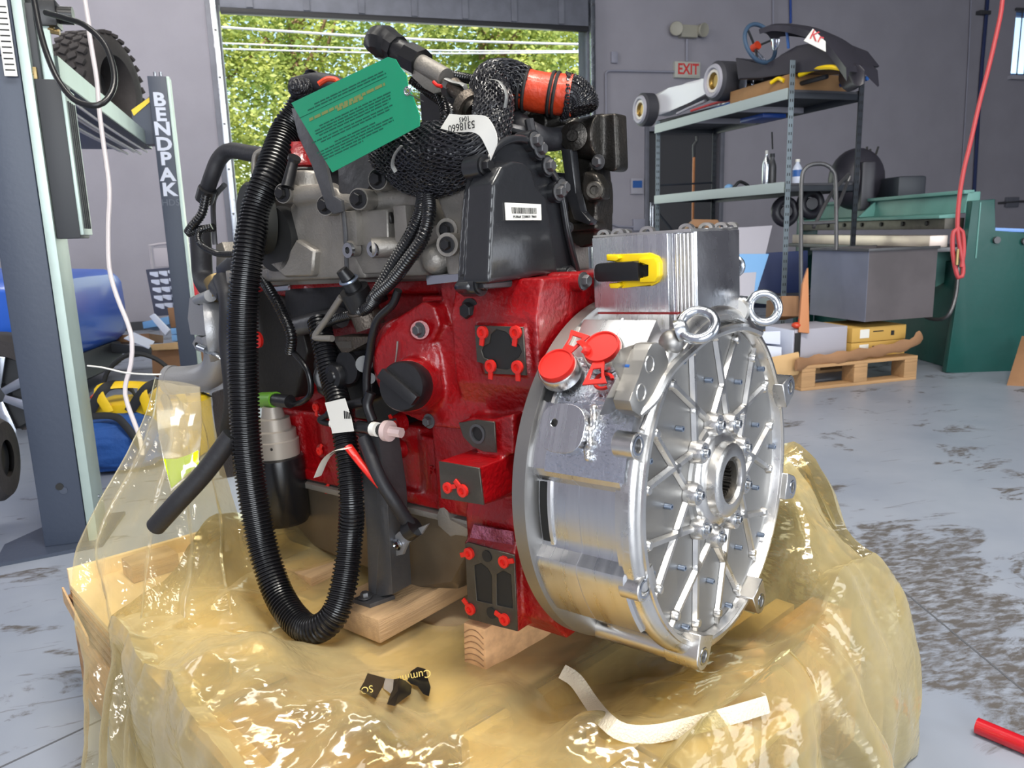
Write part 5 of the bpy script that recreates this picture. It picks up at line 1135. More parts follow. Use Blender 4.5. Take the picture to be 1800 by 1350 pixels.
# ---- oil pan
b = nb()
pan = [(.385, -.088), (.40, -.13), (.45, -.24), (.56, -.255), (.98, -.25), (1.03, -.16), (1.03, -.088)]
prism(b, [V((s_, .125, h)) for s_, h in pan], (0, -.28, 0), .02); op = eng.part('oil_pan', b, 'pan')
b = nb(); box(b, .375, 1.04, -.17, .142, -.10, -.088, .002); eng.part('pan_rail', b, 'cast', op)
b = nb(); prism(b, [P(*p, t=.15) for p in [(768, 905), (772, 893), (780, 890), (787, 897), (790, 915), (826, 930), (820, 945), (800, 938), (792, 945), (782, 932), (770, 925)]], (0, -.02, 0), .002); eng.part('rear_seal_bracket', b, 'cast')
# steel channel stand leg
b = nb(); prism(b, [P(*p, t=.205) for p in [(628, 740), (648, 745), (664, 830), (668, 930), (660, 1045), (648, 1052), (645, 940), (636, 830)]], (0, -.006, 0), .001)
sl = eng.part('support_leg', b, 'steel_d')
b = nb(); prism(b, [P(648, 745, t=.205), P(662, 745, t=.205), P(680, 870, t=.205), P(690, 1045, t=.205), P(660, 1050, t=.205), P(668, 930, t=.205), P(664, 830, t=.205)], (.003, -.05, 0), .001); eng.part('leg_flange', b, 'steel_d', sl)
b = nb(); prism(b, [P(*p, h=-.245) for p in [(618, 1052), (660, 1038), (694, 1046), (650, 1062)]], (0, 0, -.008), .001); eng.part('leg_foot', b, 'steel_d', sl)
eng.inst('flange_bolt', hexs, P(642, 1050, h=-.243), HH, sl)
# ---- cast aluminium top: head, intake, brackets
b = nb()
box(b, .32, 1.03, -.16, .10, .322, .43); box(b, .42, 1.03, .06, .165, .335, .362)
prism(b, [P(*p, t=.17) for p in [(470, 490), (468, 452), (500, 420), (520, 380), (520, 330), (590, 330), (600, 380), (620, 440), (640, 490)]], (0, -.12, 0))
sphere(b, P(572, 400, t=.105), .075, 28, (1.1, .9, 1)); c = P(572, 400, t=.11); cyl(b, c-TT*.08, c, .075, n=30)
cyl(b, P(548, 345, t=.13), P(546, 300, t=.13), .034, .03, 26)
c = P(448, 385, t=.17); cyl(b, c-TT*.13, c, .072, .066, 36)
cyl(b, P(600, 358, t=.16), P(740, 345, t=.13), .018, n=20); cyl(b, P(520, 345, t=.17), P(590, 338, t=.16), .018, n=20)
cyl(b, P(736, 345, t=.13), P(745, 470, t=.13), .022, n=20)
prism(b, [P(*p, t=.15) for p in [(640, 350), (735, 335), (755, 400), (820, 360), (828, 490), (640, 492), (625, 430)]], (0, -.07, 0))
prism(b, [P(*p, t=.16) for p in [(690, 365), (712, 365), (716, 420), (694, 428)]], (0, -.05, 0))
prism(b, [P(*p, t=.17) for p in [(745, 240), (800, 235), (826, 300), (826, 490), (790, 490), (786, 400), (760, 330)]], (0, -.05, 0))
cyl(b, P(768, 455, t=.12), P(768, 456, t=.165), .026, n=26); sphere(b, P(768, 456, t=.168), .026, 16)
prism(b, [P(*p, t=.185) for p in [(776, 424), (812, 420), (820, 436), (806, 488), (786, 490)]], (0, -.03, 0))
hd = eng.part('intake_manifold', b, 'cast', soft=.0038, sm=5)
b = pr_t([(748, 484), (818, 480), (820, 494), (750, 502)], .185, .07); eng.part('machined_step', b, 'chr', hd, bev=.001)
for pts_ in ([(598, 372), (624, 370), (628, 432), (602, 434)], [(690, 362), (712, 360), (717, 420), (706, 432), (694, 424)]):
    b = pr_t(pts_, .182, .03, bev=.003); eng.part('cast_tab', b, 'cast', hd)
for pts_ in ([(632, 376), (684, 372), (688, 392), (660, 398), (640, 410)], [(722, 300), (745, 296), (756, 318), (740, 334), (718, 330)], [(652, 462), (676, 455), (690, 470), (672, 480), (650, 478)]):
    b = pr_t(pts_, .164, .01); eng.part('shade_pocket', b, 'cast_k', hd, bev=.002)  # dark plates stand in for shade in the gaps of the casting
b = nb(); cyl(b, P(610, 438, t=.19), P(628, 436, t=.17), .014, n=20); cyl(b, P(653, 436, t=.195), P(700, 434, t=.16), .017, n=20); eng.part('spacer_tube', b, 'cast', hd)
for x, y in ((612, 440), (655, 438)):
    b = nb(); q = P(x, y, t=.199); lathe(b, q-TT*.004, TT, [(0, .013), (.006, .013), (.006, .006), (.0, .006)], 20, cap=False); eng.part('tube_ring', b, 'steel', hd)
    b = nb(); cyl(b, q-TT*.002, q-TT*.0, .006, n=6); eng.part('hex_socket', b, 'ink', hd)
b = pr_t([(470, 462), (500, 455), (520, 420), (552, 440), (548, 486), (500, 488)], .185, .03); eng.part('cast_gusset', b, 'cast', hd, bev=.004)
b = pr_t([(590, 425), (604, 372), (680, 368), (684, 480), (600, 484)], .168, .02); eng.part('recess_panel', b, 'cast', hd, bev=.002)
b = nb(); tube(b, [P(604, 372, t=.19), P(608, 420, t=.19), P(610, 485, t=.185)], .004, 8, 8); eng.part('oil_line', b, 'steel_d')
for x, y, t_ in [(497, 340, .2), (572, 361, .2), (630, 350, .2), (664, 315, .18), (786, 430, .2), (785, 404, .18)]:
    eng.inst('flange_bolt', hexk, P(x, y, t=t_), V((-.35, 1, 0)), hd, sc_=1.25 if x < 700 else 1.0)
    b = nb(); q = P(x, y, t=t_-.001); d_ = V((-.35, 1, 0)).normalized(); cyl(b, q-d_*.035, q, .018, n=22); eng.part('bolt_boss', b, 'cast', hd)
# round black-olive shipping cap on the outlet
MT['olive'] = mat('olive_rubber_cap', (34, 34, 30), .6, 0, .05, 40)
q = P(440, 385, t=.205); dcap = V((.25, 1, .0)).normalized()
b = nb(); lathe(b, q-dcap*.03, dcap, [(0, .064), (.002, .069), (.030, .069), (.035, .064), (.035, 0)], 44); scp = eng.part('shipping_cap', b, 'olive')
b = nb(); cyl(b, q+dcap*.008, q+dcap*.0095, .004); add_text(eng, 'cap_lettering', 'WMA', .016, 'blk', q+dcap*.008-HH*.035, -SS, HH, scp)
eng.part('cap_pip', b, 'cast', scp)
b = nb(); q2 = P(478, 420, t=.185); cyl(b, q2-TT*.03, q2, .062, n=40); eng.part('dark_bore', b, 'ink', hd)
# red ribbed turbo-inlet collar and its black bellows band
b = nb(); a_ = P(528, 318, t=.12); lathe(b, a_, HH, [(0, .034), (.006, .037), (.012, .037), (.016, .033), (.022, .033), (.026, .037), (.034, .036), (.040, .030), (.07, .026)], 30); eng.part('inlet_collar', b, 'red')
b = nb(); torus(b, a_+HH*.019, HH, .034, .004, 30, 8); eng.part('collar_band', b, 'blk')
b = nb(); tube(b, [P(530, 300, t=.10), P(532, 250, t=.08), P(545, 205, t=.06)], .032, 16, 20); eng.part('red_inlet_duct', b, 'red')
b = nb(); cyl(b, P(505, 330, t=.2), P(516, 282, t=.18), .012, .009, 14); cyl(b, P(516, 282, t=.18), P(518, 276, t=.18), .012, n=14); eng.part('sensor_plug', b, 'blk')
# dark steel brackets
b = pr_t([(512, 190), (545, 200), (562, 240), (584, 345), (600, 352), (602, 372), (586, 376), (574, 366), (548, 290), (524, 240)], .215, .006, bev=.001); eng.part('lifting_bracket', b, 'steel_d')
b = pr_t([(592, 240), (640, 220), (668, 300), (640, 340), (636, 372), (604, 372), (596, 345)], .165, .008, bev=.001); eng.part('support_plate', b, 'steel_d')
b = pr_t([(620, 240), (668, 230), (680, 330), (660, 340), (640, 330)], .15, .03, bev=.002); eng.part('cast_web', b, 'cast')
# valve cover and dark top gear
b = nb(); box(b, .34, 1.0, -.14, .08, .42, .50); box(b, .38, .96, -.11, .05, .49, .56); box(b, .42, .92, -.08, .02, .55, .60); eng.part('valve_cover', b, 'paint_k', soft=.005, sm=8)
b = nb(); tube(b, [P(520, 152, t=.1), P(560, 145, t=.1), P(600, 155, t=.08), P(640, 175, t=.05)], .018, 12, 20); eng.part('breather_hose', b, 'rub')
b = nb(); sphere(b, P(530, 155, t=.12), .024, 14, (1.2, 1, .8)); eng.part('harness_lump', b, 'braid')
b = nb(); tube(b, [P(560, 148, t=.14), P(575, 139, t=.13), P(590, 140, t=.12), P(594, 145, t=.12)], .005, 8, 12); eng.part('orange_wire', b, 'org')
# ---- black gear cover on the rear face
b = nb()
fl = [(828, 512), (832, 430), (838, 350), (846, 300), (862, 262), (888, 243), (915, 238), (940, 246), (955, 262), (966, 288), (984, 310), (992, 345), (1002, 400), (1012, 450), (1024, 486), (1018, 494), (860, 508)]
pr_s(fl, .265, .03, b); pr_s([(858, 500), (862, 400), (866, 322), (882, 292), (905, 282), (922, 286), (936, 302), (944, 330), (960, 348), (970, 400), (982, 480)], .225, .05, b)
c = P(905, 330, s=.24); 
gc = eng.part('gear_cover', b, 'paint_k', soft=.0036, sm=9)
b = nb(); tube(b, [P(834, 500, s=.258), P(840, 400, s=.258), P(850, 305, s=.258), P(870, 262, s=.258), P(905, 244, s=.258), P(940, 254, s=.258), P(955, 280, s=.258), P(978, 315, s=.258), P(988, 350, s=.258), P(998, 410, s=.258), P(1016, 484, s=.258)], .006, 10, 60); eng.part('cover_bead', b, 'paint_k', gc)
b = pr_s([(850, 497), (1012, 484), (1020, 490), (1008, 496), (850, 508)], .24, .05); eng.part('cover_foot', b, 'steel_d', gc, bev=.002)
for x, y in ((845, 500), (948, 262), (963, 292), (981, 338), (988, 330), (1003, 485), (852, 292), (940, 248)):
    eng.inst('flange_bolt', hexk if x < 900 else hexs, P(x, y, s=.252), -SS, gc, sc_=1.1)
    b = nb(); q = P(x, y, s=.254); cyl(b, q, q+SS*.03, .017, n=22); eng.part('bolt_boss', b, 'paint_k', gc)
# barcode label on the cover
lq = [P(*p, s=.2225) for p in [(888, 356), (951, 359), (952, 387), (890, 387)]]
b = nb(); prism(b, lq, (.0016, 0, 0)); lab = eng.part('barcode_label', b, 'white', gc)
b = nb(); rn = random.Random(4); u = .16; 
def LP(u, v, o_=-.0004): p = (lq[0]*(1-u)+lq[1]*u)*(1-v)+(lq[3]*(1-u)+lq[2]*u)*v; return p+V((o_, 0, 0))
while u < .86:
    w_ = rn.choice((.008, .012, .018)); prism(b, [LP(u, .25), LP(u+w_, .25), LP(u+w_, .62), LP(u, .62)], (.0003, 0, 0)); u += w_+rn.choice((.008, .012, .016))
eng.part('barcode', b, 'ink', lab, kind='stuff')
add_text(eng, 'label_print', 'P538660 22208K01 78601', .0052, 'ink', LP(.52, .80), -TT, HH, lab, ext=.0002)
# tall black wall left of the cover
b = pr_t([(800, 300), (830, 280), (838, 300), (836, 480), (826, 486), (824, 300)], .19, .05); eng.part('cover_side_wall', b, 'paint_k', gc, bev=.003)
b = pr_s([(820, 505), (836, 480), (850, 482), (852, 515), (832, 518)], .26, .03); eng.part('black_foot', b, 'paint_k', gc, bev=.004)
# ---- exhaust side castings at the right
b = nb()
def Q(x, y, t_): return P(x, y, t=t_)
cyl(b, Q(1015, 245, -.10), Q(1060, 240, -.10), .034, .038, 28); cyl(b, Q(1000, 245, -.09), Q(1020, 245, -.10), .026, .03, 24)
pr_t([(1048, 200), (1082, 198), (1086, 296), (1078, 302), (1060, 300), (1046, 285)], -.10, .04, b)
pr_t([(975, 215), (1000, 205), (1050, 215), (1052, 280), (1040, 300), (1000, 270)], -.12, .05, b)
cyl(b, Q(940, 215, -.05), Q(1000, 210, -.12), .03, n=20)
eng.part('turbo_housing', b, 'exh', soft=.004, sm=6)
b = nb()
pr_t([(1000, 270), (1040, 285), (1048, 340), (1046, 420), (1040, 432), (1020, 436), (1002, 425), (996, 340)], -.09, .06, b)
pr_t([(1024, 300), (1046, 305), (1060, 330), (1058, 350), (1030, 356), (1018, 340)], -.07, .03, b)
pr_t([(998, 392), (1048, 392), (1048, 404), (998, 408)], -.075, .04, b)
eng.part('exhaust_elbow', b, 'exh', soft=.0036, sm=6)
b = nb(); q = Q(1046, 335, -.068); lathe(b, q, V((-.4, 1, 0)), [(0, .015), (.008, .015), (.010, .013), (.010, .008), (.002, .007), (.002, 0)], 24); eng.part('port_fitting', b, 'mach')
b = nb(); q = Q(1010, 240, -.06); lathe(b, q, V((-.3, 1, 0)), [(0, .024), (.006, .024), (.008, .018), (.010, .010), (.014, .009), (.014, 0)], 26); eng.part('end_plug', b, 'exh')
eng.inst('flange_bolt', hexs, Q(1052, 285, -.06), TT); eng.inst('flange_bolt', hexs, Q(1000, 400, -.06), TT, sc_=.8)
b = pr_t([(985, 260), (1004, 262), (1012, 340), (1018, 372), (1040, 388), (1036, 396), (1008, 386), (998, 350)], -.05, .02, bev=.003); eng.part('dark_bracket', b, 'paint_k')
b = nb(); tube(b, [Q(905, 215, 0), Q(935, 235, .0), Q(965, 245, -.04), Q(1000, 240, -.08)], .02, 12, 20); eng.part('oil_feed_hose', b, 'rub')
b = nb(); tube(b, [Q(850, 240, .05), Q(880, 225, .04), Q(920, 230, .02), Q(960, 250, -.03)], .007, 8, 20); eng.part('pipe_line', b, 'steel_d')
b = nb(); tube(b, [Q(930, 210, .02), Q(935, 240, .02), Q(930, 262, .03)], .008, 8, 20); eng.part('pipe_line', b, 'rub')
# ---- front end: coolant hoses, pump housing, elbow, alternator-side clutter
def tb_(name, pts, r, m, n=12, st=40, lab=None, par=None, cr=0):
    b = nb(); q = [P(x, y, t=t_) for x, y, t_ in pts]
    if cr: corr(b, q, r, cr, .14, n)
    else: tube(b, q, r, n, st)
    return eng.part(name, b, m, par, lab)
tb_('coolant_hose', [(470, 275, .1), (440, 270, .1), (405, 265, .1), (385, 280, .11), (372, 310, .12), (362, 340, .12)], .017, 'rub')
tb_('hose_collar', [(365, 332, .125), (359, 352, .125)], .020, 'blk')
tb_('corrugated_hose', [(362, 345, .14), (355, 375, .15), (340, 395, .16), (331, 408, .16)], .010, 'hose', cr=.006)
tb_('corrugated_hose', [(331, 410, .16), (350, 404, .15), (375, 400, .14)], .009, 'hose', cr=.006)
tb_('corrugated_hose', [(372, 398, .15), (350, 408, .17), (352, 428, .18), (380, 445, .18), (420, 447, .17)], .007, 'hose', cr=.005)
tb_('radiator_hose', [(352, 400, .08), (354, 440, .08), (356, 480, .08), (362, 500, .09), (375, 508, .1), (388, 506, .12), (400, 520, .14)], .024, 'rub')
tb_('hose_clamp', [(378, 490, .11), (392, 520, .11)], .027, 'brass', 16, 4)
tb_('bent_hose', [(388, 490, .13), (400, 530, .15), (400, 600, .15), (408, 700, .15), (400, 760, .15)], .018, 'rub')
tb_('oil_pipe', [(465, 262, .14), (448, 275, .15), (447, 320, .15), (450, 332, .15)], .005, 'cast')
b = nb(); tube(b, [P(378, 430, t=.09), P(376, 400, t=.09), P(376, 350, t=.1), P(395, 325, t=.1)], .006, 8, 12); eng.part('clamp_strap', b, 'steel_d')
b = pr_t([(378, 470), (398, 452), (420, 455), (430, 480), (412, 500), (384, 500)], .12, .04, bev=.004); eng.part('belt_bracket', b, 'blk')
b = pr_t([(382, 455), (378, 430), (390, 425), (400, 455), (392, 500), (378, 505)], .05, .05, bev=.004); eng.part('front_cover_strip', b, 'cast')
# water-pump style housing with lugs
b = nb(); c = P(378, 580, t=.10); d_ = V((.55, .83, 0)).normalized()
lathe(b, c-d_*.05, d_, [(0, .06), (.04, .085), (.055, .088), (.065, .086), (.065, .07), (.03, .055), (.03, 0)], 44); 
pr_t([(333, 524), (345, 520), (372, 545), (360, 590), (335, 588), (330, 560)], .12, .02, b); pr_t([(345, 590), (375, 600), (372, 620), (345, 616), (338, 604)], .12, .02, b)
cyl(b, P(345, 530, t=.1), P(370, 520, t=.14), .014, n=16); eng.part('pump_housing', b, 'cast_l', bev=0)
for x, y in ((350, 532), (346, 606)):
    b = nb(); q = P(x, y, t=.123); cyl(b, q, q+TT*.002, .006); eng.part('lug_hole', b, 'ink')
tb_('outlet_neck', [(378, 590, .11), (385, 625, .11), (378, 650, .11), (355, 664, .12), (318, 668, .14), (300, 668, .15)], .034, 'cast_l', 22, 24, 'grey cast outlet elbow')
tb_('outlet_rim', [(306, 668, .147), (298, 668, .152)], .0365, 'cast_l', 24, 2)
b = nb(); tube(b, [P(352, 614, t=.14), P(385, 625, t=.15), P(410, 640, t=.13)], (.010, .003), 10, 12); cyl(b, P(350, 610, t=.15), P(364, 616, t=.155), .008); eng.part('v_band_clamp', b, 'steel')
b = nb(); pr_t([(370, 690), (400, 680), (412, 740), (400, 830), (385, 838), (378, 760)], .08, .05, b); pr_t([(380, 800), (410, 800), (412, 838), (388, 842)], .1, .05, b); eng.part('front_bracket', b, 'cast_d', soft=.004)
b = nb(); pr_t([(405, 520), (470, 500), (520, 540), (540, 620), (520, 700), (440, 700), (405, 640)], .10, .10, b); cyl(b, P(440, 560, t=.05), P(435, 560, t=.12), .04); eng.part('accessory_housing', b, 'cast_k', soft=.0045, sm=8)
b = nb(); q = P(455, 597, t=.16); lathe(b, q, TT, [(0, .017), (.006, .017), (.008, .012), (.008, 0)], 22); eng.part('red_cap', b, 'redp')
tb_('front_harness', [(460, 490, .16), (480, 520, .17), (498, 555, .17), (512, 590, .17), (510, 620, .16)], .011, 'hose', cr=.006)
tb_('front_harness', [(512, 615, .16), (540, 650, .16), (546, 690, .16), (528, 708, .16), (500, 710, .16)], .006, 'hose')
tb_('drive_shaft', [(520, 575, .12), (560, 565, .12), (600, 558, .12)], .02, 'steel_d')
b = nb(); tube(b, [P(482, 508, t=.12), P(508, 505, t=.12)], (.003, .006), 8); eng.part('bright_clip', b, 'chr')
b = nb(); cyl(b, P(462, 703, t=.16), P(485, 703, t=.17), .017, n=20); eng.part('green_connector', b, mat('green_connector', (110, 170, 50), .4))
b = nb(); cyl(b, P(484, 703, t=.17), P(510, 706, t=.17), .014, n=12); eng.part('connector_boot', b, 'blk')
# oil filter hanging below its grey head
f0, f1 = P(480, 712, t=.16), P(490, 802, t=.16); up_ = HH
MT['ffil'] = mat('warm_grey_filter_head', (168, 160, 150), .45, .3)
b = nb(); base_ = P(488, 800, t=.17); lathe(b, base_, HH, [(0, .046), (.034, .047), (.036, .043), (.055, .043), (.057, .035), (.08, .033), (.082, .024), (.105, .02)], 40); eng.part('filter_head', b, 'ffil')
b = nb(); lathe(b, base_, -HH, [(.0, .046), (.004, .052), (.02, .054), (.135, .053), (.145, .048), (.148, .04), (.148, 0)], 44); ff = eng.part('oil_filter', b, 'hose')
b = nb(); q = P(478, 790, t=.22); cyl(b, q, q+TT*.002, .003, n=10); eng.part('filter_mark', b, 'ink', ff)
# fuel pump & solenoid stack
b = nb(); cyl(b, P(640, 545, t=.17), P(622, 508, t=.19), .028, .026, 26); cyl(b, P(622, 508, t=.19), P(612, 490, t=.2), .016, .014, 20); cyl(b, P(612, 490, t=.2), P(600, 474, t=.21), .013, .010, 14); fpz = eng.part('fuel_solenoid', b, 'blk')
b = nb(); cyl(b, P(652, 575, t=.165), P(638, 540, t=.172), .027, n=26); torus(b, P(638, 540, t=.172), (P(622, 508, t=.19)-P(640, 545, t=.17)), .028, .003, 26, 6); eng.part('solenoid_base', b, 'cast_d', fpz)
b = nb(); torus(b, P(613, 492, t=.2), (P(622, 508, t=.19)-P(640, 545, t=.17)), .015, .003, 20, 6); eng.part('blue_ring', b, 'bscrew', fpz)
b = pr_t([(584, 592), (655, 592), (650, 600), (612, 620), (600, 620), (590, 604)], .19, .05, bev=.002); dpl = eng.part('fuel_pump_body', b, 'cast_d')
b = pr_t([(590, 600), (617, 600), (618, 612), (597, 612)], .192, .003); eng.part('data_plate', b, 'mach', dpl)
tb_('fuel_line', [(600, 522, .2), (575, 560, .2), (554, 590, .2), (560, 594, .2), (584, 595, .2)], .006, 'cast')
b = nb(); lathe(b, P(620, 655, t=.15), TT, [(0, .026), (.04, .026), (.048, .022), (.05, .012), (.053, .010), (.053, 0)], 26); lathe(b, P(615, 645, t=.18), TT, [(0, .03), (.008, .03), (.008, .02)], 26); cyl(b, P(596, 645, t=.17), P(580, 648, t=.19), .009); cyl(b, P(640, 640, t=.15), P(640, 640, t=.19), .015); cyl(b, P(650, 665, t=.15), P(650, 665, t=.19), .010); box(b, .50, .56, .12, .17, .12, .2, .006); eng.part('fuel_actuator', b, 'blk')
tb_('sensor_lead', [(700, 510, .2), (690, 535, .2), (665, 560, .205), (655, 590, .205), (650, 620, .2), (645, 655, .2), (645, 690, .2), (650, 720, .2)], .007, 'blk', 10, 50)
tb_('sensor_lead', [(652, 690, .21), (646, 712, .215), (655, 740, .215)], .009, 'blk')
tb_('thin_wire', [(615, 755, .2), (635, 770, .2), (645, 790, .2), (640, 810, .2)], .0015, 'ink')
b = nb(); pr_t([(560, 600), (640, 612), (655, 640), (650, 700), (600, 720), (555, 690), (548, 640)], .155, .09, b); cyl(b, P(585, 660, t=.1), P(578, 662, t=.165), .03); box(b, .56, .70, .05, .12, .06, .2); eng.part('fuel_pump_housing', b, 'blk', soft=.004, sm=6)
b = nb(); pr_t([(500, 505), (650, 498), (655, 530), (600, 560), (500, 560)], .10, .05, b, bev=.004); eng.part('shade_panel', b, 'blk')  # black panel added for the deep shade under the manifold overhang
# ---- conduits
tb_('main_conduit', [(560, 140, .06), (530, 190, .10), (502, 232, .13), (472, 310, .19), (450, 370, .22), (436, 450, .25), (428, 540, .27), (427, 640, .28), (432, 760, .29), (443, 860, .30), (462, 960, .31), (490, 1045, .32), (525, 1095, .33), (556, 1106, .33), (588, 1080, .31), (606, 1020, .28), (616, 940, .25), (618, 880, .24), (611, 800, .22), (598, 720, .2), (582, 660, .18), (568, 600, .17), (560, 560, .16)], lambda u: .0285-.006*smooth(.5, .85, u), 'hose', 18, lab='thick corrugated black conduit looping down the flank', cr=.0072)
tb_('upper_conduit', [(745, 335, .17), (742, 365, .2), (725, 410, .21), (695, 460, .21), (670, 505, .21), (655, 530, .2)], .012, 'hose', cr=.0055)
tb_('upper_conduit', [(752, 340, .18), (754, 375, .21), (742, 420, .22), (715, 460, .22), (690, 492, .215), (660, 520, .21)], .011, 'hose', cr=.0055)
tb_('upper_conduit', [(660, 525, .2), (640, 545, .19), (590, 560, .18), (560, 575, .17)], .010, 'hose', cr=.0055)
tb_('harness_tail', [(640, 770, .22), (665, 835, .23), (692, 880, .22), (715, 915, .2), (725, 930, .19)], .012, 'rub', 12, 30)
tb_('red_sleeve', [(612, 785, .235), (640, 822, .236), (668, 855, .235)], lambda u, i: (.009*(1-.4*u), .006), 'redp', 10, 20)
tb_('side_tube', [(408, 765, .30), (360, 830, .34), (310, 885, .38), (274, 925, .4)], .019, 'rub', 20, 20, 'thick black rubber tube sticking out to the lower left')
# clevis clip at the tail end
b = nb(); prism(b, [P(*p, t=.19) for p in [(688, 948), (700, 935), (725, 932), (752, 921), (740, 940), (715, 955), (708, 975), (692, 978), (686, 965)]], (0, -.006, 0), .001); cl_ = eng.part('p_clip', b, 'cast_l')
q = P(699, 957, t=.191); b = nb(); lathe(b, q, TT, [(0, .011), (.003, .011), (.004, .007), (.008, .006), (.008, .003), (.004, 0)], 18); eng.part('clip_bolt', b, 'chr', cl_)
b = nb(); cyl(b, P(730, 925, t=.195), P(716, 935, t=.2), .018, n=18); eng.part('clip_boot', b, 'blk')
# sensor branch with white cap
tb_('branch_lead', [(640, 706, .215), (615, 712, .22), (590, 722, .225), (568, 734, .225), (562, 738, .225), (575, 744, .225), (620, 748, .222), (655, 754, .22)], lambda u, i: .0055+.0025*(u < .35), 'blk', 12, 50)
b = nb(); cyl(b, P(630, 750, t=.221), P(676, 757, t=.218), .011, n=16); cyl(b, P(652, 753, t=.22), P(660, 754, t=.22), .013, n=16); eng.part('branch_connector', b, 'blk')
MT['milk'] = mat('milky_plastic', (214, 190, 186), .4)
b = nb(); a_, c_ = P(678, 757, t=.217), P(686, 758, t=.216); cyl(b, a_, c_, .018, n=24); cyl(b, c_, P(706, 761, t=.212), .009, .009, 8); eng.part('white_end_cap', b, 'milk')
b = nb(); tube(b, [P(606, 747, t=.226), P(584, 744, t=.227)], .0085, 12); eng.part('white_tape', b, 'white')
b = nb(); tube(b, [P(664, 755, t=.2235), P(656, 754, t=.2235)], .0125, 14); eng.part('white_tape', b, 'white')
# paper labels wrapped on the conduits
def lbl(name, pts, t_, m='white', par=None, dep=.0008):
    b = nb(); prism(b, [P(x, y, t=t_) for x, y in pts], (0, -dep, 0)); return eng.part(name, b, m, par)
l1 = lbl('paper_label', [(571, 708), (606, 700), (618, 738), (622, 758), (584, 762), (580, 740)], .236)
for k in range(4): lbl('qr_bar', [(604+k*3, 722+k), (606+k*3, 722+k), (607+k*3, 736), (605+k*3, 736)], .2365, 'ink', l1, .0002)
l2 = eng.part('paper_label', (lambda b: (tube(b, [P(612, 788, t=.26), P(590, 792, t=.262), P(572, 808, t=.262), P(558, 838, t=.262)], (.009, .0006), 8, 16, flat=None), b)[1])(nb()), 'white')
rn = random.Random(2)
for k in range(3):
    b = nb(); tube(b, [P(605, 786+k*4, t=.2635), P(590, 789+k*4, t=.2645), P(580, 796+k*4, t=.2645)], (.0007, .0003), 6, 8); eng.part('label_line', b, 'ink', l2)
# ---- braided bundles
MT['braidk'] = mat('braid_fibre', (30, 30, 34), .3)
def bun(name, pts, r, lab=None):
    b = nb(); q = crom([P(x, y, t=t_) for x, y, t_ in pts], 70); tube(b, q, (lambda u, i: r(u)) if callable(r) else r, 20)
    for v in b.verts:
        n_ = noise.noise(v.co*55); v.co += V((noise.noise(v.co*90), n_, noise.noise(v.co*90+V((5, 5, 5)))))*.0035
    # helical strands laid proud of the sleeve
    ps = eng.part(name, b, 'braid', None, lab)
    b = nb(); N_ = len(q)
    K = max(18, int(46*(r(.5) if callable(r) else r)/.03))
    for k in range(K):
        pts_ = []; x = None
        for i in range(N_):
            d = (q[min(i+1, N_-1)]-q[max(i-1, 0)]).normalized()
            if x is None: x = frame_of(d)[0]
            else: x = (x-d*x.dot(d)).normalized()
            y = d.cross(x); w_ = (i+2*(k % 2)) % 4; a = (k+.55*(w_ in (0, 1)))*math.tau/K; rr = (r(i/(N_-1)) if callable(r) else r)
            lo = noise.noise(q[i]*30+V((k*.7, 0, 0)))*.003
            pts_.append(q[i]+(x*math.cos(a)+y*math.sin(a))*(rr+.0006+lo+(.0012 if w_ in (0, 3) else -.0004)))
        tube(b, pts_, .0015, 5)
    eng.part('braid_strands', b, 'braidk', ps, kind='stuff'); return ps
bun('braided_bundle', [(668, 275, .17), (690, 272, .175), (735, 270, .18), (790, 264, .185), (832, 258, .18), (848, 246, .17), (854, 232, .16)], lambda u: .018+.024*math.sin(math.pi*min(1, max(0, u*1.02)))**.6, 'thick black braided harness bundle folded under the tag')
bun('braided_bundle', [(690, 290, .165), (730, 302, .17), (770, 302, .172), (815, 290, .172), (846, 272, .17)], lambda u: .016+.022*math.sin(math.pi*min(1, u*1.02))**.6)
bun('braided_riser', [(845, 258, .14), (862, 225, .11), (868, 185, .08), (860, 158, .06), (868, 142, .04), (890, 140, .02), (915, 150, .0)], .030)
bun('braided_end', [(990, 170, -.04), (1006, 172, -.05), (1018, 180, -.055), (1022, 195, -.055)], lambda u: .036-.010*u)
tb_('orange_sleeve', [(905, 152, .0), (950, 163, -.02), (1006, 168, -.045)], .033, 'org', 28, 20, 'orange rubber sleeve with cable ties')
for x, y, t_, k_ in ((916, 155, -.003, 0), (925, 157, -.007, 0), (969, 164, -.028, 0), (977, 165, -.031, 0)):
    b = nb(); d_ = (P(1000, 168, t=-.045)-P(905, 152, t=0)); torus(b, P(x, y+1, t=t_), d_, .0345, .003, 30, 6); eng.part('cable_tie', b, 'ink')
for x, y, t_ in ((912, 128, 0), (966, 133, -.03)):
    b = nb(); tube(b, [P(x, y+4, t=t_+.0), P(x+3, y-2, t=t_), P(x+8, y-4, t=t_)], .0028, 6, 6); eng.part('tie_tail', b, 'ink')
MT['clearp'] = mat('clear_tie', (120, 120, 118), .3)
for pts in ([(862, 140, .1), (878, 144, .1), (890, 165, .1), (888, 190, .1)], [(706, 256, .25), (694, 272, .253), (690, 290, .25), (696, 302, .245)]):
    b = nb(); tube(b, [P(*p[:2], t=p[2]) for p in pts], (.004, .0012), 8, 16); eng.part('clear_tie', b, 'clearp')
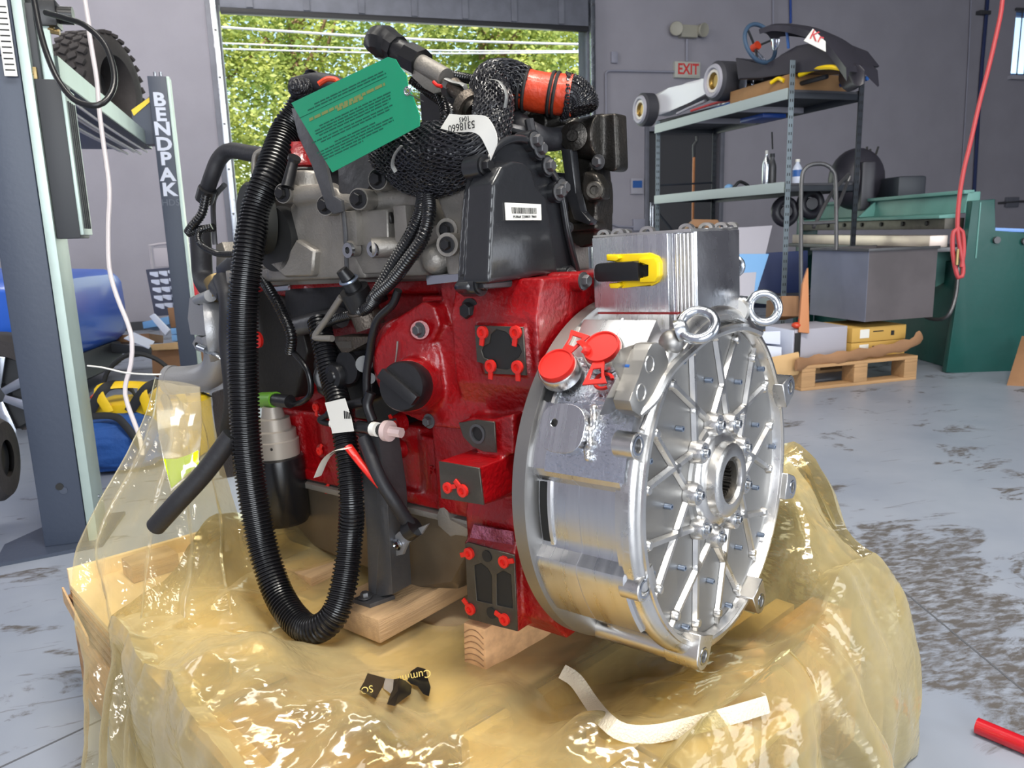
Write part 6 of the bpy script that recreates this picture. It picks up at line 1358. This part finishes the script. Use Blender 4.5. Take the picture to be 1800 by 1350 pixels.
# ---- injector-style connector and sensor rising to the upper left
tb_('rubber_boot', [(660, 88, .08), (668, 76, .08), (684, 78, .08), (700, 88, .08)], lambda u, i: .024+.006*math.sin(math.pi*min(1, u*1.4)), 'blk', 9, 12, 'black angled rubber boot')
tb_('rubber_boot', [(694, 86, .08), (722, 102, .08), (742, 112, .08)], .021, 'blk', 10, 6)
tb_('boot_collar', [(718, 100, .08), (742, 113, .08)], .025, 'blk', 8, 2)
tb_('sensor_sleeve', [(738, 112, .082), (784, 138, .085)], .0165, 'cast', 20, 4, 'pale metallic sensor sleeve')
tb_('sensor_body', [(782, 148, .085), (806, 163, .087)], .011, 'mach', 18, 2)
tb_('sensor_nut', [(786, 152, .086), (796, 158, .087)], .015, 'steel_d', 6, 2)
tb_('fitting_tube', [(796, 150, .088), (826, 180, .09)], .014, 'cast_d', 20, 2)
tb_('fitting_flange', [(818, 180, .091), (828, 190, .092)], .024, 'cast_d', 26, 2)
tb_('fitting_flange', [(826, 188, .092), (834, 196, .092)], .018, 'exh', 26, 2)
b = pr_t([(716, 118), (730, 112), (756, 128), (770, 145), (782, 152), (784, 160), (762, 165), (744, 155), (726, 138)], .095, .02, bev=.003); eng.part('latch_bracket', b, 'cast')
b = nb(); tube(b, [P(762, 144, t=.11), P(768, 150, t=.11), P(776, 152, t=.11)], .003, 8, 6); eng.part('red_clip', b, 'redp')
b = nb(); tube(b, [P(786, 140, t=.1), P(800, 146, t=.1), P(816, 150, t=.1), P(820, 162, t=.09)], (.008, .003), 8, 10); eng.part('clear_sleeve', b, 'clearp')
for pts in ([(740, 150, .05), (770, 165, .06), (782, 200, .07), (775, 220, .08), (745, 222, .1)], [(724, 140, .05), (750, 160, .04), (790, 190, .05), (792, 215, .07)], [(700, 215, .1), (740, 225, .12), (770, 235, .12), (800, 235, .1)], [(780, 130, .0), (830, 140, .0), (870, 150, -.02)]):
    tb_('harness_conduit', pts, .009, 'hose', cr=.0055)
b = nb(); pr_t([(735, 160), (780, 165), (790, 240), (740, 240)], .02, .08, b); pr_t([(850, 180), (905, 190), (915, 245), (850, 245)], -.02, .08, b); eng.part('rail_body', b, 'paint_k', soft=.005, sm=8)
# white part-number strip folded over the harness
q = [P(778, 222, t=.16), P(786, 204, t=.165), P(812, 200, t=.17), P(850, 204, t=.18), P(866, 225, t=.185), P(866, 262, t=.18)]
def flat_strip(name, c, m, th_=.0009, par=None):
    """ribbon whose two edges are given: list of (upper px, lower px, t)"""
    b = nb(); prev = None
    U = crom([P(a[0], a[1], t=t_) for a, _, t_ in c], 24); L = crom([P(d[0], d[1], t=t_) for _, d, t_ in c], 24)
    for i in range(min(len(U), len(L))):
        q = [b.verts.new(U[i]), b.verts.new(L[i]), b.verts.new(L[i]-V((0, th_, 0))), b.verts.new(U[i]-V((0, th_, 0)))]
        if prev: bridge(b, prev, q)
        else: b.faces.new(q[::-1])
        prev = q
    b.faces.new(prev); return eng.part(name, b, m, par)
ns = flat_strip('part_number_strip', [((790, 200), (774, 226), 0.213), ((812, 202), (800, 232), 0.223), ((838, 202), (828, 232), 0.233), ((856, 206), (842, 238), 0.238), ((870, 228), (850, 250), 0.240), ((874, 250), (860, 272), 0.238), ((868, 268), (862, 282), 0.233)], 'white')
up_d = (P(800, 200, t=.2)-P(803, 226, t=.2)).normalized()
add_text(eng, 'strip_print', '5318660', .0145, 'ink', P(811, 222, t=.2345), SS, -HH, ns, ext=.0003)
add_text(eng, 'strip_print', '1043', .010, 'ink', P(816, 209, t=.2345), SS, -HH, ns, ext=.0003)
tb_('pen_mark', [(868, 228, .2135), (862, 240, .2135)], .0012, 'bluei', 6, 2)
# ================================================================== GREEN HANG TAG (hangs from the harness)
MT['tagg'] = mat('green_tag_card', (4, 140, 100), .3, 0, .05, 20, coat=.5); MT['tagt'] = mat('tag_print_dark', (4, 82, 62), .5); MT['tago'] = mat('tag_print_brown', (118, 128, 72), .5)
tg = T('hang_tag', 'green printed card tag hanging on the harness over the engine', 'tag', EM, P(625, 250, t=.25))
TP = [(512, 181), (682, 100), (695, 104), (703, 118), (714, 132), (717, 152), (725, 168), (738, 206), (737, 222), (584, 303)]
def tgp(x, y, o_=0): return P(x, y, t=.25)+V((0, o_, 0))
b = nb(); plate_holes(b, [tgp(*p) for p in TP], [[tgp(716+5*math.cos(a*math.tau/14), 160+5*math.sin(a*math.tau/14)) for a in range(14)]], V((0, -.0012, 0))); card = tg.part('card', b, 'tagg')
b = nb(); torus(b, tgp(716, 160), TT, .0055, .0015, 20, 6); tg.part('eyelet', b, 'steel')
b = nb(); tube(b, [tgp(716, 160, .002), tgp(724, 166, .004), tgp(726, 176, -.02)], .001, 6, 8); tg.part('wire_tie', b, 'steel_d')
rn = random.Random(9); ux, uy = V(((682-512), (100-181))), None
du = (170/188.3, -81/188.3); dv = (81/188.3*.92, 170/188.3*.92)
def TW(u, v): return (512+du[0]*u+dv[0]*v*.5, 181+du[1]*u+dv[1]*v)
lines = [(22, 40, 175, 0), (28, 26, 178, 0), (36, 8, 178, 2), (46, 25, 172, 1), (52, 78, 128, 1), (68, 40, 178, 0), (74, 30, 178, 0), (80, 30, 176, 0), (86, 36, 170, 0), (94, 20, 176, 0), (100, 36, 170, 0), (112, 60, 140, 0), (118, 24, 172, 0), (124, 28, 172, 0), (130, 34, 150, 0), (136, 34, 110, 0)]
bs_ = {0: nb(), 1: nb()}
for v, u0, u1, k in lines:
    u = u0
    while u < u1:
        w_ = rn.uniform(5, 15) if k != 2 else (u1-u0); w_ = min(w_, u1-u); h_ = {0: 2.4, 1: 6.0, 2: .8}[k]
        a = [TW(u, v), TW(u+w_, v), TW(u+w_, v+h_), TW(u, v+h_)]; prism(bs_[1 if k == 1 else 0], [tgp(*p, .0006) for p in a], V((0, -.0004, 0))); u += w_+2.2
tg.part('dark_print', bs_[0], 'tagt', card, kind='stuff'); tg.part('brown_print', bs_[1], 'tago', card, kind='stuff')
# thin white cable tie pointing left above the elbow
b = nb(); tube(b, [P(300, 658, t=.16), P(260, 658, t=.2), P(220, 655, t=.22), P(180, 646, t=.24), P(154, 643, t=.25)], .0022, 6, 20); eng.part('tie_strap', b, 'white')
# ================================================================== CRATE, BEARERS, FILM
MT['ply'] = mat('plywood_face', (236, 208, 164), .6, 0, .08, 30, .07, 3, stretch=(1, 6, 1)); MT['plyd'] = mat('plywood_core', (150, 112, 78), .7, 0, .3, 60, .15, 10, stretch=(6, .5, 6))
MT['plyl'] = mat('plywood_edge_light', (190, 156, 116), .7, 0, .3, 60, .1, 10, stretch=(6, .5, 6)); MT['osb'] = mat('rough_skid_board', (170, 128, 84), .75, 0, .6, 30, .18, 12, stretch=(1, 4, 4))
MT['pine'] = mat('pine_lumber', (204, 160, 116), .6, 0, .1, 40, .12, 6, stretch=(1, 8, 8))
CM = M.Rotation(math.radians(-47), 4, 'Z'); CM.translation = V((-.98, 1.57, 0)); CI = CM.inverted()
cr = T('shipping_crate', 'plywood shipping crate base under the engine and film', 'crate', CM, (.6, .5, 0))
ZD = .27
for i, (x0, x1) in enumerate([(0, .33), (.332, .66), (.662, .99)]):
    b = nb(); box(b, x0, x1, .0 if i < 2 else .28, 1.05, ZD-.012, ZD, .001); cr.part('deck_panel', b, 'ply')
for k in range(7):                                   # laminated edge plies, alternately proud
    z0 = .185+k*.0105; pr_ = .004*(k % 2)
    b = nb(); box(b, .0-pr_, .985+pr_, -.002-pr_, .05, z0, z0+.010); cr.part('edge_ply', b, ('plyl', 'plyd')[k % 2])
    b = nb(); box(b, .96, .992+pr_, .28, 1.05, z0, z0+.010); cr.part('edge_ply', b, ('plyl', 'plyd')[k % 2])
b = nb(); box(b, .02, .97, .05, 1.03, .17, ZD-.013); cr.part('core_panel', b, 'plyd')
for y in (.0, .45, .95):
    b = nb(); box(b, .03, 1.28, y, y+.09, 0, .09, .003); cr.part('skid', b, 'osb')
for x in (.03, .6, 1.19):
    b = nb(); box(b, x, x+.09, 0, 1.05, .09, .165 if x > 1 else .183, .003); cr.part('cross_bearer', b, 'osb')
b = nb(); box(b, .02, 1.0, -.008, .012, .02, .182, .002); cr.part('side_board', b, 'osb')
for k in range(4):
    b = nb(); box(b, .995, 1.28, .01+k*.262, .262+k*.262, .166, .182, .0015); cr.part('lower_board', b, 'ply')
b = nb(); box(b, 1.0, 1.02, .28, 1.05, .183, .262, .002); cr.part('end_board', b, 'ply')
b = nb(); box(b, 1.1, 1.14, .45, 1.05, .183, .235, .002); cr.part('end_board', b, 'ply')
b = nb(); box(b, 1.18, 1.26, .70, 1.04, .183, .27, .002); cr.part('end_board', b, 'pine')
b = nb(); box(b, -.012, .0, .0, .5, ZD-.02, ZD+.035, .001); cr.part('rim_board', b, 'ply')
b = nb(); box(b, .03, .10, .10, .2, ZD+.001, ZD+.04, .002); cr.part('chock', b, 'plyl')
b = nb(); prism(b, [(.0, -.013, ZD+.0), (.0, -.013, ZD-.035), (.16, -.013, ZD-.075), (.16, -.013, ZD-.055)], (0, -.004, 0)); cr.part('splinter_strip', b, 'plyl')
# lumber block under the rear support, plank under the leg foot and pan
def gpt(x, y, z): return V((x, y, z))
w_ = EM.to_3x3()
bk = T('lumber_block', 'pine lumber block with end grain under the rear engine support', 'wood block', None, EM @ V((.35, .2, -.355)))
b = nb(); c = [EM @ P(x, y, t=.205) for x, y in ((814, 1094), (852, 1106), (856, 1216), (816, 1182))]; back = (EM.to_3x3() @ V((-.05, -1, 0))).normalized()*.42
prism(b, c, back, .004); bk.part('body', b, 'pine')
b = nb(); n_ = (EM.to_3x3() @ V((0, 1, 0))); cc = sum(c, V((0, 0, 0)))/4
for k in range(7):
    tube(b, [c[0]*(1-u)+c[1]*u+(c[3]-c[0])*(.08+k*.12+.28*(u-.5)**2*(2-k*.2))+n_*.0006 for u in (.06, .3, .5, .7, .94)], .0009, 5, 10)
bk.part('growth_ring', b, 'plyd', kind='stuff')
for i, (s_, t0, t1, hh) in enumerate([(.585, -.25, .26, -.253), (.86, -.2, .2, -.262)]):
    b = nb(); box(b, s_-.07, s_+.07, t0, t1, hh-.045, hh, .003); q = EM @ V((s_, t1, hh-.045))
    bb = T('bearer_plank', ('plank under the foot of the dark support leg', 'plank under the front of the oil pan')[i], 'plank', EM, (s_, t1, hh-.045), bm=b, m='plyl')
# ---- film
def film_mat():
    m = bpy.data.materials.new('yellow_film'); m.use_nodes = True; t = m.node_tree; t.nodes.remove(t.nodes['Principled BSDF']); N = t.nodes.new; L = t.links.new
    tr = N('ShaderNodeBsdfTransparent'); tr.inputs[0].default_value = (.99, .945, .755, 1)
    df = N('ShaderNodeBsdfDiffuse'); df.inputs[0].default_value = lin((255, 240, 190)); tl = N('ShaderNodeBsdfTranslucent'); tl.inputs[0].default_value = lin((255, 238, 184))
    a = N('ShaderNodeMixShader'); a.inputs[0].default_value = .5; L(df.outputs[0], a.inputs[1]); L(tl.outputs[0], a.inputs[2])
    gl = N('ShaderNodeBsdfGlossy'); gl.inputs['Roughness'].default_value = .12; gl.inputs[0].default_value = (1, .98, .93, 1)
    lw = N('ShaderNodeLayerWeight'); lw.inputs[0].default_value = .35
    mr = N('ShaderNodeMapRange'); mr.inputs[3].default_value = .10; mr.inputs[4].default_value = .80; L(lw.outputs['Facing'], mr.inputs[0])
    b = N('ShaderNodeMixShader'); L(mr.outputs[0], b.inputs[0]); L(tr.outputs[0], b.inputs[1]); L(a.outputs[0], b.inputs[2])
    fr = N('ShaderNodeFresnel'); fr.inputs[0].default_value = 1.5
    ad = N('ShaderNodeMath'); ad.operation = 'MULTIPLY_ADD'; ad.inputs[1].default_value = .75; ad.inputs[2].default_value = .02; ad.use_clamp = True; L(fr.outputs[0], ad.inputs[0])
    c = N('ShaderNodeMixShader'); L(ad.outputs[0], c.inputs[0]); L(b.outputs[0], c.inputs[1]); L(gl.outputs[0], c.inputs[2]); L(c.outputs[0], t.nodes['Material Output'].inputs[0])
    tc = N('ShaderNodeTexCoord'); n1 = N('ShaderNodeTexVoronoi'); n1.inputs['Scale'].default_value = 13; n1.feature = 'F1'; n2 = N('ShaderNodeTexNoise'); n2.inputs['Scale'].default_value = 24; n2.inputs['Detail'].default_value = 2
    n3 = N('ShaderNodeMix'); n3.data_type = 'VECTOR'; n3.inputs[0].default_value = .12; L(tc.outputs['Object'], n3.inputs[4]); L(n2.outputs['Color'], n3.inputs[5]); L(n3.outputs[1], n1.inputs['Vector'])
    mm = N('ShaderNodeMath'); mm.operation = 'ADD'; L(n1.outputs['Distance'], mm.inputs[0]); L(n2.outputs[0], mm.inputs[1])
    u = N('ShaderNodeBump'); u.inputs['Strength'].default_value = .22; u.inputs['Distance'].default_value = .012; L(mm.outputs[0], u.inputs['Height'])
    L(u.outputs[0], gl.inputs['Normal']); L(u.outputs[0], fr.inputs['Normal']); return m
MT['film'] = film_mat()
rn = random.Random(11)
CRZ = [(V((rn.gauss(0, 1), rn.gauss(0, 1), rn.gauss(0, .6))).normalized(), f, a, rn.random()*10) for f, a in ((2.2, .028), (3.3, .022), (4.6, .016), (7.1, .011), (11, .006), (17, .003))]
CO_ = V((0, 0, 0))
def crease(p):
    w = V((noise.noise(p*1.6+CO_), noise.noise(p*1.6+V((9, 0, 0))+CO_), noise.noise(p*1.6+V((0, 9, 0))+CO_)))*.16; q = p+w; r = 0
    for d, f, a, ph in CRZ:
        x = (q.dot(d)*f+ph) % 1.0; x = abs(x*2-1); r += a*(x if f > 4 else x**1.15)
    return r
def hump(x, y, cx, cy, sx, sy, h): return h*math.exp(-((x-cx)/sx)**2-((y-cy)/sy)**2)
CONES = []
for (px_, py_, h_, w_, k_) in [(405, 1000, .05, .16, 4), (410, 1085, .04, .14, 5), (465, 1205, .035, .18, 4), (380, 1260, .04, .2, 5), (640, 1310, .03, .12, 5), (1300, 1010, .07, .22, 5), (1400, 1060, .09, .24, 4), (1470, 990, .06, .2, 5), (1490, 1160, .05, .22, 6), (1340, 1210, .05, .22, 5), (1220, 1290, .04, .2, 5), (1010, 1290, .03, .2, 4), (900, 1330, .04, .22, 5), (560, 1320, .04, .22, 5)]:
    q_ = CI @ flo(px_, py_, .29); CONES.append((q_.x, q_.y, h_, w_, k_, (px_ % 7)/7))
def base_z(x, y):
    z = ZD+.006
    z += hump(x, y, 1.12, 1.0, .16, .15, .10)+hump(x, y, .95, 1.1, .2, .1, .10)+hump(x, y, .62, .02, .2, .10, .05)+hump(x, y, .22, .45, .16, .2, .08)
    for (cx, cy, h_, w_, k_, ph_) in CONES:
        dx, dy = x-cx, y-cy; d = math.hypot(dx, dy)
        if d < w_:
            a = math.atan2(dy, dx)*k_/math.tau+ph_; d *= 1+.55*abs((a % 1.0)*2-1); z += h_*max(0, 1-d/w_)
    if x > 1.0: z -= .05*smooth(1.0, 1.1, x)*(1-smooth(.75, .95, y))
    return z
poly = [(.36, .0), (.9, -.02), (1.28, -.03), (1.27, 1.06), (.5, 1.08), (.12, 1.06), (.14, .5)]
def edge_r(a, c=(.70, .52)):
    d = (math.cos(a), math.sin(a)); best = 9
    for i in range(len(poly)):
        (x0, y0), (x1, y1) = poly[i], poly[(i+1) % len(poly)]; ex, ey = x1-x0, y1-y0; den = d[0]*ey-d[1]*ex
        if abs(den) < 1e-9: continue
        t_ = ((x0-c[0])*ey-(y0-c[1])*ex)/den; u = ((x0-c[0])*d[1]-(y0-c[1])*d[0])/den
        if t_ > 0 and -1e-6 <= u <= 1+1e-6: best = min(best, t_)
    return best
def film_sheet():
    b = nb(); NA, NI, NO = 620, 92, 44; rows = []
    for j in range(NI+NO+1):
        row = []
        for i in range(NA):
            a = math.tau*i/NA; d = V((math.cos(a), math.sin(a), 0)); re = edge_r(a)
            re += .02*noise.noise(V((math.cos(a)*3, math.sin(a)*3, 2)))
            if j <= NI:
                r = .10+(re-.10)*j/NI; x, y = .70+d.x*r, .52+d.y*r; z = base_z(x, y)
            else:
                q = (j-NI)/NO; fold = noise.noise(V((math.cos(a)*9, math.sin(a)*9, q*1.2))); f2 = noise.noise(V((math.cos(a)*4, math.sin(a)*4, 7+q)))
                bul = .085+.07*f2+.03*smooth(.2, 1.2, math.cos(a-.75)*1.2); x0, y0 = .70+d.x*re, .52+d.y*re
                bul *= .10+.90*smooth(-.35, .5, math.cos(a-.5)); out = bul*math.sin(math.pi*min(1, q*.62+.02))+.04*fold*smooth(0, .5, q)*(.25+.75*smooth(-.35, .5, math.cos(a-.5)))
                x, y = x0+d.x*out, y0+d.y*out; z = base_z(x0, y0)*(1-q**1.15)+.004
            row.append(b.verts.new((x, y, z)))
        rows.append(row)
    for j in range(NI+NO): bridge(b, rows[j], rows[j+1])
    bmesh.ops.recalc_face_normals(b, faces=b.faces); b.normal_update()
    off = []
    for j, row in enumerate(rows):
        for v in row:
            c = crease(v.co); k = .9 if j <= NI else .75; k *= .3+.7*smooth(.16, .42, V((v.co.x-.78, v.co.y-.50, 0)).length); dz = c*k
            if j <= NI: off.append((v, V((0, 0, dz))))
            else:
                n_ = v.normal if (v.normal.x*(v.co.x-.7)+v.normal.y*(v.co.y-.52)) > 0 else -v.normal
                q = (j-NI)/NO; off.append((v, n_*(c*k+.02*noise.noise(v.co*6))*(1)+V((0, 0, dz*(1-q)*.9))))
    for v, o_ in off: v.co += o_; v.co.z = max(v.co.z, .004)
    return b
fb = film_sheet()
fl_ = T('plastic_film', 'crumpled translucent yellow plastic film draped over the crate round the engine', 'plastic film', CM, (.7, .52, .28))
from mathutils.bvhtree import BVHTree
bmesh.ops.triangulate(fb, faces=fb.faces[:]); BV = BVHTree.FromBMesh(fb)
fo = fl_.part('draped_sheet', fb, 'film', ang=50)
CO_ = V((3.3, 1.7, 2.2)); fb2 = film_sheet()                  # second, looser layer of the doubled film
for v in fb2.verts: v.co = V((.7, .52, 0))+(v.co-V((.7, .52, 0)))*.985; v.co.z = max(.003, v.co.z-.012)
fl_.part('under_layer', fb2, 'film', ang=50)
# gathered tall fold that climbs to the outlet elbow on the left
R_ = [[(280, 660, 1.86), (290, 690, 1.80), (322, 704, 1.78), (356, 704, 1.80), (378, 698, 1.84)],
      [(268, 715, 1.84), (288, 725, 1.78), (322, 728, 1.76), (352, 724, 1.77), (382, 720, 1.83)],
      [(240, 775, 1.78), (286, 768, 1.72), (330, 772, 1.70), (365, 765, 1.72), (392, 758, 1.8)],
      [(203, 858, 1.70), (262, 862, 1.62), (325, 880, 1.60), (380, 875, 1.62), (418, 870, 1.72)],
      [(184, 940, 1.64), (250, 950, 1.55), (320, 965, 1.54), (390, 965, 1.56), (438, 950, 1.66)],
      [(176, 1020, 1.58), (245, 1040, 1.47), (320, 1070, 1.43), (400, 1060, 1.45), (460, 1040, 1.55)],
      [(172, 1120, 1.50), (240, 1150, 1.38), (315, 1180, 1.33), (400, 1180, 1.31), (480, 1140, 1.42)],
      [(174, 1230, 1.44), (240, 1270, 1.30), (320, 1300, 1.22), (410, 1310, 1.18), (500, 1240, 1.28)],
      [(180, 1370, 1.38), (245, 1400, 1.25), (330, 1430, 1.15), (420, 1440, 1.1), (520, 1340, 1.18)],
      [(190, 1500, 1.33), (250, 1540, 1.2), (340, 1580, 1.1), (430, 1600, 1.05), (530, 1450, 1.12)]]
b = nb(); cols = [crom([at(*p) for p in r], 90) for r in R_]; nn = min(len(c) for c in cols); grid = []
for i in range(nn): grid.append(crom([c[i] for c in cols], 130))
mm = min(len(g) for g in grid); vg = []
for i in range(nn):
    col_ = []
    for j in range(mm):
        p = grid[i][j]; v_ = j/mm; u = i/nn; amp = .010+.022*min(1, v_*2)
        pl = math.sin(u*30+3*noise.noise(V((u*3, v_*3, 0))))*amp*.6+crease(p*1.0)*.8*min(1, .3+v_*2)
        n_ = V((-.35, -.9, 0)); q = p+n_*pl
        q.z = max(q.z, .004); col_.append(b.verts.new(CI @ q))
    vg.append(col_)
for i in range(nn-1):
    for j in range(mm-1): b.faces.new((vg[i][j], vg[i][j+1], vg[i+1][j+1], vg[i+1][j]))
fl_.part('gathered_fold', b, 'film', ang=50)
def onfilm(x, y, off=.003):
    o = CI @ CO; d = (CI.to_3x3() @ ray(x, y)).normalized(); h = BV.ray_cast(o, d)
    return h[0]-d*off if h[0] else CI @ flo(x, y, .3)
# black printed sticker pieces with the gold script
MT['gold'] = mat('gold_print', (206, 178, 90), .4); MT['stk'] = mat('black_sticker', (18, 18, 18), .35)
st = T('printed_sticker', 'torn black sticker with gold script lettering lying on the yellow film', 'sticker', CM, onfilm(695, 1205))
def patch(pts, m='stk', off=.020):
    q = [onfilm(x, y, off) for x, y in pts]; b = nb(); c = sum(q, V((0, 0, 0)))/len(q); d = (CI.to_3x3() @ ray(690, 1200)).normalized()
    vs = [b.verts.new(p) for p in q]; vb = [b.verts.new(p+d*.0012) for p in q]; k = len(q); cv_ = b.verts.new(c)
    for i in range(k): b.faces.new((vs[i], vs[(i+1) % k], cv_)); b.faces.new((vs[(i+1) % k], vs[i], vb[i], vb[(i+1) % k]))
    b.faces.new(vb[::-1]); return st.part('sticker_piece', b, m)
patch([(646, 1183), (678, 1192), (672, 1208), (660, 1229), (632, 1212), (640, 1198)])
pc = patch([(692, 1194), (702, 1192), (712, 1196), (724, 1206), (722, 1220), (708, 1230), (694, 1241), (680, 1238), (688, 1216)])
pd_ = patch([(716, 1196), (722, 1180), (734, 1172), (748, 1176), (752, 1192), (757, 1208), (754, 1224), (744, 1220), (734, 1206), (722, 1202)])
pg = patch([(676, 1192), (692, 1194), (696, 1206), (688, 1220), (674, 1210)], 'ffil')
fx, fy = (onfilm(752, 1186)-onfilm(690, 1200)).normalized(), None
fz = -(CI.to_3x3() @ ray(700, 1200)).normalized(); fx = (fx-fz*fx.dot(fz)).normalized(); fyv = fz.cross(fx)
add_text(st, 'script_lettering', 'Cummins', .017, 'gold', onfilm(722, 1190, .0235), -fx, -fyv, pd_, ext=.0002)
add_text(st, 'script_lettering', 'SO', .014, 'gold', onfilm(645, 1212, .0235), -fx, -fyv, pc, ext=.0002)
# white webbing strap
MT['web'] = mat('white_webbing', (226, 214, 190), .7, 0, .5, 300, stretch=(1, 1, 1))
sp_ = [(988, 1180, .02), (1012, 1196, .03), (1040, 1236, .025), (1066, 1268, .016), (1098, 1288, .012), (1150, 1290, .010), (1215, 1276, .010), (1290, 1256, .010), (1350, 1238, .008)]
pts = [onfilm(x, y, o_) for x, y, o_ in sp_]; b = nb()
tube(b, pts, lambda u, i: (.012, .0012), 8, 60, flat=fz); sw_ = T('webbing_strap', 'white woven strap curling over the film in front of the generator', 'strap', CM, pts[0], bm=b, m='web')
# bag of coolant dye taped to the elbow
MT['neon'] = mat('neon_yellow_liquid', (206, 240, 10), .15, 0, coat=.5)
def clear_mat():
    m = bpy.data.materials.new('clear_bag'); m.use_nodes = True; t = m.node_tree; t.nodes.remove(t.nodes['Principled BSDF']); N = t.nodes.new; L = t.links.new
    tr = N('ShaderNodeBsdfTransparent'); tr.inputs[0].default_value = (.95, .92, .84, 1); gl = N('ShaderNodeBsdfGlossy'); gl.inputs['Roughness'].default_value = .12; df = N('ShaderNodeBsdfDiffuse'); df.inputs[0].default_value = lin((220, 205, 170))
    a = N('ShaderNodeMixShader'); a.inputs[0].default_value = .25; L(tr.outputs[0], a.inputs[1]); L(df.outputs[0], a.inputs[2]); b = N('ShaderNodeMixShader'); b.inputs[0].default_value = .15; L(a.outputs[0], b.inputs[1]); L(gl.outputs[0], b.inputs[2]); L(b.outputs[0], t.nodes['Material Output'].inputs[0]); return m
MT['clearbag'] = clear_mat()
D_ = 1.5
bg_ = T('liquid_bag', 'clear plastic bag with neon yellow-green liquid hanging from the outlet elbow', 'bag', None, at(300, 862, D_))
bg_.base = at(300, 862, D_)
b = nb(); U = crom([at(278, 668, D_), at(276, 740, D_-.01), at(286, 805, D_), at(300, 863, D_)], 24); Rr = crom([at(352, 680, D_), at(354, 740, D_-.01), at(352, 790, D_), at(351, 818, D_)], 24); prev = None
for i in range(min(len(U), len(Rr))):
    q = []
    for k in range(9):
        u = k/8; p = U[i]*(1-u)+Rr[i]*u; q.append(b.verts.new(p+V((0, -.012*math.sin(math.pi*u)-.003*math.sin(u*14+i*.3), 0))))
    for k in range(8, -1, -1):
        u = k/8; p = U[i]*(1-u)+Rr[i]*u; q.append(b.verts.new(p+V((0, .012*math.sin(math.pi*u)+.001, 0))))
    if prev: bridge(b, prev, q)
    prev = q
bg_.part('bag_skin', b, 'clearbag')
b = nb(); prism(b, [at(x, y, D_-.004) for x, y in [(287, 806), (312, 808), (330, 800), (349, 791), (350, 816), (301, 859)]], ray(320, 820).normalized()*.010, .002); bg_.part('liquid', b, 'neon')
